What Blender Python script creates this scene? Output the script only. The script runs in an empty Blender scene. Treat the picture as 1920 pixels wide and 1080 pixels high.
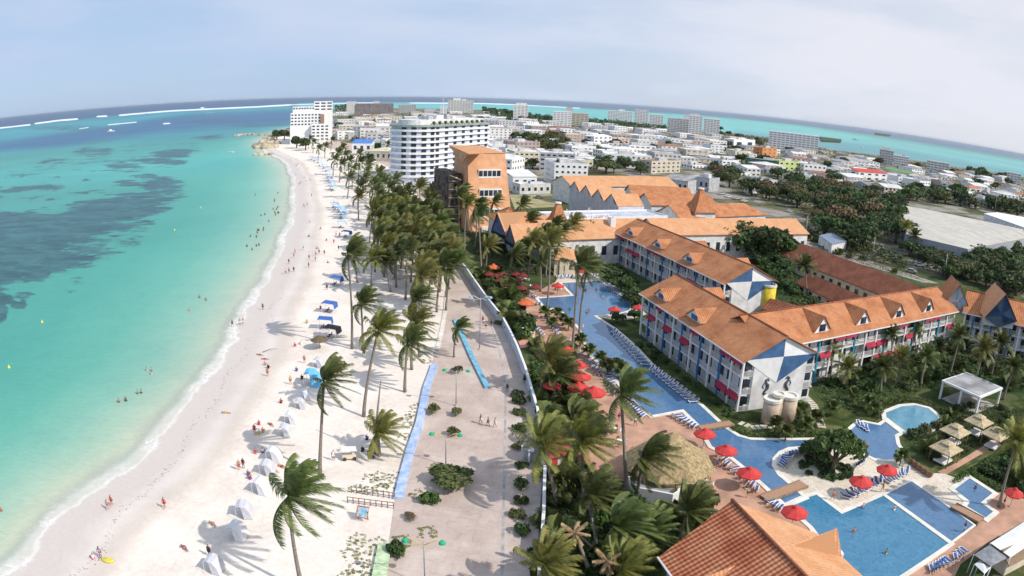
import bpy, bmesh, math, random
import numpy as np
from math import radians, sin, cos, pi, hypot, atan2, asin, sqrt
from mathutils import Vector, Matrix
R = random.Random(7)
S = bpy.context.scene
COL = S.collection
# ------------------------------------------------------------------ camera, light, exposure
F, PITCH, ROLL, CAMH = 1360.0, radians(15.0), radians(2.1), 50.0
cd = bpy.data.cameras.new('camera'); cam = bpy.data.objects.new('camera', cd); COL.objects.link(cam)
cd.type = 'PANO'; cd.panorama_type = 'FISHEYE_EQUISOLID'
cd.sensor_width = 36.0; cd.fisheye_lens = F * 36.0 / 1920.0; cd.fisheye_fov = pi
cd.clip_start = 0.5; cd.clip_end = 300000.0
cam.location = (0, 0, CAMH)
cam.rotation_mode = 'QUATERNION'
cam.rotation_quaternion = (Matrix.Rotation(pi / 2 - PITCH, 4, 'X') @ Matrix.Rotation(ROLL, 4, 'Z')).to_quaternion()
S.camera = cam
W = bpy.data.worlds.new("World"); S.world = W; W.use_nodes = True
SUN_AZ, SUN_EL = radians(117), radians(41)      # azimuth clockwise from +Y
nt = W.node_tree; nt.nodes.clear()
wo = nt.nodes.new('ShaderNodeOutputWorld'); bg = nt.nodes.new('ShaderNodeBackground')
sk = nt.nodes.new('ShaderNodeTexSky'); sk.sky_type = 'NISHITA'; sk.sun_disc = False
sk.sun_elevation = SUN_EL; sk.sun_rotation = SUN_AZ; sk.altitude = 0; sk.air_density = 0.9; sk.dust_density = 0.6; sk.ozone_density = 3.5
bg.inputs['Strength'].default_value = 0.12
# thin high cloud veil mixed into the sky by direction
tc = nt.nodes.new('ShaderNodeTexCoord'); mp = nt.nodes.new('ShaderNodeMapping'); mp.inputs['Scale'].default_value = (1.2, 1.2, 5.0)
nz = nt.nodes.new('ShaderNodeTexNoise'); nz.inputs['Scale'].default_value = 1.6; nz.inputs['Detail'].default_value = 7; nz.inputs['Roughness'].default_value = 0.55
sep = nt.nodes.new('ShaderNodeSeparateXYZ')
mr = nt.nodes.new('ShaderNodeMapRange'); mr.inputs[1].default_value = 0.42; mr.inputs[2].default_value = 0.72; mr.inputs[3].default_value = 0.0; mr.inputs[4].default_value = 0.42
mx = nt.nodes.new('ShaderNodeMix'); mx.data_type = 'RGBA'; 
vc = nt.nodes.new('ShaderNodeMix'); vc.data_type = 'RGBA'; vc.inputs[6].default_value = (3.7, 5.0, 7.1, 1); vc.inputs[7].default_value = (6.75, 6.9, 7.6, 1)
vr = nt.nodes.new('ShaderNodeMapRange'); vr.inputs[1].default_value = -0.25; vr.inputs[2].default_value = 0.62
ad = nt.nodes.new('ShaderNodeMath'); ad.operation = 'ADD'
mr2 = nt.nodes.new('ShaderNodeMapRange'); mr2.inputs[1].default_value = -0.55; mr2.inputs[2].default_value = 0.9; mr2.inputs[3].default_value = 0.78; mr2.inputs[4].default_value = 0.88
L = nt.links.new
L(tc.outputs['Generated'], mp.inputs[0]); L(mp.outputs[0], nz.inputs['Vector']); L(nz.outputs['Fac'], mr.inputs[0])
L(tc.outputs['Generated'], sep.inputs[0]); L(sep.outputs[0], mr2.inputs[0])
L(mr.outputs[0], ad.inputs[0]); L(mr2.outputs[0], ad.inputs[1]); L(ad.outputs[0], mx.inputs[0])
L(sep.outputs[0], vr.inputs[0]); va = nt.nodes.new('ShaderNodeMath'); va.operation = 'ADD'; L(vr.outputs[0], va.inputs[0]); L(mr.outputs[0], va.inputs[1]); L(va.outputs[0], vc.inputs[0]); L(vc.outputs[2], mx.inputs[7]); L(sk.outputs[0], mx.inputs[6]); L(mx.outputs[2], bg.inputs['Color']); L(bg.outputs[0], wo.inputs['Surface'])
sd = bpy.data.lights.new('sun', 'SUN'); sun = bpy.data.objects.new('sun', sd); COL.objects.link(sun)
sd.energy = 4.0; sd.angle = radians(0.6); sd.color = (1.0, 0.95, 0.88)
sdir = Vector((sin(SUN_AZ) * cos(SUN_EL), cos(SUN_AZ) * cos(SUN_EL), sin(SUN_EL)))
sun.rotation_mode = 'QUATERNION'; sun.rotation_quaternion = sdir.to_track_quat('Z', 'Y'); sun.location = (60, -40, 120)
S.view_settings.view_transform = 'Standard'; S.view_settings.look = 'None'; S.view_settings.gamma = 1.0
S.view_settings.exposure = 0.0; S.view_settings.use_curve_mapping = False
S.cycles.max_bounces = 5; S.cycles.diffuse_bounces = 3; S.cycles.transparent_max_bounces = 8
S.cycles.use_denoising = True
# ------------------------------------------------------------------ photograph pixel -> place in the world
def ray(px, py):
    x = px - 960.0; y = 540.0 - py; c, s = cos(ROLL), sin(ROLL)
    x, y = c * x - s * y, s * x + c * y
    r = hypot(x, y) + 1e-9; th = 2 * asin(r / (2 * F))
    dx, dy, dz = x / r * sin(th), y / r * sin(th), cos(th)
    return dx, dz * cos(PITCH) + dy * sin(PITCH), -dz * sin(PITCH) + dy * cos(PITCH)
def G(px, py, z=0.0):
    a, b, c = ray(px, py); t = (z - CAMH) / c
    return Vector((a * t, b * t, z))
def pj(X, Y, Z):
    Z = Z - CAMH; y = Y * sin(PITCH) + Z * cos(PITCH); d = Y * cos(PITCH) - Z * sin(PITCH)
    n = np.hypot(X, y) + 1e-9; r = 2 * F * np.sin(np.arctan2(n, d) / 2)
    u, v = r * X / n, r * y / n; c, s = cos(ROLL), sin(ROLL)
    return 960 + c * u + s * v, 540 - (-s * u + c * v)
# ------------------------------------------------------------------ mesh builder
class MB:
    def __init__(s): s.v = []; s.f = []; s.m = []; s.uv = []; s.sm = []
    def face(s, pts, mi=0, uv=None, smooth=False):
        n = len(s.v); s.v += [tuple(p) for p in pts]; s.f.append(tuple(range(n, n + len(pts)))); s.m.append(mi)
        if uv is None: uv = [(0, 0)] * len(pts)
        s.uv.append(uv); s.sm.append(smooth)
    def grid(s, rings, closed=True, mi=0, smooth=True, cap0=False, cap1=False):
        n0 = len(s.v); k = len(rings[0])
        for r in rings: s.v += [tuple(p) for p in r]
        for i in range(len(rings) - 1):
            for j in range(k if closed else k - 1):
                a = n0 + i * k + j; b = n0 + i * k + (j + 1) % k
                s.f.append((a, b, b + k, a + k)); s.m.append(mi); s.uv.append([(0, 0)] * 4); s.sm.append(smooth)
        if cap0: s.f.append(tuple(n0 + j for j in reversed(range(k)))); s.m.append(mi); s.uv.append([(0, 0)] * k); s.sm.append(False)
        if cap1: s.f.append(tuple(n0 + (len(rings) - 1) * k + j for j in range(k))); s.m.append(mi); s.uv.append([(0, 0)] * k); s.sm.append(False)
    def box(s, x0, y0, z0, x1, y1, z1, mi=0, rz=0, o=(0, 0)):
        c, sn = cos(rz), sin(rz)
        def T(x, y, z): return (o[0] + c * x - sn * y, o[1] + sn * x + c * y, z)
        P = [T(x, y, z) for z in (z0, z1) for y in (y0, y1) for x in (x0, x1)]
        for q in ((0, 2, 3, 1), (4, 5, 7, 6), (0, 1, 5, 4), (2, 6, 7, 3), (0, 4, 6, 2), (1, 3, 7, 5)):
            s.face([P[i] for i in q], mi)
    def prism(s, poly, z0, z1, mi=0, mt=None):
        a = sum(poly[i][0] * poly[(i + 1) % len(poly)][1] - poly[(i + 1) % len(poly)][0] * poly[i][1] for i in range(len(poly)))
        if a < 0: poly = poly[::-1]
        n = len(poly)
        s.face([(p[0], p[1], z1) for p in poly], mi if mt is None else mt)
        s.face([(p[0], p[1], z0) for p in reversed(poly)], mi)
        for i in range(n):
            p, q = poly[i], poly[(i + 1) % n]
            s.face([(p[0], p[1], z0), (q[0], q[1], z0), (q[0], q[1], z1), (p[0], p[1], z1)], mi)
    def tube(s, pts, rad, n=8, mi=0, caps=True):
        pts = [Vector(p) for p in pts]; rings = []
        for i, p in enumerate(pts):
            d = (pts[min(i + 1, len(pts) - 1)] - pts[max(i - 1, 0)]).normalized()
            a = d.orthogonal().normalized() if i == 0 else (a - d * a.dot(d)).normalized()
            b = d.cross(a); r = rad[i] if isinstance(rad, (list, tuple)) else rad
            rings.append([p + a * (r * cos(2 * pi * j / n)) + b * (r * sin(2 * pi * j / n)) for j in range(n)])
        s.grid(rings, True, mi, n > 5, caps, caps)
    def lathe(s, prof, n=16, o=(0, 0, 0), mi=0, smooth=False):
        rings = [[(o[0] + r * cos(2 * pi * j / n), o[1] + r * sin(2 * pi * j / n), o[2] + z) for j in range(n)] for r, z in prof]
        s.grid(rings, True, mi, smooth, prof[0][0] > 1e-3, prof[-1][0] > 1e-3)
    def strip(s, line, w, z0, z1, mi=0):           # a low wall or kerb along a polyline
        n = len(line); Lp, Rp = [], []
        for i in range(n):
            a = Vector(line[max(i - 1, 0)][:2]); b = Vector(line[min(i + 1, n - 1)][:2]); d = (b - a).normalized(); q = Vector((-d.y, d.x)) * w / 2
            p = Vector(line[i][:2]); Lp.append(p + q); Rp.append(p - q)
        for i in range(n - 1):
            a, b, c, d = Rp[i], Rp[i + 1], Lp[i + 1], Lp[i]
            s.face([(a.x, a.y, z1), (b.x, b.y, z1), (c.x, c.y, z1), (d.x, d.y, z1)], mi)
            s.face([(a.x, a.y, z0), (b.x, b.y, z0), (b.x, b.y, z1), (a.x, a.y, z1)], mi)
            s.face([(c.x, c.y, z0), (d.x, d.y, z0), (d.x, d.y, z1), (c.x, c.y, z1)], mi)
        for a, b in ((Lp[0], Rp[0]), (Rp[-1], Lp[-1])):
            s.face([(a.x, a.y, z0), (b.x, b.y, z0), (b.x, b.y, z1), (a.x, a.y, z1)], mi)
    def roof(s, pts, mi=0, th=0.0):                # sloping roof polygon with metric UVs (u along eave, v up slope)
        P = [Vector(p) for p in pts]; n = Vector((0, 0, 0))
        for i in range(len(P)): n += (P[i] - P[0]).cross(P[(i + 1) % len(P)] - P[0])
        n.normalize()
        if n.z < 0: P = P[::-1]; n = -n
        u = Vector((0, 0, 1)).cross(n)
        if u.length < 0.05: u = Vector((1, 0, 0))
        u.normalize(); v = n.cross(u)
        s.face(P, mi, [(p.dot(u), p.dot(v)) for p in P])
        if th:
            D = [p - Vector((0, 0, th)) for p in P]
            s.face(D[::-1], mi)
            for i in range(len(P)): j = (i + 1) % len(P); s.face([D[i], D[j], P[j], P[i]], mi)
    def build(s, name, mats, parent=None, world=False, loc=None):
        me = bpy.data.meshes.new(name)
        off = Vector((0, 0, 0))
        if world and parent is not None: off = parent.location
        if loc is not None: off = Vector(loc)
        me.from_pydata([(x - off[0], y - off[1], z - off[2]) for x, y, z in s.v], [], s.f)
        ms = mats if isinstance(mats, (list, tuple)) else [mats]
        for m_ in ms: me.materials.append(m_)
        me.polygons.foreach_set('material_index', s.m); me.polygons.foreach_set('use_smooth', s.sm)
        if any(u[0] != (0, 0) or u[-1] != (0, 0) for u in s.uv):
            ul = me.uv_layers.new(name='UVMap'); flat = [c for u in s.uv for q in u for c in q]
            ul.data.foreach_set('uv', flat)
        me.update()
        o = bpy.data.objects.new(name, me); COL.objects.link(o)
        if parent is not None: o.parent = parent
        elif loc is not None: o.location = loc
        return o
def tag(o, label=None, cat=None, group=None, kind=None):
    if label: o['label'] = label
    if cat: o['category'] = cat
    if group: o['group'] = group
    if kind: o['kind'] = kind
    return o
def thing(name, label, cat, loc=(0, 0, 0), rz=0.0, group=None):
    o = bpy.data.objects.new(name, None); COL.objects.link(o); o.empty_display_size = 0.5
    o.location = loc; o.rotation_euler = (0, 0, rz)
    return tag(o, label, cat, group)
KIDS = {}
def dup(root, loc, rz=0.0, sc=1.0, label=None, group=None, cat=None):
    if root.name not in KIDS:
        KIDS[root.name] = [(c, list(c.children)) for c in root.children]
    r = root.copy(); COL.objects.link(r); r.location = loc; r.rotation_euler = (0, 0, rz)
    r.scale = (sc, sc, sc) if not isinstance(sc, tuple) else sc
    for ch, gs in KIDS[root.name]:
        c = ch.copy(); COL.objects.link(c); c.parent = r
        for g in gs:
            d = g.copy(); COL.objects.link(d); d.parent = c
    if label: r['label'] = label
    if group: r['group'] = group
    if cat: r['category'] = cat
    return r
class Proto:
    """hands out the first-built thing itself on its first use and copies of it afterwards"""
    def __init__(s, root): s.root = root; s.used = False
    def put(s, loc, rz=0.0, sc=1.0, label=None, group=None, cat=None):
        if not s.used:
            s.used = True; r = s.root
            if r.name not in KIDS: KIDS[r.name] = [(c, list(c.children)) for c in r.children]
            r.location = loc; r.rotation_euler = (0, 0, rz); r.scale = (sc, sc, sc) if not isinstance(sc, tuple) else sc
            if label: r['label'] = label
            if group: r['group'] = group
            if cat: r['category'] = cat
            return r
        return dup(s.root, loc, rz, sc, label, group, cat)
def link(me_obj, parent, loc=(0, 0, 0), rz=0.0, sc=(1, 1, 1), name=None):
    """a repeated part: a copy of an unlinked template sharing its mesh"""
    o = me_obj.copy(); COL.objects.link(o); o.parent = parent; o.location = loc; o.rotation_euler = (0, 0, rz); o.scale = sc
    if name: o.name = name
    return o
def template(mb, name, mats):
    o = mb.build(name, mats); COL.objects.unlink(o); return o
# ------------------------------------------------------------------ materials
MATS = {}
def node(t, ty, **kw):
    n = t.nodes.new(ty)
    for k, v in kw.items():
        if k.startswith('i_'): n.inputs[int(k[2:])].default_value = v
        else: setattr(n, k, v)
    return n
def mat(name, col, rough=0.8, var=0.12, scale=1.5, bump=0.0, bscale=8.0, spec=0.3, rand=0.0, col2=None, metal=0.0, coord='Object', detail=4.0, trans=0.0, stretch=None):
    """base colour broken up by noise, per-object variation and optional second colour in patches"""
    if name in MATS: return MATS[name]
    m = bpy.data.materials.new(name); m.use_nodes = True; t = m.node_tree; b = t.nodes['Principled BSDF']
    b.inputs['Roughness'].default_value = rough; b.inputs['Specular IOR Level'].default_value = spec; b.inputs['Metallic'].default_value = metal
    tc = node(t, 'ShaderNodeTexCoord'); src = tc.outputs[coord]
    if stretch:
        mp = node(t, 'ShaderNodeMapping'); mp.inputs['Scale'].default_value = stretch; t.links.new(src, mp.inputs[0]); src = mp.outputs[0]
    nz = node(t, 'ShaderNodeTexNoise'); nz.inputs['Scale'].default_value = scale; nz.inputs['Detail'].default_value = detail
    t.links.new(src, nz.inputs['Vector'])
    mr = node(t, 'ShaderNodeMapRange', i_1=0.35, i_2=0.65, i_3=0.0, i_4=1.0); t.links.new(nz.outputs['Fac'], mr.inputs[0])
    mx = node(t, 'ShaderNodeMix', data_type='RGBA'); c = (*col, 1)
    c2 = (*col2, 1) if col2 else tuple(min(1, x * (1 - 2 * var)) for x in col) + (1,)
    mx.inputs[6].default_value = c2; mx.inputs[7].default_value = c if col2 else tuple(min(1, x * (1 + var)) for x in col) + (1,)
    t.links.new(mr.outputs[0], mx.inputs[0]); out = mx.outputs[2]
    if rand:
        oi = node(t, 'ShaderNodeObjectInfo'); hs = node(t, 'ShaderNodeHueSaturation')
        r1 = node(t, 'ShaderNodeMapRange', i_3=1 - rand, i_4=1 + rand); r2 = node(t, 'ShaderNodeMapRange', i_3=0.5 - rand * 0.08, i_4=0.5 + rand * 0.08)
        t.links.new(oi.outputs['Random'], r1.inputs[0]); t.links.new(r1.outputs[0], hs.inputs['Value'])
        t.links.new(oi.outputs['Random'], r2.inputs[0]); t.links.new(r2.outputs[0], hs.inputs['Hue'])
        t.links.new(out, hs.inputs['Color']); out = hs.outputs[0]
    t.links.new(out, b.inputs['Base Color'])
    if bump:
        n2 = node(t, 'ShaderNodeTexNoise'); n2.inputs['Scale'].default_value = bscale; n2.inputs['Detail'].default_value = 5
        bp = node(t, 'ShaderNodeBump'); bp.inputs['Strength'].default_value = bump
        t.links.new(src, n2.inputs['Vector']); t.links.new(n2.outputs['Fac'], bp.inputs['Height']); t.links.new(bp.outputs[0], b.inputs['Normal'])
    if trans:
        tr = node(t, 'ShaderNodeBsdfTranslucent'); ms = node(t, 'ShaderNodeMixShader'); ms.inputs[0].default_value = trans
        t.links.new(out, tr.inputs['Color']); t.links.new(b.outputs[0], ms.inputs[1]); t.links.new(tr.outputs[0], ms.inputs[2])
        t.links.new(ms.outputs[0], t.nodes['Material Output'].inputs['Surface'])
    MATS[name] = m; return m
def tile_mat(name, c1, c2, c3, ribs=0.5, rows=0.42, depth=0.35, dark=0.5, course=.75):
    """clay tiles: ribs running down the slope, courses across it, patches of weathering"""
    if name in MATS: return MATS[name]
    m = bpy.data.materials.new(name); m.use_nodes = True; t = m.node_tree; b = t.nodes['Principled BSDF']; l = t.links.new
    b.inputs['Roughness'].default_value = 0.85; b.inputs['Specular IOR Level'].default_value = 0.2
    uv = node(t, 'ShaderNodeTexCoord'); se = node(t, 'ShaderNodeSeparateXYZ'); l(uv.outputs['UV'], se.inputs[0])
    def saw(sock, per):
        a = node(t, 'ShaderNodeMath', operation='MULTIPLY', i_1=2 * pi / per); l(sock, a.inputs[0])
        c = node(t, 'ShaderNodeMath', operation='SINE'); l(a.outputs[0], c.inputs[0])
        d = node(t, 'ShaderNodeMapRange', i_1=-1.0, i_2=1.0); l(c.outputs[0], d.inputs[0]); return d.outputs[0]
    ru, rv = saw(se.outputs[0], ribs), saw(se.outputs[1], rows)
    nz = node(t, 'ShaderNodeTexNoise'); nz.inputs['Scale'].default_value = 0.25; nz.inputs['Detail'].default_value = 8; nz.inputs['Roughness'].default_value = .65; l(uv.outputs['UV'], nz.inputs['Vector'])
    cr = node(t, 'ShaderNodeValToRGB'); l(nz.outputs['Fac'], cr.inputs[0])
    e = cr.color_ramp.elements; e[0].position = .36; e[0].color = (*c2, 1); e[1].position = .62; e[1].color = (*c3, 1); k = e.new(.48); k.color = (*c1, 1)
    vo = node(t, 'ShaderNodeTexBrick'); vo.inputs['Scale'].default_value = 1.0; vo.inputs['Brick Width'].default_value = ribs; vo.inputs['Row Height'].default_value = rows
    vo.inputs['Color1'].default_value = (.78, .78, .78, 1); vo.inputs['Color2'].default_value = (1, 1, 1, 1); vo.inputs['Mortar'].default_value = (.6, .6, .6, 1); vo.inputs['Mortar Size'].default_value = .02; vo.offset = 0
    l(uv.outputs['UV'], vo.inputs['Vector'])
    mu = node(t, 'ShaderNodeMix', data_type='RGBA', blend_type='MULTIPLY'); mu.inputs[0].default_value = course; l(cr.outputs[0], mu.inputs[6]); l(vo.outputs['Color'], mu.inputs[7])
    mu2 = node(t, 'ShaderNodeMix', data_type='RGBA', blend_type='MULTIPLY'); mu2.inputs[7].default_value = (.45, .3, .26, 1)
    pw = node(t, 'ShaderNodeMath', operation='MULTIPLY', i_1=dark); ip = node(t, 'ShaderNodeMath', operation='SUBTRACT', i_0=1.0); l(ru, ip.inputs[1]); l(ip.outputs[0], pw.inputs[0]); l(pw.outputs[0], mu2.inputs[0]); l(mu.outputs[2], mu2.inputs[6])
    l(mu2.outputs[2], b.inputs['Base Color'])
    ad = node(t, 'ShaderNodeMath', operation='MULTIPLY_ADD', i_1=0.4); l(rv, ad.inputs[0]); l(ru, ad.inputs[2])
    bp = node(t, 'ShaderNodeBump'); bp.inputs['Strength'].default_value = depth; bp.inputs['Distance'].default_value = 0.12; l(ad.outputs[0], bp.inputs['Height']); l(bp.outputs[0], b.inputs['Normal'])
    MATS[name] = m; return m
def water_mat(name, c1, c2, sc=0.35, rough=0.12, bump=0.15, grid=0.0):
    m = bpy.data.materials.new(name); m.use_nodes = True; t = m.node_tree; b = t.nodes['Principled BSDF']; l = t.links.new
    b.inputs['Roughness'].default_value = rough; b.inputs['Specular IOR Level'].default_value = 0.35
    tc = node(t, 'ShaderNodeTexCoord'); nz = node(t, 'ShaderNodeTexNoise'); nz.inputs['Scale'].default_value = sc; nz.inputs['Detail'].default_value = 6; nz.inputs['Roughness'].default_value = .6; nz.inputs['Distortion'].default_value = 1.2
    l(tc.outputs['Object'], nz.inputs['Vector']); mr = node(t, 'ShaderNodeMapRange', i_1=.35, i_2=.68); l(nz.outputs['Fac'], mr.inputs[0])
    mx = node(t, 'ShaderNodeMix', data_type='RGBA'); mx.inputs[6].default_value = (*c1, 1); mx.inputs[7].default_value = (*c2, 1); l(mr.outputs[0], mx.inputs[0])
    l(mx.outputs[2], b.inputs['Base Color'])
    n2 = node(t, 'ShaderNodeTexNoise'); n2.inputs['Scale'].default_value = 3.0; n2.inputs['Detail'].default_value = 4; l(tc.outputs['Object'], n2.inputs['Vector'])
    bp = node(t, 'ShaderNodeBump'); bp.inputs['Strength'].default_value = bump; bp.inputs['Distance'].default_value = .1; l(n2.outputs['Fac'], bp.inputs['Height']); l(bp.outputs[0], b.inputs['Normal'])
    MATS[name] = m; return m
TILE = tile_mat('clay_tiles', (.57, .25, .115), (.45, .18, .08), (.66, .31, .15))
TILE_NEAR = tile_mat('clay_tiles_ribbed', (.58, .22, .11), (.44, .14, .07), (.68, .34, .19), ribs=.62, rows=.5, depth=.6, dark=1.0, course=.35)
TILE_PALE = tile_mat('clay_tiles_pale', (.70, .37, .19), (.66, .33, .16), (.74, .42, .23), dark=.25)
TILE_DARK = tile_mat('clay_tiles_brown_shade', (.26, .10, .058), (.20, .072, .042), (.32, .13, .075), ribs=.9, dark=.5)  # browner than the lit tiles: shade of the away-facing slope is in the colour
WHITE = mat('white_paint', (.80, .79, .78), .7, .05, .6)
WHITE2 = mat('white_plaster', (.70, .69, .68), .8, .10, .5)
CREAM = mat('cream_paint', (.72, .62, .46), .8, .08, .5)
GREYP = mat('grey_plaster', (.45, .46, .48), .85, .12, .5)
BLUEP = mat('blue_paint', (.06, .14, .28), .6, .12, .6)
BLUEC = mat('column_blue', (.05, .17, .42), .6, .1, .6)
TEALC = mat('column_teal', (.04, .30, .42), .6, .1, .6)
RED = mat('red_canvas', (.55, .05, .045), .75, .10, 1.2)
AWN = mat('awning_crimson', (.38, .03, .06), .8, .12, 1.2)
DARK = mat('dark_metal', (.05, .05, .055), .5, .1, 2)
STEEL = mat('galvanised_steel', (.35, .36, .38), .5, .1, 2, metal=.4)
GLASS = mat('window_glass', (.035, .05, .07), .12, .35, .9, spec=.6, rand=.5)
CONC = mat('concrete', (.42, .40, .38), .9, .15, .6)
WOOD = mat('weathered_wood', (.28, .19, .12), .85, .2, 3, stretch=(1, 12, 1))
BARK = mat('palm_bark', (.26, .22, .185), .95, .2, 4, bump=.4, bscale=6, stretch=(1, 1, 3))
BARKD = mat('dark_bark', (.13, .10, .075), .95, .2, 3)
THATCH = mat('thatch', (.37, .28, .15), .95, .22, 2.5, bump=.5, bscale=10, stretch=(1, 1, .5))
BLUEF = mat('blue_fabric', (.05, .11, .32), .8, .1, 2)
SKYF = mat('sky_blue_fabric', (.16, .50, .78), .8, .1, 2)
TENTW = mat('tent_white', (.80, .80, .82), .8, .06, 1.5, trans=.12)
TERRA = mat('terracotta_paving', (.50, .29, .20), .85, .12, .35, bump=.1, bscale=6)
COPING = mat('pool_coping', (.74, .70, .62), .8, .07, .5)
# ================================================================== SETTING: sea, land, beach, promenade
def PX(lst, z=0.0): return [G(x, y, z) for x, y in lst]
shore_px = [(-60, 1170), (13, 1080), (53, 1037), (80, 993), (120, 953), (160, 917), (213, 887), (267, 847), (315, 790), (360, 747), (400, 700), (428, 665), (440, 623), (459, 587), (478, 550),
            (493, 527), (520, 480), (533, 450), (545, 415), (549, 385), (551, 358), (549, 335), (541, 312), (528, 299), (510, 291), (497, 285), (493, 276), (492, 266), (497, 258), (507, 252), (520, 247), (545, 238)]
shore = [Vector((-75, 20, 0)), Vector((-68, 34, 0))] + PX(shore_px[1:])
coast_back = PX([(560, 222), (600, 208), (640, 203), (760, 203), (900, 206), (1000, 221), (1100, 231), (1230, 236), (1340, 247), (1440, 258), (1560, 281), (1650, 291), (1780, 311), (1860, 322), (1925, 333)])
land_poly = shore + coast_back + [Vector((1500, 900, 0)), Vector((900, -60, 0)), Vector((-75, -60, 0))]
def inpoly(X, Y, poly):
    r = np.zeros(X.shape, bool); n = len(poly)
    for i in range(n):
        x1, y1 = poly[i][0], poly[i][1]; x2, y2 = poly[(i + 1) % n][0], poly[(i + 1) % n][1]
        c = ((y1 > Y) != (y2 > Y)) & (X < (x2 - x1) * (Y - y1) / (y2 - y1 + 1e-12) + x1); r ^= c
    return r
def pdist(X, Y, line, closed=False):
    d = np.full(X.shape, 1e9); n = len(line)
    for i in range(n if closed else n - 1):
        x1, y1 = line[i][0], line[i][1]; x2, y2 = line[(i + 1) % n][0], line[(i + 1) % n][1]
        dx, dy = x2 - x1, y2 - y1; t = np.clip(((X - x1) * dx + (Y - y1) * dy) / (dx * dx + dy * dy + 1e-9), 0, 1)
        d = np.minimum(d, np.hypot(X - x1 - t * dx, Y - y1 - t * dy))
    return d
def soft(px, py, poly, w):
    """1 inside an outline, falling to 0 over w outside it"""
    i = inpoly(px, py, poly); d = pdist(px, py, poly, True); s = np.where(i, d, -d); return np.clip(.5 + s / (2 * w), 0, 1)
# --- the sea: one sheet to the horizon, with the colour of its bed and depth stored as mesh attributes
az = np.concatenate([np.radians(np.arange(-70, 70, .3)), np.radians(np.arange(70, 290, 5.0))]); rr = np.concatenate([[0.5, 8], np.exp(np.linspace(np.log(20), np.log(110000), 430))])
AZ, RR = np.meshgrid(az, rr); X = RR * np.sin(AZ); Y = RR * np.cos(AZ)
nr, na = X.shape
sd_ = pdist(X, Y, shore)
uX, uY = pj(X, Y, np.zeros_like(X)); front = np.abs(AZ) < radians(72)
def lerp(a, b, t): return a + (b - a) * np.asarray(t)[..., None]
def ramp(x, xs, cs): return np.stack([np.interp(x, xs, [c[k] for c in cs]) for k in range(3)], -1)
C = ramp(sd_, [0, 3, 8, 16, 28, 48, 90, 160], [(.62, .58, .50), (.50, .55, .47), (.36, .52, .45), (.22, .47, .41), (.12, .41, .36), (.07, .35, .315), (.052, .31, .285), (.058, .32, .30)])
def zone(poly, w, col, amt=1.0):
    global C
    m = soft(uX, uY, poly, w) * front * amt
    C = lerp(C, np.array(col), m)
# deeper water and colour bands out to the reef (outlines traced on the sea's surface)
zone([(-400, 300), (0, 287), (90, 283), (200, 268), (330, 262), (480, 250), (560, 235), (560, 120), (-400, 100)], 14, (.035, .22, .30))
zone([(-400, 330), (0, 352), (150, 345), (300, 330), (430, 318), (480, 300), (460, 285), (300, 290), (100, 310), (0, 318)], 18, (.07, .40, .40), .9)
zone([(-300, 278), (0, 268), (110, 250), (200, 238), (280, 222), (360, 214), (545, 207), (560, 222), (540, 232), (400, 238), (300, 246), (200, 262), (100, 275), (0, 283), (-300, 300)], 6, (.030, .110, .26), .9)
zone([(-300, 262), (0, 244), (150, 228), (260, 219), (290, 213), (545, 199), (545, 204), (360, 212), (270, 224), (190, 238), (100, 249), (0, 262)], 3, (.04, .30, .38), .9)
zone([(-400, 255), (0, 240), (110, 228), (210, 217), (300, 210), (480, 201), (545, 197), (640, 193), (780, 192), (900, 193), (1000, 197), (1100, 203), (1200, 209), (1340, 217), (1500, 234), (1700, 262), (1925, 296), (2300, 380), (2300, 0), (-400, 0)], 1.2, (.035, .085, .19))
zone([(560, 194), (640, 193.5), (780, 193), (900, 194), (1000, 198), (1100, 204), (1200, 210), (1340, 219), (1500, 237), (1700, 268), (1925, 305), (1925, 400), (1300, 262), (1000, 235), (640, 215), (560, 205)], 2, (.11, .46, .48))
zone([(1380, 246), (1480, 256), (1560, 262), (1650, 272), (1780, 296), (1925, 322), (2200, 420), (1925, 420), (1600, 310), (1340, 262)], 5, (.06, .27, .33), .9)
zone([(1600, 262), (1660, 262), (1780, 284), (1930, 310), (1930, 316), (1780, 291), (1660, 268)], 2.5, (.10, .38, .42), .9)
zone([(560, 120), (2300, 120), (2300, 340), (1925, 301), (1700, 263), (1500, 233), (1340, 219), (1200, 208), (1000, 198), (900, 193)], 1.5, (.06, .13, .24), .85)
C = C * np.array([.92, .90, .80]) 
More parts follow.
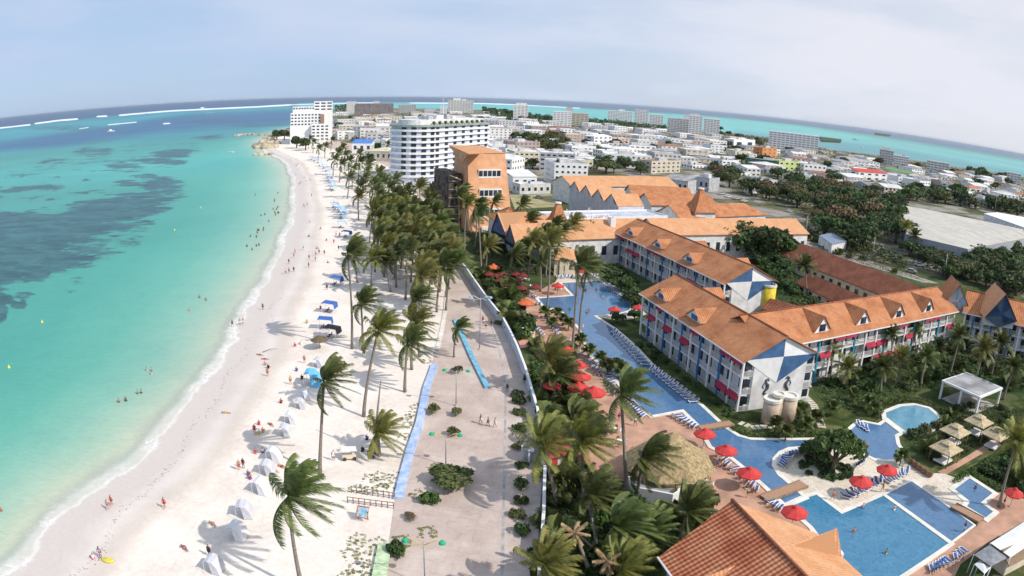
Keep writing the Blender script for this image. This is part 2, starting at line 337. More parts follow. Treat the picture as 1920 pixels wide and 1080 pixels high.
# weed beds and reef flats (mask only; the shader roughens the edges)
weed = np.zeros_like(X)
def bed(poly, w, a=1.0):
    global weed
    weed = np.maximum(weed, soft(uX, uY, poly, w) * front * a)
bed([(-300, 420), (0, 397), (50, 393), (115, 396), (132, 380), (200, 362), (265, 357), (278, 340), (330, 334), (352, 345), (358, 368), (335, 398), (312, 415), (292, 432), (300, 455), (255, 478), (255, 500), (180, 505), (100, 515), (50, 528), (0, 552), (-300, 640)], 16, .74)
bed([(268, 340), (300, 333), (340, 335), (352, 342), (300, 352)], 5, .9)
bed([(-300, 360), (15, 350), (100, 342), (122, 348), (105, 358), (30, 360), (-300, 380)], 8, .62)
bed([(120, 365), (180, 352), (225, 340), (235, 344), (180, 362), (130, 372)], 6, .45)
bed([(285, 425), (310, 418), (318, 440), (295, 455), (270, 458)], 7, .72)
for cx, cy, rx, ry, a in [(158, 528, 30, 12, .8), (140, 545, 22, 10, .7), (175, 540, 14, 8, .6), (50, 555, 26, 10, .7), (38, 572, 18, 9, .7), (0, 560, 30, 12, .7), (2, 592, 14, 22, .7), (18, 612, 16, 7, .6), (60, 520, 40, 12, .6), (240, 343, 25, 5, .55), (225, 385, 18, 5, .3), (160, 337, 8, 3, .6), (100, 600, 8, 5, .55), (405, 372, 26, 6, .35), (325, 290, 40, 7, .7), (300, 302, 50, 6, .55), (230, 310, 40, 5, .55), (175, 284, 40, 9, .5),
                          (110, 305, 40, 8, .4), (350, 283, 40, 6, .5), (420, 258, 60, 6, .5), (470, 275, 30, 10, .35), (270, 330, 30, 5, .5), (130, 240, 90, 5, .4), (20, 620, 30, 14, .5), (320, 395, 20, 8, .5), (60, 330, 60, 6, .3), (440, 300, 40, 2.5, .35), (200, 320, 60, 3, .4), (300, 352, 10, 30, .3), (90, 375, 50, 8, .3), (480, 235, 60, 5, .4), (395, 228, 70, 4, .4)]:
    q = np.hypot((uX - cx) / rx, (uY - cy) / ry); weed = np.maximum(weed, np.clip(1.25 - .6 * q ** 2, 0, 1) * front * min(.9, a * 1.12))
for ln, w, a in [([(0, 722), (22, 712), (42, 688), (64, 670)], 9, .95), ([(64, 670), (110, 645), (160, 615), (190, 583), (240, 540), (262, 510)], 6, .72), ([(280, 500), (310, 470), (345, 440), (355, 415)], 5, .6)]:
    weed = np.maximum(weed, np.clip(1.2 - pdist(uX, uY, ln) / w, 0, 1) * front * a)
bed([(-400, 345), (0, 330), (200, 325), (330, 318), (480, 300), (500, 262), (500, 240), (300, 262), (100, 292), (0, 305), (-400, 320)], 20, .30)
bed([(-300, 390), (0, 375), (60, 350), (0, 345), (-300, 360)], 10, .3)
foam = np.zeros_like(X)
for ln, w, a in [([(-200, 262), (0, 240), (55, 234)], 1.6, 1), ([(64, 232), (110, 226), (145, 223)], 1.9, 1), ([(183, 218.5), (202, 217.5)], 1.8, 1), ([(226, 216), (272, 212)], 1.8, 1), ([(275, 211.5), (320, 208), (400, 204), (480, 200.5), (545, 196.5)], 1.7, 1), ([(146, 242), (168, 238.5)], 1.0, .8), ([(205, 234), (256, 229)], 1.1, .9), ([(306, 232), (320, 231)], 1.5, .9),
                 ([(378, 202), (384, 202)], 2, .8), ([(385, 212), (405, 210)], 2.2, .45), ([(545, 196.5), (640, 193.5), (700, 192.5)], 1.1, .8), ([(770, 193), (900, 194), (960, 196)], 1.3, .85), ([(960, 196), (1000, 198), (1090, 203)], 1.3, .7), ([(1090, 203), (1200, 211), (1340, 220)], .9, .35),
                 ([(440, 253), (500, 251)], 1.5, .25), ([(380, 290), (415, 291)], 1.2, .35)]:
    foam = np.maximum(foam, np.clip(1.3 - pdist(uX, uY, ln) / w, 0, 1) * front * a)
idx = np.arange(nr * na).reshape(nr, na); i2 = np.roll(idx, -1, axis=1)
quads = np.stack([idx[:-1], i2[:-1], i2[1:], idx[1:]], -1).reshape(-1, 4)[:, ::-1]
me = bpy.data.meshes.new('sea')
def fast_mesh(me, V, Q):
    me.vertices.add(len(V)); me.vertices.foreach_set('co', np.asarray(V, np.float32).ravel())
    me.loops.add(Q.size); me.loops.foreach_set('vertex_index', Q.ravel().astype(np.int32))
    me.polygons.add(len(Q)); me.polygons.foreach_set('loop_start', np.arange(0, Q.size, 4, dtype=np.int32)); me.update(calc_edges=True)
fast_mesh(me, np.stack([X.ravel(), Y.ravel(), np.zeros(X.size)], -1), quads)
a = me.attributes.new('bed', 'FLOAT_COLOR', 'POINT'); a.data.foreach_set('color', np.concatenate([C.reshape(-1, 3), np.ones((X.size, 1))], 1).astype(np.float32).ravel())
for nm, arr in (('weed', weed), ('foam', foam), ('shore', np.minimum(sd_, 500))):
    a = me.attributes.new(nm, 'FLOAT', 'POINT'); a.data.foreach_set('value', arr.astype(np.float32).ravel())
sea = bpy.data.objects.new('sea', me); COL.objects.link(sea); tag(sea, 'turquoise sea with dark weed beds and a white reef line', kind='structure')
m = bpy.data.materials.new('sea_water'); m.use_nodes = True; t = m.node_tree; l = t.links.new; b = t.nodes['Principled BSDF']
b.inputs['Roughness'].default_value = .35; b.inputs['Specular IOR Level'].default_value = .14
at = {k: node(t, 'ShaderNodeAttribute', attribute_name=k) for k in ('bed', 'weed', 'foam', 'shore')}
tc = node(t, 'ShaderNodeTexCoord')
def noise(t, src, sc, det=5, rough=.6, dist=0.0, stretch=None):
    if stretch:
        mp = node(t, 'ShaderNodeMapping'); mp.inputs['Scale'].default_value = stretch; t.links.new(src, mp.inputs[0]); src = mp.outputs[0]
    n = node(t, 'ShaderNodeTexNoise'); n.inputs['Scale'].default_value = sc; n.inputs['Detail'].default_value = det; n.inputs['Roughness'].default_value = rough; n.inputs['Distortion'].default_value = dist
    t.links.new(src, n.inputs['Vector']); return n.outputs['Fac']
def mrange(t, src, a, b_, c=0.0, d=1.0, smooth=False):
    n = node(t, 'ShaderNodeMapRange', i_1=a, i_2=b_, i_3=c, i_4=d)
    if smooth: n.interpolation_type = 'SMOOTHSTEP'
    t.links.new(src, n.inputs[0]); return n.outputs[0]
def math_(t, op, a, b_=None):
    n = node(t, 'ShaderNodeMath', operation=op)
    for i, v in enumerate((a, b_)):
        if v is None: continue
        if isinstance(v, (int, float)): n.inputs[i].default_value = v
        else: t.links.new(v, n.inputs[i])
    return n.outputs[0]
def mixc(t, f, a, b_, blend='MIX'):
    n = node(t, 'ShaderNodeMix', data_type='RGBA', blend_type=blend)
    for i, v in ((0, f), (6, a), (7, b_)):
        if isinstance(v, (int, float)): n.inputs[i].default_value = v
        elif isinstance(v, tuple): n.inputs[i].default_value = (*v, 1) if len(v) == 3 else v
        else: t.links.new(v, n.inputs[i])
    return n.outputs[2]
ob = tc.outputs['Object']
n1 = noise(t, ob, .040, 10, .66, .5, (.75, 1.1, 1)); n1b = noise(t, ob, .016, 5, .6, .4); n2 = noise(t, ob, .006, 6, .55, .3); n3 = noise(t, ob, .16, 4, .6)
w_ = math_(t, 'ADD', math_(t, 'MULTIPLY', at['weed'].outputs['Fac'], 1.0), math_(t, 'MULTIPLY', math_(t, 'SUBTRACT', n1, .5), 1.8)); w_ = math_(t, 'ADD', w_, math_(t, 'MULTIPLY', math_(t, 'SUBTRACT', n1b, .5), .8)); w_ = math_(t, 'ADD', w_, math_(t, 'MULTIPLY', math_(t, 'SUBTRACT', noise(t, ob, .16, 8, .75, .3, (.6, 1, 1)), .5), 1.3))
far_ = mrange(t, at['shore'].outputs['Fac'], 20, 90)
wm = mrange(t, math_(t, 'MULTIPLY', w_, far_), .36, .50, smooth=True)
wfade = mrange(t, at['weed'].outputs['Fac'], .02, .25)
wm = math_(t, 'MULTIPLY', math_(t, 'MULTIPLY', wm, wfade), .93)
base = mixc(t, mrange(t, n2, .35, .65), (.80, .88, .90), (1.14, 1.08, 1.06)); base = mixc(t, 1.0, at['bed'].outputs['Color'], base, 'MULTIPLY')
rp = mrange(t, noise(t, ob, .55, 5, .7, .6, (1, 2.6, 1)), .38, .66); base = mixc(t, rp, base, mixc(t, 1.0, base, (1.10, 1.09, 1.08), 'MULTIPLY'))
base = mixc(t, mrange(t, n3, .3, .7), base, mixc(t, 1.0, base, (1.12, 1.08, 1.06), 'MULTIPLY'))
wc = mixc(t, mrange(t, noise(t, ob, .10, 9, .78, .4, (.5, 1.2, 1)), .42, .6), (.016, .060, .075), (.045, .150, .155))
base = mixc(t, wm, base, wc)
# breakers on the reef, and the swash at the beach
fm = mrange(t, math_(t, 'ADD', at['foam'].outputs['Fac'], math_(t, 'MULTIPLY', math_(t, 'SUBTRACT', noise(t, ob, .008, 4), .5), 1.0)), .40, .62)
base = mixc(t, fm, base, (.85, .88, .90))
cap = math_(t, 'MULTIPLY', mrange(t, noise(t, ob, .035, 6, .7, 0, (1, 3, 1)), .73, .78), mrange(t, at['shore'].outputs['Fac'], 300, 480)); base = mixc(t, math_(t, 'MULTIPLY', cap, .7), base, (.7, .75, .8))
sw = math_(t, 'MULTIPLY', mrange(t, noise(t, ob, .45, 6, .7, 1.0), .50, .60), mrange(t, at['shore'].outputs['Fac'], 3.6, .8)); base = mixc(t, math_(t, 'MULTIPLY', math_(t, 'MULTIPLY', sw, .5), mrange(t, noise(t, ob, .045, 4), .46, .6)), base, (.85, .85, .84))
l(base, b.inputs['Base Color'])
bp = node(t, 'ShaderNodeBump'); bp.inputs['Strength'].default_value = .55; bp.inputs['Distance'].default_value = .3
l(noise(t, ob, .35, 5, .65, .3, (1, 2.2, 1)), bp.inputs['Height']); l(bp.outputs[0], b.inputs['Normal'])
me.materials.append(m)
# --- the land sheet
def ground_mat(name, stops, sc=.12, fine=2.5, bump=.15, ct=.2):
    m = bpy.data.materials.new(name); m.use_nodes = True; t = m.node_tree; b = t.nodes['Principled BSDF']; b.inputs['Roughness'].default_value = .95; b.inputs['Specular IOR Level'].default_value = .1
    ob = node(t, 'ShaderNodeTexCoord').outputs['Object']; cr = node(t, 'ShaderNodeValToRGB'); e = cr.color_ramp.elements
    t.links.new(noise(t, ob, sc, 9, .65, .6), cr.inputs[0])
    e[0].position, e[1].position = stops[0][0], stops[-1][0]; e[0].color = (*stops[0][1], 1); e[1].color = (*stops[-1][1], 1)
    for p, c in stops[1:-1]: e.new(p).color = (*c, 1)
    out = mixc(t, mrange(t, noise(t, ob, fine, 4), .35, .65), mixc(t, 1.0, cr.outputs[0], (1 - ct, 1 - ct, 1 - ct), 'MULTIPLY'), mixc(t, 1.0, cr.outputs[0], (1 + ct * .5, 1 + ct * .45, 1 + ct * .4), 'MULTIPLY'))
    t.links.new(out, b.inputs['Base Color'])
    if bump:
        bp = node(t, 'ShaderNodeBump'); bp.inputs['Strength'].default_value = bump; t.links.new(noise(t, ob, fine, 5), bp.inputs['Height']); t.links.new(bp.outputs[0], b.inputs['Normal'])
    MATS[name] = m; return m
def sheet(name, poly, z, m, label=None, th=.02):
    mb = MB(); P = [(p[0], p[1]) for p in poly]; mb.prism(P, z - th, z)
    o = mb.build(name, m); tag(o, label, kind='structure'); return o
#T
TOWNG = ground_mat('town_ground', [(.36, (.06, .075, .035)), (.44, (.11, .12, .06)), (.50, (.20, .18, .13)), (.56, (.34, .31, .27)), (.64, (.22, .22, .22))], .03, .5, 0)
GARD = ground_mat('garden_soil', [(.38, (.035, .06, .02)), (.5, (.06, .09, .03)), (.62, (.13, .12, .06))], .12, 2.5)
LAWN = ground_mat('lawn_grass', [(.38, (.028, .045, .014)), (.50, (.055, .078, .022)), (.64, (.15, .15, .06))], .25, 5)
sheet('ground', land_poly, .03, TOWNG, 'island ground between the houses of the town', 2)
SAND = ground_mat('dry_sand', [(.36, (.72, .635, .555)), (.5, (.79, .705, .625)), (.64, (.83, .75, .675))], .10, 1.1, .35, .08)
wall_px = [(834, 430), (845, 457), (862, 485), (877, 505), (887, 520), (912, 555), (942, 592), (956, 618), (970, 647), (985, 687), (1000, 737), (1008, 765), (1012, 800)]
wallL = PX(wall_px, 2.3)
prom_w = PX([(700, 1150), (722, 1075), (741, 935), (762, 840), (795, 728), (815, 665), (829, 600), (838, 545), (830, 500), (812, 430), (790, 380), (770, 345), (742, 320), (700, 300), (655, 290), (610, 275), (575, 262), (548, 258)])
beach_in = PX([(700, 1200), (722, 1075), (741, 935), (762, 840), (795, 728), (815, 665), (829, 600), (838, 545), (830, 500), (812, 430), (790, 380), (770, 345), (742, 320), (700, 300), (655, 290), (610, 275), (575, 262), (530, 255)])
t = SAND.node_tree; b = t.nodes['Principled BSDF']; ob = node(t, 'ShaderNodeTexCoord').outputs['Object']; src = b.inputs['Base Color'].links[0].from_socket
tr_ = math_(t, 'MULTIPLY', mrange(t, noise(t, ob, 3.2, 3, .6), .56, .66), mrange(t, noise(t, ob, .09, 4), .40, .60)); t.links.new(mixc(t, tr_, src, mixc(t, 1.0, src, (.86, .85, .84), 'MULTIPLY')), b.inputs['Base Color'])
sheet('beach', shore[:-4] + beach_in[::-1], .10, SAND, 'wide pale sand beach along the turquoise bay', .12)
# the wet strip with the last wash of foam, carried along the waterline
def resample(P, step):
    out = [P[0].copy()]; acc = 0
    for i in range(len(P) - 1):
        a, b_ = P[i], P[i + 1]; n = max(1, int((b_ - a).length / step))
        for k in range(1, n + 1): out.append(a.lerp(b_, k / n))
    return out
cl = resample([Vector((p[0], p[1], 0)) for p in shore[1:-4]], 2.0)
for _ in range(6): cl = [cl[0]] + [(cl[i - 1] + cl[i] * 2 + cl[i + 1]) / 4 for i in range(1, len(cl) - 1)] + [cl[-1]]
offs = [-5, -3.5, -2, -1, 0, 1, 2, 3.5, 5, 7, 9, 12, 15]
V, D = [], []
for i, p in enumerate(cl):
    d = (cl[min(i + 1, len(cl) - 1)] - cl[max(i - 1, 0)]).normalized(); nrm = Vector((d.y, -d.x, 0)); w = .8 + .5 * sin(i * .11) + .4 * sin(i * .29 + 1)
    fade = min(1.0, 250.0 / max(p.length, 1) + .35)
    for o in offs: q = p + nrm * (o + w * (1 if o > -4 else 0)); V.append((q.x, q.y, .125 + .004 * o if o < 0 else .13)); D.append(o)
k = len(offs); ii = np.arange(len(V)).reshape(-1, k)
Q = np.stack([ii[:-1, :-1], ii[:-1, 1:], ii[1:, 1:], ii[1:, :-1]], -1).reshape(-1, 4)
me = bpy.data.meshes.new('wet_sand'); fast_mesh(me, V, Q); a = me.attributes.new('d', 'FLOAT', 'POINT'); a.data.foreach_set('value', np.array(D, np.float32))
o = bpy.data.objects.new('wet_sand', me); COL.objects.link(o); tag(o, 'band of wet pinkish sand with thin foam at the waterline', kind='structure')
m = bpy.data.materials.new('swash'); m.use_nodes = True; t = m.node_tree; b = t.nodes['Principled BSDF']; b.inputs['Roughness'].default_value = .6; b.inputs['Specular IOR Level'].default_value = .2
d_ = node(t, 'ShaderNodeAttribute', attribute_name='d').outputs['Fac']; ob = node(t, 'ShaderNodeTexCoord').outputs['Object']
nl = math_(t, 'MULTIPLY', math_(t, 'SUBTRACT', noise(t, ob, .10, 6, .6, .5), .5), 6.5); dd = math_(t, 'ADD', d_, nl)
cr = node(t, 'ShaderNodeValToRGB'); t.links.new(mrange(t, dd, -6, 16), cr.inputs[0]); e = cr.color_ramp.elements
st = [(0.0, (.38, .55, .49)), (.12, (.50, .56, .49)), (.24, (.60, .57, .50)), (.268, (.72, .69, .64)), (.29, (.60, .54, .49)), (.50, (.60, .53, .48)), (.60, (.66, .59, .54)), (.75, (.79, .705, .625))]
e[0].position = st[0][0]; e[0].color = (*st[0][1], 1); e[1].position = st[-1][0]; e[1].color = (*st[-1][1], 1)
for p, c in st[1:-1]: e.new(p).color = (*c, 1)
ff = math_(t, 'MULTIPLY', mrange(t, noise(t, ob, .6, 7, .75, 1.5), .46, .60), math_(t, 'MULTIPLY', mrange(t, dd, -4.5, -1.0), mrange(t, dd, .9, .1)))
col_ = mixc(t, math_(t, 'MULTIPLY', ff, mrange(t, noise(t, ob, .045, 4), .44, .58)), cr.outputs[0], (.84, .83, .80)); col_ = mixc(t, mrange(t, noise(t, ob, 1.5, 4), .4, .6), col_, mixc(t, 1.0, col_, (.95, .95, .95), 'MULTIPLY'))
t.links.new(col_, b.inputs['Base Color'])
tr = node(t, 'ShaderNodeBsdfTransparent'); ms = node(t, 'ShaderNodeMixShader')
al = math_(t, 'MULTIPLY', mrange(t, math_(t, 'ADD', d_, math_(t, 'MULTIPLY', nl, .35)), -4.6, -1.5, smooth=True), mrange(t, d_, 14.5, 7.5, smooth=True))
t.links.new(al, ms.inputs[0]); t.links.new(tr.outputs[0], ms.inputs[1]); t.links.new(b.outputs[0], ms.inputs[2]); t.links.new(ms.outputs[0], t.nodes['Material Output'].inputs['Surface'])
me.materials.append(m)
# --- promenade
PAV = ground_mat('promenade_paving', [(.36, (.47, .375, .325)), (.5, (.53, .43, .375)), (.64, (.60, .505, .445))], .15, 3, .05, .06)
prom = prom_w[:-2] + PX([(600, 258), (660, 270), (720, 290), (752, 318), (776, 345), (800, 370), (822, 400)]) + wallL + PX([(1018, 880), (1012, 960), (1006, 1080), (1000, 1180)])
t = PAV.node_tree; b = t.nodes['Principled BSDF']; br = node(t, 'ShaderNodeTexBrick'); br.inputs['Scale'].default_value = 1; br.inputs['Brick Width'].default_value = 2.4; br.inputs['Row Height'].default_value = 2.4; br.inputs['Mortar Size'].default_value = .05; br.inputs['Mortar Smooth'].default_value = .5
br.inputs['Color1'].default_value = (1, 1, 1, 1); br.inputs['Color2'].default_value = (.965, .96, .955, 1); br.inputs['Mortar'].default_value = (.87, .86, .85, 1); ob = node(t, 'ShaderNodeTexCoord').outputs['Object']; mp = node(t, 'ShaderNodeMapping'); mp.inputs['Rotation'].default_value = (0, 0, .12); t.links.new(ob, mp.inputs[0]); t.links.new(mp.outputs[0], br.inputs['Vector'])
src = b.inputs['Base Color'].links[0].from_socket; st_ = mixc(t, mrange(t, noise(t, ob, .35, 7, .7, 1.0), .56, .72), (1, 1, 1), (.80, .77, .74)); t.links.new(mixc(t, 1.0, mixc(t, 1.0, src, br.outputs['Color'], 'MULTIPLY'), st_, 'MULTIPLY'), b.inputs['Base Color'])
sheet('promenade', prom, .14, PAV, 'pinkish paved promenade between the beach and the hotel wall', .1)
mb = MB(); mb.strip(PX([(941, 1110), (944, 960), (947, 810), (948, 740), (945, 700), (935, 655), (920, 610)]), .35, .1, .150); tag(mb.build('drainage_channel', CONC), 'pale drainage line along the promenade', kind='structure')
mb = MB()
for y in range(40): 
    pass
sheet('hotel_ground', wallL + PX([(1020, 880), (1014, 1000), (1010, 1180), (2100, 1180), (2150, 640), (1925, 560), (1760, 520), (1500, 452), (1440, 420), (1330, 388), (1200, 350), (1040, 330), (960, 372), (850, 372)]), .08, GARD, 'planted ground of the resort gardens', .06)
for lab, pl in [('lawn strip beside the long pool wing', [(1150, 610), (1206, 600), (1215, 640), (1387, 778), (1440, 770), (1600, 760), (1660, 740), (1690, 700), (1560, 690), (1530, 650), (1790, 640), (1800, 700), (1700, 745), (1690, 763), (1662, 775), (1640, 792), (1600, 797), (1580, 822), (1520, 822), (1410, 822), (1384, 815), (1350, 797), (1188, 648)]),
                ('lawn between the cabanas and the terracotta path', [(1700, 868), (1745, 850), (1925, 740), (1925, 800), (1760, 905)]), ('lawn by the small pool on the right', [(1765, 902), (1925, 815), (1925, 905), (1870, 915), (1822, 893), (1786, 912)])]:
    sheet('lawn', PX(pl), .10, LAWN, lab, .05)
# stepping-stone paths in the lawn
STONE = mat('pale_stone', (.58, .52, .42), .9, .1, 1)
for lab, pl in [('curved stepping stone path round the gable end', [(1390, 795), (1412, 803), (1440, 801), (1465, 793), (1485, 783), (1500, 770), (1503, 757), (1500, 745)]), ('straight stepping stone path through the lawn', [(1510, 745), (1525, 760), (1533, 780), (1542, 806)])]:
    P = resample(PX(pl), .9); mb = MB()
    for i, p in enumerate(P[:-1]):
        d = (P[i + 1] - p); mb.box(-.36, -.75, .1, .36, .75, .17, 0, atan2(d.y, d.x), (p.x, p.y))
    tag(mb.build('garden_path', STONE), lab, kind='structure')
# --- decks and pools
sheet('pool_terrace', PX([(1012, 545), (1060, 520), (1115, 515), (1122, 530), (1055, 532), (1075, 556), (1010, 560), (1020, 575), (1048, 575), (1088, 617), (1110, 660), (1130, 690), (1160, 730), (1200, 762), (1222, 782), (1282, 771), (1335, 838), (1387, 868), (1500, 968), (1540, 1000), (1560, 1100), (1380, 1180), (1330, 960), (1250, 930), (1180, 930), (1100, 900), (1090, 850), (1085, 780), (1075, 700), (1040, 640), (985, 648), (975, 640), (1000, 625), (975, 570), (955, 545)]), .16, TERRA, 'terracotta sun terrace along the winding pool', .1)
CREAMD = ground_mat('cream_paving', [(.36, (.62, .54, .43)), (.5, (.67, .59, .48)), (.64, (.72, .65, .55))], .2, 2.5, .05)
island = [(1523, 838), (1478, 841), (1459, 849), (1448, 862), (1446, 875), (1457, 893), (1480, 912), (1500, 933), (1511, 936), (1530, 929), (1577, 965), (1655, 931), (1708, 904), (1758, 937), (1789, 960), (1812, 952), (1819, 943), (1788, 921), (1812, 905), (1770, 890), (1735, 888), (1720, 880), (1700, 866), (1690, 862), (1672, 865), (1640, 862), (1615, 850), (1604, 838), (1570, 836)]
sheet('island_terrace', PX(island), .18, CREAMD, 'cream paved terrace between the two pools round the big tree', .12)
sheet('poolside_terrace', PX([(1040, 533), (1050, 512), (1075, 505), (1120, 515), (1128, 527), (1188, 566), (1212, 590), (1180, 600), (1150, 600), (1120, 596), (1114, 593), (1160, 585), (1177, 578), (1168, 566), (1125, 533), (1055, 536)]), .17, CREAMD, 'pale paving round the far end of the upper pool', .1)
sheet('poolside_path', PX([(1838, 945), (1862, 962), (1847, 973), (1833, 983), (1831, 988), (1781, 1023), (1688, 1082), (1600, 1150), (1740, 1180), (1800, 1060), (1850, 1020), (1925, 975), (1925, 940), (1890, 925), (1862, 925)]), .17, TERRA, 'terracotta path along the lower edge of the big pool', .1)
sheet('garden_lane', PX([(1770, 893), (1758, 886), (1785, 873), (1815, 855), (1925, 785), (1925, 800), (1830, 858)]), .15, TERRA, 'narrow brick lane crossing the right lawn', .05)
POOL = water_mat('pool_water', (.060, .145, .275), (.095, .20, .34), .9, .10, .10)
POOLD = water_mat('pool_water_deep', (.040, .165, .29), (.075, .235, .37), 1.1, .08, .2)
POOLK = water_mat('pool_water_small', (.10, .26, .36), (.16, .34, .44), .4, .08, .1)
river = [(1053, 532), (1125, 528), (1150, 548), (1182, 571), (1180, 583), (1158, 590), (1113, 594), (1150, 618), (1187, 650), (1225, 692), (1280, 740), (1312, 762), (1347, 795), (1360, 806), (1382, 820), (1407, 827), (1460, 828), (1525, 827), (1582, 828), (1594, 820), (1597, 806), (1606, 798), (1620, 794), (1650, 800), (1663, 790), (1690, 811), (1677, 818), (1680, 835), (1692, 852), (1690, 862), (1672, 865), (1640, 862), (1615, 850), (1602, 842), (1570, 839),
         (1523, 838), (1478, 841), (1459, 849), (1448, 862), (1446, 875), (1457, 893), (1480, 912), (1505, 935), (1473, 948), (1440, 917), (1395, 877), (1370, 857), (1335, 840), (1312, 800), (1281, 770), (1222, 781), (1193, 757), (1152, 708), (1127, 687), (1102, 655), (1088, 617), (1047, 578), (1025, 581), (1009, 561), (1076, 556)]
mainp = [(1507, 937), (1530, 930), (1577, 966), (1655, 932), (1778, 1021), (1688, 1081), (1600, 1140), (1560, 1100), (1560, 1040), (1523, 990), (1478, 950)]
shal = [(1658, 931), (1708, 905), (1788, 961), (1824, 987), (1780, 1020)]
smallp = [(1817, 899), (1860, 927), (1838, 945), (1861, 962), (1847, 973), (1812, 952), (1818, 943), (1789, 920)]
kidp = [(1662, 789), (1660, 776), (1690, 764), (1715, 762), (1740, 768), (1757, 783), (1758, 796), (1741, 808), (1715, 812), (1691, 811)]
def pool(name, label, px, m, z=.22, rim=.75):
    P = PX(px); r = thing(name, label, 'swimming pool', (P[0].x, P[0].y, 0))
    mb = MB(); mb.prism([(p.x, p.y) for p in P], .05, z); mb.build('water', m, r, world=True)
    mb = MB(); ctr = [Vector((p.x, p.y, 0)) for p in P]; ring = ctr + [ctr[0], ctr[1]]
    n = len(ctr); sgn = 1 if sum(ctr[i].x * ctr[(i + 1) % n].y - ctr[(i + 1) % n].x * ctr[i].y for i in range(n)) > 0 else -1
    out = []
    for i in range(n):
        a, b_, c = ctr[i - 1], ctr[i], ctr[(i + 1) % n]; d1 = (b_ - a).normalized(); d2 = (c - b_).normalized()
        n1_ = Vector((d1.y, -d1.x, 0)) * sgn; n2_ = Vector((d2.y, -d2.x, 0)) * sgn; q = n1_ + n2_; q = q / max(.6, q.dot(n1_)); out.append(b_ + q * rim)
    for i in range(n):
        j = (i + 1) % n; a, b_, c, d = ctr[i], ctr[j], out[j], out[i]; zt = z + .06
        mb.face([(a.x, a.y, zt), (b_.x, b_.y, zt), (c.x, c.y, zt), (d.x, d.y, zt)]); mb.face([(a.x, a.y, .05), (b_.x, b_.y, .05), (b_.x, b_.y, zt), (a.x, a.y, zt)]); mb.face([(d.x, d.y, .05), (c.x, c.y, .05), (c.x, c.y, zt), (d.x, d.y, zt)])
    mb.build('coping', COPING, r, world=True); return r
pool('winding_pool', 'long winding blue pool from the upper terrace round the tree island', river, POOL)
pool('main_pool', 'large deep blue rectangular pool at the lower right', mainp, POOLD, .20)
pool('shallow_pool', 'light blue shallow pool behind the low white divider', shal, POOL, .23, .35)
pool('small_pool', 'small stepped pool beside the brown footbridge on the right', smallp, POOL, .21, .9)
pool('round_pool', 'round children pool with white rim near the flat-roofed pavilion', kidp, POOLK, .24, .9)
DECKW = mat('bridge_planks', (.42, .25, .16), .8, .15, 2, stretch=(1, 10, 1))
def bridge(label, a, b_, w):
    A, B = G(*a), G(*b_); d = B - A; r = thing('footbridge', label, 'footbridge', (A.x, A.y, 0), atan2(d.y, d.x), 'brown footbridges over the pools'); Lg = d.length
    mb = MB(); mb.box(0, -w / 2, .42, Lg, w / 2, .55); mb.build('walkway', DECKW, r)
    for s in (-1, 1):
        mb = MB(); mb.box(0, s * w / 2 - .06, .30, Lg, s * w / 2 + .06, .64); mb.build('side_beam', WOOD, r)
bridge('brown footbridge near the gable end of the pool wing', (1312, 808), (1372, 798), 1.7)
bridge('brown footbridge to the island terrace below the round umbrellas', (1432, 940), (1506, 912), 1.9)
bridge('brown footbridge beside the small stepped pool', (1786, 953), (1838, 981), 1.9)
# low walls and the hotel's boundary wall
MOSB = mat('mosaic_blue', (.30, .42, .68), .6, .25, 1.2, col2=(.52, .62, .80)); MOSC = mat('mosaic_sky', (.20, .46, .62), .6, .15, 1.5); MOSG = mat('mosaic_green', (.52, .64, .40), .6, .15, 1.2)
def lowwall(name, label, px, w, h, m, cat, cap=None):
    P = PX(px, h); r = thing(name, label, cat, (P[0].x, P[0].y, 0)); mb = MB(); mb.strip(P, w, .05, h - (.06 if cap else 0)); mb.build('wall', m, r, world=True)
    if cap: mb = MB(); mb.strip(P, w + .06, h - .06, h); mb.build('coping', cap, r, world=True)
    return r
lowwall('mosaic_wall', 'long low wall of blue mosaic between sand and promenade', [(815, 682), (800, 725), (787, 790), (770, 840), (757, 890), (747, 932)], 1.25, .5, MOSB, 'low wall')
lowwall('mosaic_bench', 'sky blue mosaic bench in the middle of the promenade', [(853, 598), (868, 630), (884, 666), (900, 698), (914, 725)], .95, .5, MOSC, 'bench')
lowwall('mosaic_wall', 'pale green low wall at the bottom edge of the beach', [(722, 1018), (716, 1050), (711, 1078), (704, 1120)], 1.6, .5, MOSG, 'low wall')
HWALL = mat('boundary_wall_paint', (.50, .56, .64), .8, .1, .5)
lowwall('boundary_wall', 'curved white-capped wall between the promenade and the resort', wall_px, .35, 2.3, HWALL, 'wall', WHITE)
lowwall('boundary_wall', 'straight white-capped wall running down past the gate', [(1022, 872), (1021, 900), (1020, 950), (1017, 1000), (1013, 1050), (1009, 1100)], .35, 2.3, HWALL, 'wall', WHITE)
lowwall('kerb', 'white kerb on the sand side of the promenade', [(838, 545), (835, 580), (829, 615), (820, 655)], .9, .25, COPING, 'kerb')

sheet('garden_path', PX([(972, 641), (1040, 634), (1044, 644), (976, 654)]), .165, mat('pink_path', (.62, .30, .24), .85, .1, 1), 'pinkish path from the curved wall to the upper terrace', .05)
sheet('gravel_strip', PX([(1500, 447), (1700, 512), (1760, 532), (1730, 530), (1600, 492), (1500, 455)]), .11, mat('gravel', (.34, .31, .27), .95, .2, .6), 'pale gravel strip beyond the long brown roof', .05)
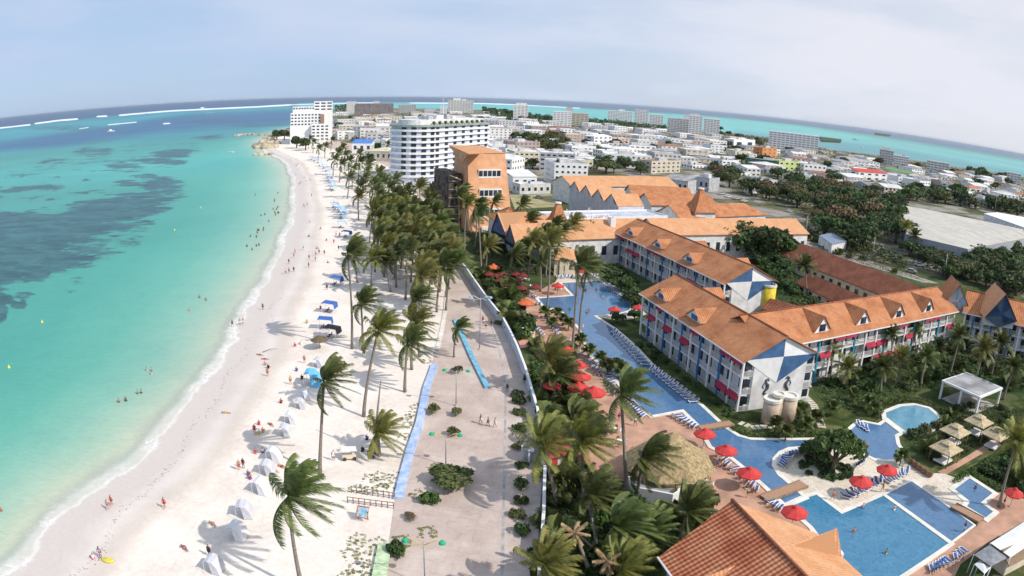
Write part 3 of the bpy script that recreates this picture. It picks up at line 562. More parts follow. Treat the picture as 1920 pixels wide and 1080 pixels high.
# ================================================================== BUILDINGS
RAILM = mat('balcony_rail', (.62, .61, .60), .7, .08, 1.5); SHUT = mat('balcony_wall', (.55, .50, .46), .85, .1, .8)
ROOFG = mat('roof_grey', (.34, .34, .34), .9, .2, .25, rand=.25); ROOFW = mat('roof_white', (.72, .72, .72), .85, .12, .2, rand=.10); ROOFR = mat('roof_rust', (.30, .15, .10), .9, .25, .3, rand=.2)
WALLR = mat('house_walls', (.62, .61, .59), .85, .10, .35, rand=.16); WALLC = mat('house_walls_cream', (.60, .54, .43), .85, .10, .35, rand=.15); WALLP = mat('house_walls_colour', (.52, .40, .34), .85, .10, .35, rand=.25)
_w = MB(); _w.box(-.5, -.04, 0, .5, .04, 1, 1); _w.box(-.44, -.055, .08, .44, -.042, .92, 0); WIN = template(_w, 'window', [GLASS, WHITE])
_w = MB(); _w.box(-.5, -.03, 0, .5, .03, 1, 0); WIND = template(_w, 'window', [GLASS])
_w = MB()
_w.box(-.5, -.03, 0, .5, .03, .06); _w.box(-.5, -.03, .92, .5, .03, 1)
for i in range(13): _w.box(-.48 + i * .078, -.02, .06, -.455 + i * .078, .02, .92)
RAIL = template(_w, 'balcony_railing', [RAILM])
_w = MB(); _w.face([(-.5, 0, 1), (-.5, -.6, .25), (.5, -.6, .25), (.5, 0, 1)]); _w.face([(-.5, -.6, .25), (-.5, -.6, 0), (.5, -.6, 0), (.5, -.6, .25)]); _w.face([(-.5, 0, 1), (-.5, 0, .25), (-.5, -.6, .25)]); _w.face([(.5, 0, 1), (.5, -.6, .25), (.5, 0, .25)])
AWNT = template(_w, 'awning', [AWN])
_w = MB(); _w.box(-.22, -.12, 0, .22, .2, 1); COLW = template(_w, 'column', [WHITE]); COLW_B = template(_w, 'column', [BLUEC]); COLW_T = template(_w, 'column', [TEALC])

def kite(mb, x, y0, y1, ze, zr, zb, off=.12, sgn=1):
    """the two-colour kite on a gable: blue upper-left and lower-right quarters, white the others (0 white, 1 blue)"""
    ym = (y0 + y1) / 2; c = (x + sgn * (off + .25), ym, ze + .15)
    A, Lp, Rp, B = (x + sgn * off, ym, zr - .25), (x + sgn * off, y0, ze), (x + sgn * off, y1, ze), (x + sgn * off, ym - .6, zb)
    for tri, mi in (((Lp, c, A), 1), ((A, c, Rp), 0), ((Rp, c, B), 1), ((B, c, Lp), 0)): mb.face(tri, mi)
def wing(label, p0, p1, width, eh, rh, nb, cols='blue', awn=(), gab=(0, 0), roofm=None, dorm=(), dormn=(), floors=3, over=.7, wseed=0, dorm_style='small', skipwin=False, group='orange roofed resort wings'):
    """a three-storey balcony wing: local x runs along the facade, y goes in under the roof"""
    d = p1 - p0; Lg = math.hypot(d.x, d.y); th = atan2(d.y, d.x); rnd = random.Random(wseed)
    r = thing('resort_wing', label, 'hotel wing', (p0.x, p0.y, 0), th, group); roofm = roofm or TILE
    fh = eh / floors; mb = MB(); y0, y1 = 1.3, width - .2
    mb.box(.3, y0, 0, Lg - .3, y1, eh - .05)
    for x, g in ((.3, gab[0]), (Lg - .3, gab[1])):
        s_ = -1 if x < 1 else 1; mb.face([(x, y0, eh - .05), (x, y1, eh - .05), (x, width / 2, rh - .3)], 0)
        if g: mb.box(x - (0 if s_ > 0 else .35), 2.2, 0, x + (.35 if s_ > 0 else 0), width - 2.2, eh - .02)
    mb.build('wall', WHITE2, r)
    for k in range(1, floors + 1):
        mb = MB(); z = k * fh; mb.box(0, 0, z - .28, Lg, 1.35, z - (.03 if k < floors else .06)); mb.box(.05, width - .25, z - .28, Lg - .05, width + .05, z - .05); mb.build('floor_slab', WHITE, r)
    bw = Lg / nb; cm = {'blue': COLW_B, 'teal': COLW_T}[cols]
    for i in range(nb + 1):
        c_ = cm if (i % 2 == 1 if cols == 'blue' else i % 3 == 1) and 0 < i < nb else COLW
        link(c_, r, (min(max(i * bw, .22), Lg - .22), -.03, 0), 0, (1, 1, eh - .08))
    for i in range(nb):
        for k in range(floors):
            xm = (i + .5) * bw; z = k * fh
            link(RAIL, r, (xm, .05, z + .02), 0, (bw - .5, 1, 1.05))
            if not skipwin: link(WIND, r, (xm + rnd.uniform(-.4, .4), 1.26, z + .15), 0, (bw * rnd.choice((.38, .45, .55)), 1, fh * .68))
            if (i, k) in awn: link(AWNT, r, (xm, -.02, z + fh - 1.15), 0, (bw - .35, 1.15, 1.05))
    # roof, two planes with a ridge cap and a fascia
    mb = MB(); o = over; sl = (rh - eh) / (width / 2); zo = eh - sl * o
    mb.roof([(-o, -o, zo + .15), (Lg + o, -o, zo + .15), (Lg + o, width / 2, rh + .15), (-o, width / 2, rh + .15)], 0, .16)
    mb.roof([(-o, width / 2, rh + .152), (Lg + o, width / 2, rh + .152), (Lg + o, width + o, zo + .15), (-o, width + o, zo + .15)], 0, .16)
    rf = mb.build('roof', roofm, r)
    mb = MB(); mb.tube([(-o, width / 2, rh + .2), (Lg + o, width / 2, rh + .2)], .16, 6); mb.build('ridge_cap', ROOFR if 0 else mat('ridge_tiles', (.36, .13, .07), .9, .15, 2), rf)
    mb = MB(); mb.box(-o, -o - .1, zo - .12, Lg + o, -o - .003, zo + .12); mb.build('fascia', WHITE, rf)
    def dormer(x, w, h, lng, side):
        """a small gabled dormer sitting on the slope"""
        s = 1 if side == 0 else -1; yb = 0 if side == 0 else width
        ylow = yb + s * .9; zl = eh + sl * .9 + .15
        dr = MB(); zt = zl + h; ye = yb + s * min(width / 2 - .2, .9 + h / sl); oh = .35
        f = lambda y: zt
        A = (x, ylow - s * oh, zt + .1); B = (x, ye, zt + .1)
        zs = zl + .35; ys = yb + s * (.9 + (zs - zl) / sl) 
        dr.roof([A, B, (x - w / 2 - .2, ys, zs), (x - w / 2 - .2, ylow - s * oh, zs)], 0, .08); dr.roof([A, B, (x + w / 2 + .2, ys, zs), (x + w / 2 + .2, ylow - s * oh, zs)], 0, .08)
        do = dr.build('dormer', roofm, r)
        g = MB(); g.face([(x - w / 2, ylow, zl - .2), (x + w / 2, ylow, zl - .2), (x + w / 2, ylow, zs), (x, ylow, zt), (x - w / 2, ylow, zs)]); g.build('dormer_front', WHITE, do)
        g = MB(); g.box(x - w * .2, ylow - s * .06 - .02, zl + .15, x + w * .2, ylow - s * .06 + .02, zl + h * .5); g.build('dormer_window', BLUEP if dorm_style == 'small' else GLASS, do)
    for x, w, h in dorm: dormer(x, w, h, 0, 0)
    for x, w, h in dormn: dormer(x, w, h, 0, 1)
    for x, g, s_ in ((.3 - .35, gab[0], -1), (Lg - .3 + .35, gab[1], 1)):
        if not g: continue
        mb = MB(); mb.face([(x, .2, eh - .1), (x, width - .2, eh - .1), (x, width / 2, rh - .15)][::s_], 0); mb.face([(x - s_ * .3, .2, eh - .1), (x - s_ * .3, width - .2, eh - .1), (x - s_ * .3, width / 2, rh - .15)][::-s_], 0)
        mb.build('gable_wall', WHITE, r)
        mb = MB(); kite(mb, x, .1, width - .1, eh - .05, rh, eh - 4.9, .06, s_); mb.build('gable_kite', [WHITE, BLUEP], r)
        for k in range(floors):
            for yy in (1.25, width - 1.25):
                link(WIND, r, (x - s_ * .32, yy, k * fh + 1.2), pi / 2, (1.3, 1, fh * .45)); link(RAIL, r, (x - s_ * .05, yy, k * fh + .05), pi / 2, (2.1, 1, 1.0))
    return r, Lg
Anw, Asw = G(1206, 549, 9.6), G(1397, 675, 9.6)
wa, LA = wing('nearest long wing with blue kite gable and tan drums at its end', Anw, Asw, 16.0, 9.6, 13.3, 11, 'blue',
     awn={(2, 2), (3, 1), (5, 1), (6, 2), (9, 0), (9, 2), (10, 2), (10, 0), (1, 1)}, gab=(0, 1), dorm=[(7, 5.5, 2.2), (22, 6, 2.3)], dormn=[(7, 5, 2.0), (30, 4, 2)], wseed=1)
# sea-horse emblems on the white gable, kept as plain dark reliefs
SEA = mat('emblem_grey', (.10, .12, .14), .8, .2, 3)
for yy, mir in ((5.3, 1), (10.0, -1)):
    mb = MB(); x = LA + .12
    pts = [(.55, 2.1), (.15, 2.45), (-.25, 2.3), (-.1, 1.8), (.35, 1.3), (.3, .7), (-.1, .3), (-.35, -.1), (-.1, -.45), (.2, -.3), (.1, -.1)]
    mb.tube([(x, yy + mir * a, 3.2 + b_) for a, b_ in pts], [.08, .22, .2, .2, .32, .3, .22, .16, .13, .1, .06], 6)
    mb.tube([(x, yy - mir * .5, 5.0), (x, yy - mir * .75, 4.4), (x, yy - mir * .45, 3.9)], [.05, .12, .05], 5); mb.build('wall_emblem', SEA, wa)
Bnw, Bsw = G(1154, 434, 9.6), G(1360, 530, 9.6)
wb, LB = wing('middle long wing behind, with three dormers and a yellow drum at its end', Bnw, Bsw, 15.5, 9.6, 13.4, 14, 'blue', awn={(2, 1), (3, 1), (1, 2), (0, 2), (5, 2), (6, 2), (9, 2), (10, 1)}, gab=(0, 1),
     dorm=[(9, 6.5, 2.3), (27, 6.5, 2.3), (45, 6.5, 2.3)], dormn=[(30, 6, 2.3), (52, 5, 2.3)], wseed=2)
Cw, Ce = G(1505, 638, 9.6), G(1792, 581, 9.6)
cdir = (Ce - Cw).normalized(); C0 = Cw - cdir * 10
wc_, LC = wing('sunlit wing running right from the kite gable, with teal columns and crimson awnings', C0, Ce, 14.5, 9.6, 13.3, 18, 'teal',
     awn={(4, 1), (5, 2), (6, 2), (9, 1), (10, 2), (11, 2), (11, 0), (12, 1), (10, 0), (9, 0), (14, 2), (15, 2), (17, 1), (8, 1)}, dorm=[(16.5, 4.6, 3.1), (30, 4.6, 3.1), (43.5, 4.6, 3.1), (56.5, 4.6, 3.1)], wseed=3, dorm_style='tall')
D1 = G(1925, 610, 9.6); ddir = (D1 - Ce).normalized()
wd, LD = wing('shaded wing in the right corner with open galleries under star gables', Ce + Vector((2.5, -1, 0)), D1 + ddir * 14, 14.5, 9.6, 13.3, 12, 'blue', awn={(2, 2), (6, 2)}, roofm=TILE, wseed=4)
# star gables at the corner
STARL = mat('gable_pale_blue', (.33, .48, .60), .7, .1, 1); STARD = mat('gable_dark_blue', (.10, .14, .22), .7, .1, 1)
def star_gable(label, pl, pr, ze, zt, depth, m1, m2, rm):
    A, B = G(*pl, ze), G(*pr, ze); d = B - A; r = thing('star_gable', label, 'roof gable', (A.x, A.y, 0), atan2(d.y, d.x), 'star gables on the corner roof'); w = math.hypot(d.x, d.y)
    mb = MB(); mb.face([(0, 0, ze), (w, 0, ze), (w / 2, .3, zt)]); mb.face([(0, 0, ze), (w / 2, .3, ze - 2.2), (w, 0, ze)]); mb.build('gable_wall', m1, r)
    mb = MB(); c = (w / 2, -.35, ze + 1.2)
    for a, b_ in (((0, -.02, ze), (w * .28, -.02, ze + (zt - ze) * .5)), ((w / 2, .2, zt), (w * .72, -.02, ze + (zt - ze) * .5)), ((w, -.02, ze), (w * .6, -.02, ze - 1.0))): mb.face([a, b_, c]); mb.face([c, b_, a])
    mb.build('gable_star', m2, r)
    mb = MB(); mb.roof([(-.3, -.4, ze - .1), (w / 2, -.4, zt + .15), (w / 2, depth, zt + .15), (-.3, depth, ze - .1)], 0, .12); mb.roof([(w + .3, -.4, ze - .1), (w / 2, -.4, zt + .15), (w / 2, depth, zt + .15), (w + .3, depth, ze - .1)], 0, .12); mb.build('roof', rm, r)
    mb = MB(); mb.box(.4, 1.0, ze - 2.2, w - .4, depth, ze - .05); mb.build('wall', WHITE2, r)
star_gable('pale blue glazed star gable where the two wings meet', (1769, 570), (1816, 577), 10.2, 15.6, 11, STARL, WHITE, TILE)
star_gable('dark blue star gable near the right edge of the photo', (1847, 594), (1906, 603), 10.2, 16.4, 12, STARD, BLUEP, TILE_PALE)
# drums
DRUM = mat('drum_tan', (.52, .40, .30), .85, .1, 1); YELL = mat('drum_yellow', (.70, .52, .04), .7, .1, 1)
def drum(label, px, z, r0, m, foot=None):
    P = G(*px, z); r = thing('stair_drum', label, 'tower', (P.x, P.y, 0), 0, 'round drums at the gable ends'); mb = MB(); mb.lathe([(r0, 0), (r0, z - .5)], 24, mi=0, smooth=True); mb.build('wall', m, r)
    mb = MB(); mb.lathe([(r0 + .12, z - .5), (r0 + .12, z), (r0 - .3, z), (r0 - .3, z - .25)], 24); mb.build('rim', COPING, r); mb = MB(); mb.lathe([(r0 - .3, z - .3), (.01, z - .3)], 24); mb.build('roof', CONC, r)
drum('front left tan drum below the kite gable', (1450, 746), 4.6, 1.55, DRUM); drum('right tan drum below the kite gable', (1482, 740), 4.9, 1.5, DRUM); drum('smallest tan drum tucked behind the other two', (1462, 737), 5.2, 1.1, DRUM)
drum('tall yellow drum with white top beside the far kite gable', (1443, 533), 8.6, 1.9, YELL)
# generic house given by its front eave line in the photograph
HN = 0
def house(name, label, cat, pl, pr, z, depth, kind='flat', rh=2.5, wall=None, roof=None, floors=0, cols=0, group=None, over=.5, ridge='x', side=True, winm=None, base=0.0, ww=.5, wh=.45, extra=None, par=.6):
    A, B = (G(*pl, z), G(*pr, z)) if not isinstance(pl, Vector) else (pl, pr)
    d = B - A; w = math.hypot(d.x, d.y); r = thing(name, label, cat, (A.x, A.y, base), atan2(d.y, d.x), group)
    wall = wall or WHITE2; roof = roof or TILE; h = z - base; o = over; mb = MB(); mb.box(0, 0, 0, w, depth, h)
    if kind == 'flat' and par:
        for q in ((0, 0, w, .22), (0, depth - .22, w, depth), (0, .22, .22, depth - .22), (w - .22, .22, w, depth - .22)): mb.box(q[0], q[1], h, q[2], q[3], h + par)
    if kind == 'gable':
        if ridge == 'x': [mb.face([(x, 0, h), (x, depth, h), (x, depth / 2, h + rh - .05)]) for x in (0, w)]
        else: [mb.face([(0, y, h), (w, y, h), (w / 2, y, h + rh - .05)]) for y in (0, depth)]
    mb.build('wall', wall, r); mb = MB()
    if kind == 'flat': mb.face([(.22, .22, h + .06), (w - .22, .22, h + .06), (w - .22, depth - .22, h + .06), (.22, depth - .22, h + .06)])
    elif kind == 'hip':
        if w > depth: R0, R1 = (depth / 2, depth / 2, h + rh), (w - depth / 2, depth / 2, h + rh)
        else: R0, R1 = (w / 2, w / 2, h + rh), (w / 2, depth - w / 2, h + rh)
        c = [(-o, -o, h), (w + o, -o, h), (w + o, depth + o, h), (-o, depth + o, h)]
        if w > depth: P_ = [[c[0], c[1], R1, R0], [c[1], c[2], R1], [c[2], c[3], R0, R1], [c[3], c[0], R0]]
        else: P_ = [[c[0], c[1], R0], [c[1], c[2], R1, R0], [c[2], c[3], R1], [c[3], c[0], R0, R1]]
        for q in P_: mb.roof(q, 0, .12)
    elif kind == 'gable':
        zo = h - rh / ((depth if ridge == 'x' else w) / 2) * o
        if ridge == 'x': mb.roof([(-o, -o, zo), (w + o, -o, zo), (w + o, depth / 2, h + rh), (-o, depth / 2, h + rh)], 0, .12); mb.roof([(-o, depth + o, zo), (w + o, depth + o, zo), (w + o, depth / 2, h + rh), (-o, depth / 2, h + rh)], 0, .12)
        else: mb.roof([(-o, -o, zo), (-o, depth + o, zo), (w / 2, depth + o, h + rh), (w / 2, -o, h + rh)], 0, .12); mb.roof([(w + o, -o, zo), (w + o, depth + o, zo), (w / 2, depth + o, h + rh), (w / 2, -o, h + rh)], 0, .12)
    elif kind == 'shed': mb.roof([(-o, -o, h), (w + o, -o, h), (w + o, depth + o, h + rh), (-o, depth + o, h + rh)], 0, .15)
    mb.build('roof', roof, r)
    if floors and cols:
        fh = h / floors; bw = w / cols; wm = winm or WIN
        for k in range(floors):
            for i in range(cols): link(wm, r, ((i + .5) * bw, -.02, k * fh + fh * .32), 0, (bw * ww, 1, fh * wh))
        if side:
            nc = max(1, int(depth / max(bw, 3))); left = A.x > 0; bd = depth / nc
            for k in range(floors):
                for i in range(min(nc, 6)): link(wm, r, (-.02 if left else w + .02, (i + .5) * bd, k * fh + fh * .32), -pi / 2 if left else pi / 2, (bd * ww * .8, 1, fh * wh))
    if extra: extra(r, w, depth, h)
    return r, w
# --- the long buildings behind with shade-darkened brown roofs, and the orange cluster round the lobby
def px_roof(name, label, cat, planes, m, walls=None, wm=None, wz=0.1, group=None, more=()):
    """roof built from planes whose corners are (px, py, height); walls drop from the listed outline"""
    c = Vector((0, 0, 0)); n = 0
    PL = [[G(*q) for q in pl] for pl in planes]
    for pl in PL:
        for q in pl: c += q; n += 1
    c /= n; r = thing(name, label, cat, (c.x, c.y, 0), 0, group); mb = MB()
    for pl in PL: mb.roof(pl, 0, .18)
    mb.build('roof', m, r, world=True)
    if walls:
        mb = MB(); O = [G(*q) for q in walls]
        for i in range(len(O)):
            a, b_ = O[i], O[(i + 1) % len(O)]; mb.face([(a.x, a.y, wz), (b_.x, b_.y, wz), (b_.x, b_.y, b_.z - .2), (a.x, a.y, a.z - .2)])
        mb.build('wall', wm or WHITE2, r, world=True)
    for nm, pts, mm in more:
        mb = MB(); mb.face([G(*q) for q in pts]); mb.build(nm, mm, r, world=True)
    return r
def gbar(label, ra, rb, rz_, ea, half, ez, m=None, name='resort_hall', cat='hotel hall', hip=(0, 0), wm=None, group='orange roofed halls round the lobby'):
    """gable bar from its ridge line (two photo points at height rz_)"""
    A, B = G(*ra, rz_), G(*rb, rz_); d = (B - A); Lg = math.hypot(d.x, d.y); r = thing(name, label, cat, (A.x, A.y, 0), atan2(d.y, d.x), group)
    mb = MB(); o = .6; h0, h1 = hip; c = [(-o, -half - o, ez), (Lg + o, -half - o, ez), (Lg + o, half + o, ez), (-o, half + o, ez)]; R0, R1 = (h0 or -o, 0, rz_), (Lg - h1 if h1 else Lg + o, 0, rz_)
    mb.roof([c[0], c[1], R1, R0], 0, .16); mb.roof([c[2], c[3], R0, R1], 0, .16)
    if h0: mb.roof([c[3], c[0], R0], 0, .16)
    if h1: mb.roof([c[1], c[2], R1], 0, .16)
    mb.build('roof', m or TILE, r)
    mb = MB(); mb.box(0, -half, 0, Lg, half, ez)
    if not h0: mb.face([(0, -half, ez), (0, half, ez), (0, 0, rz_ - .2)])
    if not h1: mb.face([(Lg, -half, ez), (Lg, half, ez), (Lg, 0, rz_ - .2)])
    mb.build('wall', wm or WHITE2, r)
    n = int(Lg / 4)
    for i in range(n): link(WIND, r, ((i + .5) * Lg / n, -half - .03, ez * .35), 0, (1.6, 1, ez * .35))
    return r
gbar('long shade-brown roofed service building behind the tree court', (1462, 442), (1722, 536), 8.5, 0, 7.5, 4.2, TILE_DARK, wm=CREAM)
gbar('low brown roofed building in front of the service building', (1520, 512), (1625, 560), 5.5, 0, 4.2, 2.4, TILE_DARK, wm=CREAM)
gbar('short brown roofed shed left of the lawn behind the sunlit wing', (1448, 560), (1500, 574), 5.5, 0, 4, 3.6, TILE_DARK, wm=CREAM)
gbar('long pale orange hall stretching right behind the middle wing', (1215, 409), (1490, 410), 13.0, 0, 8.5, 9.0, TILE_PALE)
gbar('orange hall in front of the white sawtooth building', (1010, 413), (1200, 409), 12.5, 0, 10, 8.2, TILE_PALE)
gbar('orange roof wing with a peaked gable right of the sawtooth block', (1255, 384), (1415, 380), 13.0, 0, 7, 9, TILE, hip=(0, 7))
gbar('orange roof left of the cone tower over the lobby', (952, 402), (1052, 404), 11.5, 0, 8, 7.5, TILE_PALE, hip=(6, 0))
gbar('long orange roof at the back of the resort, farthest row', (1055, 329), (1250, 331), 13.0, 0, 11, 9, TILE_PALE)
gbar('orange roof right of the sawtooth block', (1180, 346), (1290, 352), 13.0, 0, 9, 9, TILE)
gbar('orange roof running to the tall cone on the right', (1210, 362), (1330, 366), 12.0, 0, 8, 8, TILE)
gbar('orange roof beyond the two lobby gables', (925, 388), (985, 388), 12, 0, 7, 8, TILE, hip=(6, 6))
# dark-fronted lobby gables
def lobby_gable(label, apex, lft, rgt, back, zt, ze):
    px_roof('lobby_gable', label, 'roof gable', [[(*apex, zt), (*lft, ze), (back[0] - 10, back[1] + 2, ze), (*back, zt)], [(*apex, zt), (*rgt, ze), (back[0] + 40, back[1] + 24, ze), (*back, zt)]], TILE_PALE, group='dark fronted gables over the lobby',
            more=[('gable_wall', [(*apex, zt - .2), (*lft, ze - .1), (lft[0], lft[1] + 8, 1), (rgt[0], rgt[1] + 8, 1), (*rgt, ze - .1)], mat('lobby_front', (.05, .08, .16), .5, .3, 1))])
lobby_gable('left dark blue lobby gable under an orange roof', (932, 398), (921, 430), (950, 444), (985, 396), 13, 8)
lobby_gable('right dark blue lobby gable under an orange roof', (956, 420), (946, 448), (968, 462), (1010, 418), 12.5, 7)
def cone_tower(label, top, zt, r0, ze):
    P = G(*top, zt); r = thing('cone_tower', label, 'tower', (P.x, P.y, 0), .3, 'orange cone roofed towers'); mb = MB(); n = 4
    c = [(r0 * cos(pi / 4 + i * pi / 2), r0 * sin(pi / 4 + i * pi / 2), ze) for i in range(4)]; t_ = [(r0 * .13 * cos(pi / 4 + i * pi / 2), r0 * .13 * sin(pi / 4 + i * pi / 2), zt) for i in range(4)]; k_ = [(r0 * .48 * cos(pi / 4 + i * pi / 2), r0 * .48 * sin(pi / 4 + i * pi / 2), ze + (zt - ze) * .42) for i in range(4)]
    for i in range(4): j = (i + 1) % 4; mb.roof([c[i], c[j], k_[j], k_[i]]); mb.roof([k_[i], k_[j], t_[j], t_[i]])
    mb.build('roof', TILE, r); mb = MB(); mb.box(-r0 * .6, -r0 * .6, 0, r0 * .6, r0 * .6, ze + .02); mb.build('wall', WHITE2, r); mb = MB(); mb.lathe([(r0 * .17, zt - .1), (r0 * .17, zt + .35)], 8); mb.build('cap', WHITE, r)
cone_tower('left cone tower rising over the lobby roofs', (1047, 381), 17.5, 6.5, 9.5); cone_tower('right cone tower behind the orange halls', (1315, 354), 19.5, 7.5, 11)
px_roof('entrance_canopy', 'small hipped orange canopy on pillars facing the upper pool', 'pavilion', [[(1040, 487, 5), (1078, 487, 5), (1066, 465, 7.5), (1050, 464, 7.5)], [(1078, 487, 5), (1086, 471, 5), (1066, 465, 7.5)], [(1040, 487, 5), (1044, 468, 5), (1050, 464, 7.5)], [(1044, 468, 5), (1086, 471, 5), (1066, 465, 7.5), (1050, 464, 7.5)]], TILE_PALE)
ec = [o for o in COL.objects if o.name.startswith('entrance_canopy')][0]
for q in ((1044, 486), (1054, 487), (1064, 487), (1075, 486)):
    P = G(*q, 5); mb = MB(); mb.box(P.x - .6 , P.y + .3, .1, P.x + .6, P.y + 1.5, 4.85); mb.build('pillar', CREAM, ec, world=True)
def saw_extra(r, w, d, h): pass
# white sawtooth block: folded gables marching back from the camera
A = G(1160, 386, 11.5); Bq = G(1208, 386, 11.5); dx_ = (Bq - A); rs = thing('sawtooth_hall', 'white hall with a row of folded dark-tipped gables', 'hotel hall', (A.x, A.y, 0), atan2(dx_.y, dx_.x)); w = dx_.length
back = G(1068, 352, 11.5) - A; loc = Matrix.Rotation(-rs.rotation_euler.z, 4, 'Z') @ Vector((back.x, back.y, 0)); n = 4
mb = MB(); mb2 = MB(); mb3 = MB()
for i in range(n):
    a, b_ = i / n, (i + 1) / n; m_ = (a + b_) / 2
    P = lambda t, z, dx=0: (loc.x * t + dx, loc.y * t, z)
    mb.face([P(a, .1), P(a, 11.2), P(m_, 15.2), P(b_, 11.2), P(b_, .1)]); mb3.face([P(a, 11.2, -.1), P(m_, 15.2, -.1), P(a + (b_ - a) * .3, 12, -.1)]); mb3.face([P(m_ + .02, 15.2, -.1), P(b_, 11.2, -.1), P(b_ - .03, 12.2, -.1)])
    mb2.roof([P(a, 11.3, -.4), P(m_, 15.3, -.4), P(m_, 15.3, w), P(a, 11.3, w)]); mb2.roof([P(b_, 11.3, -.4), P(m_, 15.3, -.4), P(m_, 15.3, w), P(b_, 11.3, w)])
mb.face([(0, 0, .1), (w, 0, .1), (w, 0, 11.2), (0, 0, 11.2)]); mb.face([(w, 0, .1), (w + loc.x, loc.y, .1), (w + loc.x, loc.y, 11.2), (w, 0, 11.2)])
mb.build('wall', mat('sawtooth_wall', (.55, .56, .60), .8, .08, .5), rs); mb2.build('roof', TILE_PALE, rs); mb3.build('gable_glazing', mat('dark_blue_glazing', (.02, .035, .10), .3, .3, 1), rs)
house('service_block', 'low white flat roofed service block in front of the sawtooth hall', 'building', (1040, 412), (1252, 407), 9.5, 14, 'flat', wall=WHITE, roof=mat('roof_bluish', (.50, .53, .60), .8, .1, .3))
house('chimney_block', 'square white chimney block on the white roof', 'chimney', (1146, 412), (1155, 412), 13.0, 3, 'flat', wall=WHITE, roof=CONC)
def trellis():
    A = G(1058, 408, 11); B = G(1140, 402, 11); d = B - A; r = thing('white_trellis', 'white timber trellis with small pointed frames beside the cone', 'trellis', (A.x, A.y, 0), atan2(d.y, d.x)); Lg = math.hypot(d.x, d.y)
    for z in (9.6, 11.0): mb = MB(); mb.box(0, -.15, z, Lg, .15, z + .3); mb.build('beam', WHITE, r)
    for i in range(9): mb = MB(); x = i * Lg / 8; mb.box(x - .15, -.18, 0, x + .15, .18, 11.35); mb.build('post', WHITE, r)
    for x in (Lg * .05, Lg * .55):
        mb = MB(); mb.tube([(x - 1.6, 0, 11.3), (x, 0, 13.8), (x + 1.6, 0, 11.3)], .17, 5); mb.build('peak_frame', WHITE, r)
trellis()
# --- orange sloped slab hotel with teal stair side
def slab_hotel():
    zt = 29; A, B = G(877, 287, zt), G(947, 287, zt); bl, br = G(882, 400, 4), G(957, 393, 4)
    d = B - A; w = math.hypot(d.x, d.y); th = atan2(d.y, d.x); r = thing('orange_slab_hotel', 'tall orange sloped-face hotel with three bands of white-framed windows', 'hotel', (A.x, A.y, 0), th)
    mi = Matrix.Rotation(-th, 4, 'Z'); q = mi @ (bl - A); fy = -7.0; o_m = mat('orange_cladding', (.68, .36, .20), .85, .08, .4)
    mb = MB(); mb.face([(0, 0, zt), (-1, fy, 0), (w + 1.5, fy, 0), (w, 0, zt)]); mb.face([(w, 0, zt), (w + 1.5, fy, 0), (w + 1.5, 16, 0), (w, 16, zt)]); mb.face([(0, 0, zt), (0, 16, zt), (-1, 16, 0), (-1, fy, 0)]); mb.face([(0, 16, zt), (w, 16, zt), (w + 1.5, 16, 0), (-1, 16, 0)])
    mb.build('wall', o_m, r)
    mb = MB(); mb.roof([(-.3, -.3, zt), (w + .3, -.3, zt), (w * .55, 8, zt + 2.2), (w * .45, 8, zt + 2.2)]); mb.roof([(w + .3, -.3, zt), (w + .3, 16, zt), (w * .55, 8, zt + 2.2)]); mb.roof([(w + .3, 16, zt), (-.3, 16, zt), (w * .45, 8, zt + 2.2), (w * .55, 8, zt + 2.2)]); mb.roof([(-.3, 16, zt), (-.3, -.3, zt), (w * .45, 8, zt + 2.2)]); mb.build('roof', TILE_PALE, r)
    for k, z in enumerate((19.6, 12.4, 5.2, -1.5)):
        y = fy * (1 - (z + 1) / zt); wb_ = MB(); x0, x1 = w * .25, w * .85
        wb_.box(x0, y - .2, z, x1, y + 3.5, z + 3.4) if z > 0 else wb_.box(x0, y - .2, .1, x1, y + 3, 2)
        o = wb_.build('window_bay', WHITE, r)
        if z > 0:
            for i in range(5): link(WIND, o, (x0 + (i + .5) * (x1 - x0) / 5, y - .24, z + .8), 0, ((x1 - x0) / 5 * .82, 1, 2.1))
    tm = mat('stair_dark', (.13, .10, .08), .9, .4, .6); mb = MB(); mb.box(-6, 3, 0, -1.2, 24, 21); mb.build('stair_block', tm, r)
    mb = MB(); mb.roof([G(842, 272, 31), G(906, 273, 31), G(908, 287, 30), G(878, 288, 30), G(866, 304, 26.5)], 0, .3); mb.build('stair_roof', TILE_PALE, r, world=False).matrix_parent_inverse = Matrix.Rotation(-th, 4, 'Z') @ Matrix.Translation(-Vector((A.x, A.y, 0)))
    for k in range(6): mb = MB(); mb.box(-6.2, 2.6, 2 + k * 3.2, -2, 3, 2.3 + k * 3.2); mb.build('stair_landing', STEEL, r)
    mb = MB(); mb.tube([(-6, 2.3, 20.4), (-1.5, 2.3, 18.6)], .3, 5); mb.build('stair_rail', CREAM, r)
slab_hotel()
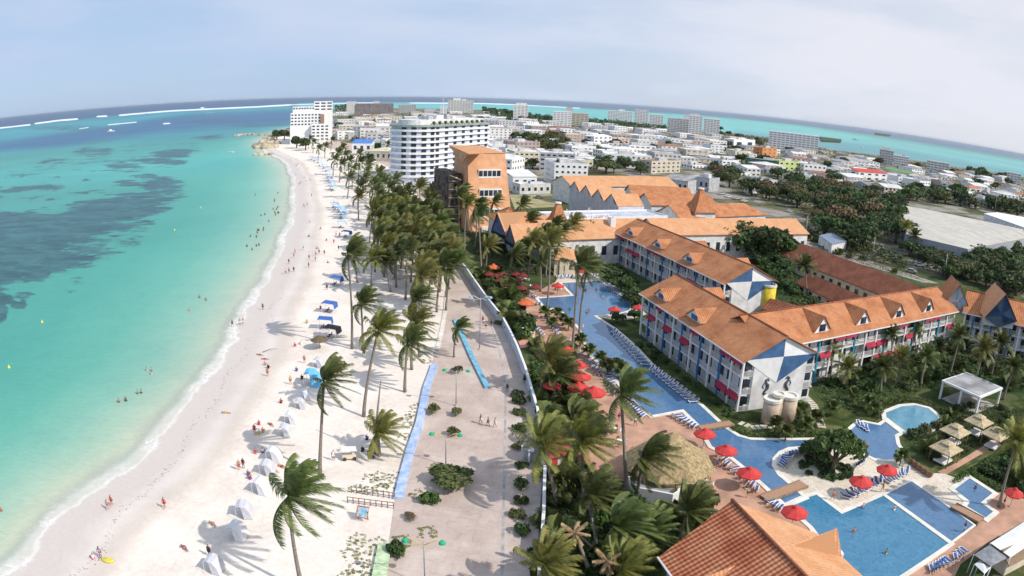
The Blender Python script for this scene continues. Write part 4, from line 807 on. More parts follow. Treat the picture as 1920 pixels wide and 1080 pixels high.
# --- big curved white hotel
def curved_hotel():
    zt = 33.5; fr = G(905, 322, 2); x0 = G(818, 337, 2); d = fr - x0; th = atan2(d.y, d.x); Lg = math.hypot(d.x, d.y) + 8; rad = 15
    r = thing('curved_hotel', 'large white ten-storey hotel with a rounded left end', 'hotel', (x0.x, x0.y, 0), th)
    def outline(off):
        P = [(Lg, -off)]
        for i in range(0, 13): a = -pi / 2 - i * pi / 13; P.append(((rad + off) * cos(a), rad + (rad + off) * sin(a)))
        P += [(0, 2 * rad + off), (Lg, 2 * rad + off)]; return P
    mb = MB(); mb.prism(outline(-1.0), 0, zt - .5); mb.build('wall', mat('curved_wall_blue', (.55, .60, .72), .8, .08, .3), r)
    nf = 9; f0 = 4.2; fh = (zt - f0) / nf
    for k in range(nf): mb = MB(); z = f0 + k * fh; mb.prism(outline(0), z - .35, z + .85); mb.build('parapet_band', WHITE, r)
    mb = MB(); mb.prism(outline(.3), zt - .9, zt + .2); mb.build('roof_slab', mat('green_grey_trim', (.30, .36, .33), .8, .15, .5), r)
    mb = MB(); mb.prism([(x, y) for x, y in outline(-5)], zt + .2, zt + 3); mb.build('penthouse', WHITE2, r)
    for k in range(nf):
        z = f0 + k * fh + .9; xs = np.linspace(2, Lg - 3, 7)
        for x in xs: link(WIND, r, (x, .93, z), 0, (3.6, 1, 1.9))
        for i in range(4): a = -pi / 2 - (i + .5) * .42; link(WIND, r, ((rad - .93) * cos(a), rad + (rad - .93) * sin(a), z), a + pi / 2, (2.9, 1, 1.9))
    for i in range(8): mb = MB(); x = i * Lg / 7; mb.box(x - .35, .2, 0, x + .35, .9, f0); mb.build('ground_column', WHITE, r)
    for i, (x, ww_, hh) in enumerate(((3, 5, 2), (12, 8, 2.5), (24, 4, 3), (31, 4, 1.5))): mb = MB(); mb.box(x, 8, zt + 3, x + ww_, 15, zt + 3 + hh); mb.build('roof_house', WHITE2 if i % 2 else GREYP, r)
    for i in range(10): mb = MB(); x = 1 + i * Lg / 10; mb.lathe([(.1, 0), (1.2, .5), (1.0, 1.6), (.1, 2.1)], 7, (x, 3, zt + .2)); mb.build('roof_shrub', mat('roof_plants', (.07, .10, .04), .9, .2, 1), r)
curved_hotel()
# --- white stepped hotel on the point
_w = MB(); _w.box(-.5, -.03, 0, .5, .03, 1, 0); WINF = template(_w, 'window', [mat('hazed_far_window', (.20, .22, .24), .5, .3, .2, rand=.3)])  # glass lightened: the haze of distance is put into its colour
def at_dist(px, py, D):
    """the point on a photo ray at ground distance D"""
    a, b, c = ray(px, py); t = D / hypot(a, b); return Vector((a * t, b * t, CAMH + c * t))
def far_block(r, nm, xl, xr, ytop, D, dep, m, fl=0, co=0, wm=None, fh=3.4, roofm=None):
    A, B = at_dist(xl, ytop, D), at_dist(xr, ytop, D); z = (A.z + B.z) / 2; d = B - A; w_ = math.hypot(d.x, d.y); th = atan2(d.y, d.x)
    mb = MB(); mb.box(0, 0, 0, w_, dep, z, 0, th, (A.x, A.y)); mb.build(nm, m, r, world=True)
    bw = w_ / max(co, 1)
    for k in range(fl):
        for i in range(co):
            x = (i + .5) * bw; link(wm or (WIND if D < 820 and ytop < 240 and xl < 620 else WINF), r, (A.x + cos(th) * x + sin(th) * .1 - r.location.x, A.y + sin(th) * x - cos(th) * .1 - r.location.y, z - fh * (k + 1) + .7), th, (bw * (.58 if ytop > 195 and xl < 630 else .72), 1.5, fh * (.42 if xl < 630 else .30)))
    return A, B, z
def point_hotel():
    P = at_dist(545, 268, 790); r = thing('point_hotel', 'white stepped high-rise hotel on the rocky point', 'hotel', (P.x, P.y, 0))
    far_block(r, 'tower', 589, 624, 190, 815, 26, WHITE, 3, 3); far_block(r, 'middle_block', 545, 602, 212, 790, 24, WHITE, 5, 9); far_block(r, 'top_block', 549, 590, 200, 805, 12, WHITE2, 1, 8)
    far_block(r, 'lift_shaft', 601, 608, 214, 788, 8, mat('shaft_brown', (.35, .22, .17), .8)); far_block(r, 'front_block', 584, 617, 233, 765, 14, WHITE, 5, 4); far_block(r, 'side_block', 544, 584, 236, 772, 14, WHITE); far_block(r, 'beach_annex', 566, 600, 259, 745, 14, WHITE, 2, 6)
point_hotel()
# ================================================================== PLANTS
FROND = mat('palm_fronds', (.150, .172, .042), .55, .25, 1.2, rand=.25, col2=(.062, .085, .022), trans=.22, spec=.4)
FRONDY = mat('palm_fronds_yellow', (.26, .235, .055), .55, .2, 1.2, rand=.18, col2=(.12, .13, .030), trans=.25, spec=.4)
FRONDD = mat('dead_fronds', (.33, .22, .12), .9, .25, 1.5, rand=.1)
NUTS = mat('coconuts', (.20, .15, .05), .7, .2, 5)
def frond(mb, o, azim, el, Lg, wind, grav, rnd, n=16, wl=1.0, mi=0):
    """one feather leaf: a bending rib with leaflets on both sides, streaming with the wind (+x)"""
    d = Vector((cos(el) * cos(azim), cos(el) * sin(azim), sin(el)))
    if wind.length > .9: d = (d + wind * (.02 + .17 * max(0, -d.x + .3))).normalized()
    p = Vector(o); st = Lg / n; pts = [p.copy()]; ds = [d.copy()]
    for i in range(n):
        t = i / n; d = (d + wind * (st * .16 * (.3 + t)) + Vector((0, 0, -grav * st * .15 * (.4 + 1.2 * t)))).normalized(); p = p + d * st; pts.append(p.copy()); ds.append(d.copy())
    for i in range(n):                      # rib
        a, b = pts[i], pts[i + 1]; s = ds[i].cross(Vector((0, 0, 1))); s = s.normalized() if s.length > .05 else Vector((0, 1, 0)); w = .05 * (1 - i / n) + .015
        mb.face([a - s * w, b - s * w, b + s * w, a + s * w], mi)
    for i in range(1, n + 1):
        for h in (0, .33, .66):
            t = (i + h) / (n + 1); k = min(int(i), n - 1); q = pts[k].lerp(pts[min(k + 1, n)], h); dd = ds[k]
            s = dd.cross(Vector((0, 0, 1))); s = s.normalized() if s.length > .05 else Vector((0, 1, 0)); ll = wl * (1.05 * (sin(pi * (.10 + .82 * t)) ** .7)) * rnd.uniform(.8, 1.15)
            for sg in (-1, 1):
                v = (s * sg * .95 + dd * .55 + Vector((0, 0, -.30 - .25 * rnd.random())) + wind * .45).normalized(); v2 = (v + Vector((0, 0, -.55)) + wind * .3).normalized()
                m_ = q + v * ll * .5; e = m_ + v2 * ll * .55; wd = dd * (.034 + .022 * rnd.random()) * (1.0 if n > 8 else (2.2 if wind.length > 1.2 else 1.3))
                mb.face([q - wd, m_ - wd * 1.2, m_ + wd * 1.2, q + wd], mi); mb.face([m_ - wd * 1.2, e, m_ + wd * 1.2], mi)
def crown_mb(seed, wind, nf=22, Lg=4.6, open_=1.0, n=13):
    rnd = random.Random(seed); mb = MB()
    for i in range(nf):
        az_ = i * 2.39996 + rnd.uniform(-.25, .25); t = i / nf; el = radians(78) - t * radians(98) + rnd.uniform(-.12, .12)
        frond(mb, (0, 0, .1 + .25 * (1 - t)), az_, el, Lg * rnd.uniform(.8, 1.08) * (.82 + .25 * t), wind * rnd.uniform(.7, 1.2), (.55 + 1.15 * t) * open_, rnd, n)
    return mb
WINDV = Vector((1.0, .28, -.05))
CROWNS = []
for s_ in range(6):
    w = WINDV * (1.9 + .5 * (s_ % 3)); CROWNS.append(template(crown_mb(10 + s_, w, 27 + s_ % 3), 'crown', [FROND if s_ % 3 else FRONDY]))
CALM = [template(crown_mb(30 + s_, Vector((.25, .05, 0)), 22, 4.2, 1.15), 'crown', [FROND if s_ else FRONDY]) for s_ in range(3)]
mb = MB(); rnd = random.Random(5)
for i in range(16): frond(mb, (0, 0, .1), i * 2.4, radians(40 - 8 * i), 1.5, WINDV * .3, .8, rnd, 6, .35)
DEADC = template(mb, 'crown', [FRONDD])
FAR = [template(crown_mb(50 + s_, WINDV * 1.7, 18, 4.6, 1.0, 6), 'crown', [FROND]) for s_ in range(3)]
mb = MB()
for i in range(7): a = i * .9; mb.lathe([(.02, -.18), (.15, -.05), (.15, .08), (.02, .2)], 6, (.32 * cos(a), .32 * sin(a), -.25 - .1 * (i % 2)))
NUTT = template(mb, 'coconut_bunch', [NUTS])
def solve_h(cp, bp):
    B = G(*bp, 0); best = (1e9, 8)
    for h in np.arange(3, 24, .25):
        C_ = G(*cp, h); d = hypot(C_.x - B.x, C_.y - B.y)
        if d < best[0]: best = (d, h)
    return best[1]
PALMS = []; PN = 0
KN = ['dark', 'olive', 'bright green', 'dense dark', 'feathery']
def palm(label, cp, bp=None, h=None, sc=1.0, crown=None, group=None, cal=False, far=False, thin=False, bark=None):
    global PN
    PN += 1; rnd = random.Random(PN * 13 + 1)
    if h is None: h = solve_h(cp, bp)
    T = G(*cp, h); B = G(*bp, 0) if bp else Vector((T.x - rnd.uniform(.2, 1.3), T.y + rnd.uniform(-.8, .8), 0))
    if bp is None and h < 4: B = Vector((T.x, T.y, 0))
    r = thing('coconut_palm', label, 'palm tree', (B.x, B.y, .05), 0, group); D_ = Vector((T.x - B.x, T.y - B.y, h)); pts, rd = [], []
    bend = Vector((rnd.uniform(-.4, .4), rnd.uniform(-.4, .4), 0)) * h * .06; k = 5 if far else 9
    for i in range(k):
        t = i / (k - 1); pts.append(Vector((D_.x * (t ** 1.35), D_.y * (t ** 1.35), h * t)) + bend * sin(pi * t)); rd.append((.17 + .12 * (1 - t) ** 3) * (1.15 if sc > .8 else .8) * (1.25 if far else 1))
    mb = MB(); mb.tube(pts, rd, 5 if far else 8); mb.build('trunk', bark or BARK, r)
    c = crown if crown is not None else (CALM if cal else (FAR if far else CROWNS))[PN % (3 if (cal or far) else 6)]
    link(c, r, tuple(pts[-1]), rnd.uniform(-.45, .45) if not cal else rnd.uniform(0, 6), (sc * rnd.uniform(1.02, 1.22),) * 3)
    if not far and crown is None: link(NUTT, r, tuple(pts[-1]))
    PALMS.append(r); return r
FG = [('tall palm at the bottom of the beach, fronds spread wide over the tents', (541, 934), (568, 1110)), ('leaning palm standing alone above the white tents', (607, 718), (600, 890)), ('palm with a long lean, left of the dead trunk', (709, 622), (682, 782)),
      ('thin palm left of the leaning pair, trunk foot by the pink towel', (677, 572), (680, 657)), ('palm with the big ragged crown next to the promenade', (775, 565), (787, 670)), ('palm with a drooping lower crown beside the big ragged one', (777, 610), (772, 694)), ('palm whose bare trunk foot stands left of the mosaic wall', (764, 646), (759, 736)),
      ('tallest of the palms in the beach cluster, foot near the dark sunshade', (652, 478), (660, 655)), ('palm of the beach cluster with a full round crown', (698, 486), (695, 550)), ('palm at the right of the beach cluster over green creepers', (720, 492), (732, 548)), ('palm with the thin straight trunk behind the beach cluster', (664, 482), (670, 530)),
      ('small lone palm on open sand behind the beach row', (672, 368), (672, 413)), ('palm of the beach row with a long pale trunk over creepers', (762, 468), (760, 563))]
for lb, c_, b_ in FG: palm(lb, c_, b_)
palm('short yellow-green palm growing in the promenade beside the blue bench', (857, 617), (851, 671), sc=.72)
palm('young bushy palm at the foot of the dead trunk', (709, 815), (711, 856), sc=.85)
def bare(label, tp, bp):
    h = solve_h(tp, bp); T, B = G(*tp, h), G(*bp); r = thing('dead_palm', label, 'dead palm', (B.x, B.y, .05)); mb = MB(); mb.tube([(0, 0, 0), ((T.x - B.x) * .3, (T.y - B.y) * .3, h * .45), (T.x - B.x, T.y - B.y, h)], [.26, .18, .08], 7); mb.build('trunk', BARK, r); return r
bare('bare dead palm trunk beside the young bushy palm', (714, 714), (704, 852))
ROW = 'coconut palms in the dense row between beach and promenade'; RL = 'windblown coconut palm in the dense row between beach and promenade'
for x, y, h in [(710, 372, 10), (738, 366, 10), (707, 395, 11), (722, 405, 11), (704, 412, 11), (712, 432, 11), (730, 448, 10), (746, 462, 9), (766, 385, 10), (768, 404, 10), (775, 425, 10), (770, 446, 10), (776, 463, 10), (786, 482, 10), (803, 378, 10), (812, 400, 11), (818, 424, 11), (806, 444, 11),
                (818, 458, 11), (812, 478, 11), (842, 478, 11), (826, 500, 11), (845, 498, 11), (795, 500, 10), (744, 478, 9), (728, 425, 10), (790, 520, 10), (785, 410, 10), (745, 400, 10), (752, 425, 10), (715, 385, 10), (725, 380, 10), (700, 400, 10), (716, 420, 10), (740, 435, 10), (738, 390, 9), (757, 448, 9), (780, 395, 10), (760, 372, 9), (798, 430, 10), (800, 465, 10), (830, 470, 11), (795, 395, 10), (834, 445, 11), (782, 433, 10), (790, 456, 10), (748, 412, 10), (722, 462, 9), (708, 446, 10), (830, 412, 11), (812, 365, 10)]: 
    side = 'on its sand side' if x < 735 else ('on its promenade side' if x > 795 else 'in its middle'); part = 'at its far end' if y < 392 else ('at its near end' if y > 455 else 'halfway along'); palm('windblown coconut palm in the dense beach row, ' + side + ' ' + part, (x, y), None, h, 1.15, group='dense row palms ' + side + ' ' + part)
FR = 'distant coconut palms at the far end of the beach'
for x, y in [(627, 300), (647, 292), (655, 303), (673, 290), (675, 305), (692, 309), (687, 322), (683, 335), (675, 352), (710, 325), (708, 340), (740, 340), (703, 360), (747, 372), (723, 380), (772, 390), (622, 264), (610, 276), (642, 278), (597, 280), (727, 272), (662, 318), (640, 310), (655, 335), (700, 350), (730, 355), (718, 345), (760, 360), (690, 300), (634, 288), (588, 268), (580, 262)]:
    D_ = G(x, y, 9).length; palm('windblown coconut palm at the far end of the beach row', (x, y), None, 10 if y > 285 else 9, 1.15, group=FR, far=True)
palm('palm with fanned fronds in front of the curved hotel', (786, 350), (787, 400), None, 1.1); palm('palm left of the orange slab hotel', (806, 392), None, 10)
HG = 'tall coconut palms in front of the lobby'; HL = 'tall slender coconut palm in front of the orange roofed lobby'
for c_, b_ in [((860, 366), (862, 463)), ((875, 384), (871, 475)), ((897, 402), (903, 519)), ((925, 380), (916, 440)), ((915, 462), (910, 514)), ((993, 414), (983, 470)), ((978, 466), (983, 507)), ((1029, 465), (1023, 520)), ((1013, 490), (1013, 548)), ((962, 478), (956, 522)), ((1000, 452), (990, 515)), ((868, 360), (880, 440)), ((893, 388), (890, 470)), ((1105, 436), (1086, 482))]:
    palm(HL, c_, b_, group=HG)
palm('palm whose crown covers the court behind the lobby', (977, 385), None, 13); palm('palm right of the cone tower with a round crown', (1052, 436), None, 12); palm('palm crown low against the orange roof', (1075, 418), None, 12); palm('palm standing before the trellis', (1040, 425), None, 12); palm('palm in front of the right lobby gable', (1020, 436), None, 11)
palm('palm with a very long thin trunk at the corner of the upper pool', (1032, 452), (1024, 598)); palm('palm with the tallest trunk, rising across the upper pool', (1084, 498), (1072, 672)); palm('second tall palm beside the one crossing the upper pool', (1100, 508), (1086, 640))
GD = [('palm with a broad crown over the green strip by the wall', (1030, 672), (1014, 742)), ('palm beside the red parasols', (1044, 705), (1038, 752)), ('palm with the big crown above the red-roofed kiosk', (1077, 792), (1060, 860)), ('palm with arching fronds right of the kiosk', (1092, 832), (1096, 955)), ('tall palm with blown crown over the river pool', (1164, 742), (1173, 952)),
      ('palm with blown crown over the thatched roof', (1205, 862), (1189, 955)), ('slim palm just right of the guard booth', (1016, 838), (1046, 957)), ('palm with drooping pale fronds in the lower garden', (1104, 930), (1112, 1000)), ('bright green palm right of the dead stumps', (1152, 990), (1150, 1060)), ('palm at the bottom edge by the white wall', (1022, 1062), (1020, 1130)), ('palm leaning on the ribbed roof of the near building', (1290, 962), (1275, 1010)), ('low palm in the garden left of the ribbed roof', (1210, 1000), (1205, 1045)), ('short palm at the foot of the dead stumps', (1165, 1070), (1165, 1110))]
for lb, c_, b_ in GD: palm(lb, c_, b_, sc=1.0)
palm('dry crowned dead palm left of the bright green palm', (1077, 1000), (1108, 1085), crown=DEADC); palm('second dry crowned dead palm, lower and to the right', (1138, 1052), (1140, 1110), crown=DEADC); bare('bare palm stump leaning between the dry crowned palms', (1088, 1005), (1128, 1055)); bare('bare trunk behind the dry crowned palms', (1110, 972), (1118, 1045))
CG = 'palms in the garden before the sunlit wing'
for c_, b_ in [((1559, 655), (1556, 712)), ((1672, 628), (1672, 690)), ((1715, 620), (1716, 672)), ((1690, 672), (1684, 720)), ((1738, 668), (1726, 728)), ((1800, 630), (1780, 705)), ((1845, 655), (1822, 735)), ((1878, 645), (1858, 705)), ((1655, 690), (1650, 738)), ((1590, 690), (1588, 730)), ((1902, 690), (1880, 750)), ((1760, 650), (1755, 700))]:
    palm('upright garden palm before the balconies of the sunlit wing', c_, b_, sc=.66 if c_[1] < 660 and c_[0] < 1780 else .82, cal=True, group=CG)
palm('palm at the right edge over the shaded lawn', (1905, 832), (1872, 952), cal=True); palm('yellowish palm in the court behind the sunlit wing', (1509, 500), (1512, 556), cal=True)
for c_, b_ in [((1684, 400), (1690, 460)), ((1700, 425), (1703, 470)), ((1715, 442), (1716, 480))]: palm('shaggy palm at the corner of the big pale roof', c_, b_, cal=True, group='three shaggy palms by the pale roof')
FG2 = 'small fan palms planted along the terrace'
mb = crown_mb(77, Vector((.2, 0, 0)), 16, 1.7, 1.2, 6); SMALLC = template(mb, 'crown', [FROND])
for x, y in [(1045, 592), (1056, 604), (1066, 612), (1088, 643), (1105, 663), (1126, 676), (1140, 692), (1156, 690), (1165, 700), (1022, 590), (1035, 610), (1691, 862), (1640, 770), (1500, 775), (1530, 790), (1512, 800), (1475, 815), (1455, 800), (1560, 770), (1600, 745), (1630, 760)]:
    T = G(x, y - 6, 1.8); r = thing('fan_palm', 'small fan palm planted among the loungers or on the lawn', 'palm', (T.x, T.y, .1), 0, FG2); mb = MB(); mb.tube([(0, 0, 0), (.05, 0, 1.8)], [.13, .09], 6); mb.build('trunk', BARKD, r); link(SMALLC, r, (0, 0, 1.75), R.uniform(0, 6), (R.uniform(.8, 1.1),) * 3)
# --- broadleaf trees, shrubs, hedges
def leafblob(mb, rnd, lobes, n, size, mi=0, flat=.8):
    for i in range(n):
        c, r_ = lobes[rnd.randrange(len(lobes))]
        v = Vector((rnd.gauss(0, 1), rnd.gauss(0, 1), rnd.gauss(0, 1)))
        if v.length < .01: continue
        v.normalize(); rad = rnd.uniform(.55, 1.02) ** .6
        if v.z < -.35: v.z *= -.5
        p = Vector(c) + Vector((v.x * r_, v.y * r_, v.z * r_ * flat)) * rad
        a = (v + Vector((rnd.uniform(-.9, .9), rnd.uniform(-.9, .9), rnd.uniform(-.5, .9)))).normalized(); s = a.orthogonal().normalized(); u = a.cross(s); s = (s * cos(i) + u * sin(i)); u = a.cross(s)
        k = size * rnd.uniform(.5, 1.3); q = rnd.uniform(.5, .9)
        mb.face([p - s * k, p - u * k * q, p + s * k, p + u * k * q], mi)
def lobeset(rnd, n, R0, H0, spread, rr_):
    out = []
    for i in range(n):
        a = rnd.uniform(0, 6.28); d = spread * sqrt(rnd.random()); out.append(((d * cos(a), d * sin(a), H0 + rnd.uniform(-.25, .35) * R0 - d * .25), R0 * rnd.uniform(*rr_)))
    return out
LEAFA = mat('leaves_dark', (.060, .095, .024), .6, .3, .5, rand=.32, col2=(.032, .058, .014), trans=.12, spec=.3); LEAFB = mat('leaves_olive', (.115, .125, .040), .65, .3, .5, rand=.3, col2=(.062, .075, .022), trans=.12, spec=.3)
LEAFC = mat('leaves_brown', (.20, .15, .07), .8, .3, .6, rand=.2, col2=(.12, .09, .045)); LEAFG = mat('leaves_bright', (.085, .125, .030), .6, .3, .7, rand=.3, col2=(.05, .09, .018), trans=.15)
def tree_tpl(seed, m, n=900, size=.42, lob=9, R0=2.2, H0=4.0, spread=2.9, th=3.4, name='crown'):
    rnd = random.Random(seed); L_ = lobeset(rnd, lob, R0, H0, spread, (.55, 1.05)); mb = MB(); leafblob(mb, rnd, L_, n, size); c = template(mb, name, [m])
    mb = MB(); mb.tube([(0, 0, 0), (.1, .05, th * .5), (0, .1, th)], [.38, .28, .2], 7)
    for (p, r_) in L_[:6]: mb.tube([(0, .05, th * .55), (p[0] * .5, p[1] * .5, th * .55 + (p[2] - th * .55) * .6), p], [.2, .13, .05], 5)
    return c, template(mb, 'trunk', [BARKD])
TREES = [tree_tpl(101, LEAFA, 1500), tree_tpl(102, LEAFB, 1500), tree_tpl(103, LEAFA, 1500, .42, 13, 2.0, 4, 3.4, 3.2), tree_tpl(104, LEAFB, 1300, .4, 8, 2.5, 4.4, 2.2, 3.4), tree_tpl(105, LEAFC, 1000, .36, 9, 2.1, 4.2, 2.8), tree_tpl(106, LEAFG, 1400, .4, 8, 1.9, 4.8, 2.5)]
FTREES = [tree_tpl(111, LEAFA, 420, .8, H0=3.4), tree_tpl(112, LEAFB, 420, .8, H0=3.4), tree_tpl(113, LEAFA, 400, .8, 12, 2.0, 3.2, 3.6)]
def tree(label, P, sc=1.0, kind=0, group=None, far=False, cat='tree', zs=1.0):
    r = thing('broadleaf_tree', label, cat, (P.x, P.y, .03), R.uniform(0, 6.28), group); c, t_ = (FTREES if far else TREES)[kind]
    s = (sc * R.uniform(.9, 1.1), sc * R.uniform(.9, 1.1), sc * zs); link(t_, r, sc=s); link(c, r, sc=s); return r
def bush_tpl(seed, m, n=420, size=.22, lob=6, R0=.75, spread=.9, name='shrub'):
    rnd = random.Random(seed); mb = MB(); leafblob(mb, rnd, lobeset(rnd, lob, R0, .6, spread, (.6, 1.05)), n, size, flat=.85)
    return template(mb, name, [m])
BUSH = [bush_tpl(201, LEAFA), bush_tpl(202, LEAFB), bush_tpl(203, LEAFG), bush_tpl(204, LEAFA, 500, .2, 9, .7, 1.3)]
mb = crown_mb(78, Vector((.5, .1, 0)), 12, 2.0, 1.3, 6); LEAFY = template(mb, 'leafy_plant', [FROND])
def bush(label, P, sc=1.0, kind=0, group=None, name='garden_shrub', cat='shrub', z=.1):
    t_ = BUSH[kind] if kind < 4 else LEAFY; o = t_.copy(); COL.objects.link(o); o.name = name; o.location = (P.x, P.y, z); o.rotation_euler = (0, 0, R.uniform(0, 6.28)); o.scale = (sc * R.uniform(.85, 1.2), sc * R.uniform(.85, 1.2), sc * R.uniform(.8, 1.25)); tag(o, label, cat, group); return o
def rnd_in(px, n, dmin, z=0, seed=1, screen=True):
    """n spread-out places inside an outline given in the photograph"""
    rd = random.Random(seed); P = [(G(x, y, z).x, G(x, y, z).y) for x, y in px]; bx = (min(p[0] for p in P), max(p[0] for p in P)); by = (min(p[1] for p in P), max(p[1] for p in P)); out = []
    arr = P
    for _ in range(n * 40):
        x, y = rd.uniform(*bx), rd.uniform(*by)
        if not inpoly(np.array([x]), np.array([y]), arr)[0]: continue
        if any((x - q.x) ** 2 + (y - q.y) ** 2 < dmin ** 2 for q in out): continue
        out.append(Vector((x, y, z)))
        if len(out) >= n: break
    return out
def fillb(label, group, px, n, dmin, sc, kinds, seed):
    for P in rnd_in(px, n, dmin, 0, seed):
        s_ = R.uniform(.75, 1.35); k = R.choice(kinds); w_ = 'large ' if s_ > 1.15 else ('small ' if s_ < .92 else ''); bush(w_ + KN[k] + ' ' + label, P, sc * s_, k, group + ', ' + w_ + KN[k])
fillb('shrub in the green strip behind the curved boundary wall', 'shrubs behind the curved wall', [(895, 520), (940, 508), (965, 550), (985, 590), (1000, 625), (972, 640), (948, 590)], 42, 1.9, 1.7, (0, 1, 2, 4), 3)
fillb('shrub among the palms left of the red parasols', 'shrubs by the parasol terrace', [(983, 655), (1070, 650), (1080, 740), (1085, 790), (1018, 790), (1005, 730)], 26, 2.1, 1.5, (0, 1, 4, 2), 4)
fillb('shrub in the lower garden left of the ribbed roof', 'shrubs in the lower garden', [(1026, 880), (1095, 900), (1180, 935), (1330, 950), (1345, 965), (1235, 1045), (1020, 1110)], 48, 1.5, 1.4, (0, 0, 1, 4, 2), 5)
fillb('shrub in the garden before the sunlit wing', 'shrubs before the sunlit wing', [(1528, 690), (1560, 670), (1790, 625), (1925, 640), (1925, 740), (1860, 735), (1780, 715), (1700, 745), (1640, 735), (1560, 745)], 64, 2.6, 1.5, (0, 0, 1, 4, 2, 4), 6)
fillb('shrub round the thatched cabanas', 'shrubs round the cabanas', [(1697, 830), (1745, 800), (1790, 760), (1925, 770), (1850, 830), (1780, 870), (1735, 860)], 22, 1.6, 1.0, (0, 1, 2, 4), 7)
fillb('shrub on the shaded ground at the right edge', 'shrubs at the right edge', [(1840, 880), (1925, 800), (1925, 930), (1890, 920)], 10, 1.6, 1.2, (0, 0, 4), 8)
fillb('shrub on the planted island under the big tree', 'shrubs on the island', [(1490, 868), (1530, 850), (1590, 862), (1597, 890), (1570, 905), (1520, 895)], 22, .75, .7, (0, 0, 3), 9)
fillb('shrub in the shaded court between the two long wings', 'shrubs between the long wings', [(1132, 505), (1175, 520), (1208, 560), (1208, 590), (1190, 570), (1150, 530)], 14, 1.8, 1.6, (0, 0, 3), 10)
fillb('shrub beside the shaded balconies of the nearest wing', 'shrubs beside the nearest wing', [(1205, 640), (1385, 785), (1375, 790), (1195, 650)], 12, 1.6, .7, (0, 3), 11)
fillb('shrub behind the middle wing', 'shrubs behind the middle wing', [(1450, 470), (1480, 500), (1520, 545), (1600, 570), (1520, 580), (1460, 580), (1450, 520)], 16, 2.2, 1.7, (0, 1, 2, 4), 12)
fillb('small plant in the strip beyond the brown roofed building', 'plants beyond the brown roof', [(1500, 445), (1560, 455), (1720, 525), (1700, 520), (1560, 475)], 16, 2.2, 1.2, (1, 2, 4), 13)
def hedge(label, px, w, h):
    P = resample(PX(px), .5); rnd = random.Random(len(label)); mb = MB()
    for i, p in enumerate(P): leafblob(mb, rnd, [((p.x + rnd.uniform(-.2, .2), p.y + rnd.uniform(-.2, .2), h * .55), w / 2)], 34, .16, flat=h / w)
    o = mb.build('hedge', LEAFG, loc=(P[0].x, P[0].y, .1)); o.data.name = 'hedge'; tag(o, label, 'hedge'); return o
hedge('clipped hedge curving along the white pool edge', [(1378, 808), (1400, 818), (1440, 820), (1500, 819), (1575, 818)], 1.6, .9); hedge('clipped hedge behind the round children pool', [(1645, 785), (1655, 766), (1690, 753), (1730, 755), (1765, 772), (1770, 795)], 1.5, 1.1)
hedge('long hedge below the brick lane', [(1790, 905), (1850, 868), (1925, 822)], 1.3, .8); hedge('hedge along the small pool on the right', [(1822, 891), (1870, 918), (1890, 925)], 1.1, .9)
for x, y, s, k, lb in [(1378, 452, 2.1, 0, 'left'), (1425, 462, 2.3, 2, 'middle'), (1462, 468, 2.0, 0, 'right')]:
    tree({'left': 'dark round tree touching the pale hall roof', 'middle': 'broad dark tree in the court behind the middle wing', 'right': 'dark tree beside the long brown roof'}[lb], G(x, y + 30), s, k)
for x, y, s, k in [(1110, 510, .8, 2), (1140, 530, .8, 0), (1165, 550, .8, 2), (1190, 575, .7, 0)]: tree('dark tree in the shade before the middle wing', G(x, y), s, k, 'dark trees before the middle wing')
tree('big leafy tree on the island between the pools', G(1560, 893), 1.08, 5, zs=1.1); tree('smaller leafy tree at the left of the island', G(1524, 872), .7, 0)
tree('small round tree at the pool corner by a red parasol', G(1157, 607), .52, 2); tree('small round tree beside the pool corner, right one of two', G(1189, 603), .5, 0)
for x, y, s, lb in [(850, 915, .8, 'wide sea grape tree casting a broad shadow on the promenade'), (770, 975, .25, 'leafless shrub beside the railing')]: tree(lb, G(x, y), s, 4 if s < .5 else 1, zs=.62)
for x, y, s, k, lb in [(808, 942, 1.1, 2, 'low green bush below the mosaic wall'), (745, 1038, 1.1, 0, 'dark bush by the pale green wall'), (815, 778, .9, 1, 'young round tree crown beside the mosaic wall'), (856, 779, .85, 1, 'thin shrub right of the young round tree'), (855, 702, 1.0, 1, 'windswept sapling by the upper street lamp'), (852, 820, .9, 1, 'sapling beside the green shaded lamp')]: bush(lb, G(x, y), s, k, z=.6 if 'round' in lb or 'sapling' in lb else .1)
for i, (x, y) in enumerate([(975, 757), (978, 778), (972, 808), (972, 842), (978, 878), (979, 915), (975, 945), (974, 970), (976, 1000), (970, 742)]): bush('planted shrub in the bed along the boundary wall', G(x, y), .95, (0, 1, 2, 1)[i % 4], 'shrubs in the bed along the wall')
CRP = bush_tpl(240, mat('creeper_leaves', (.22, .24, .07), .7, .25, 1, col2=(.13, .16, .04)), 1100, .10, 26, .40, 2.1, 'beach_creeper')
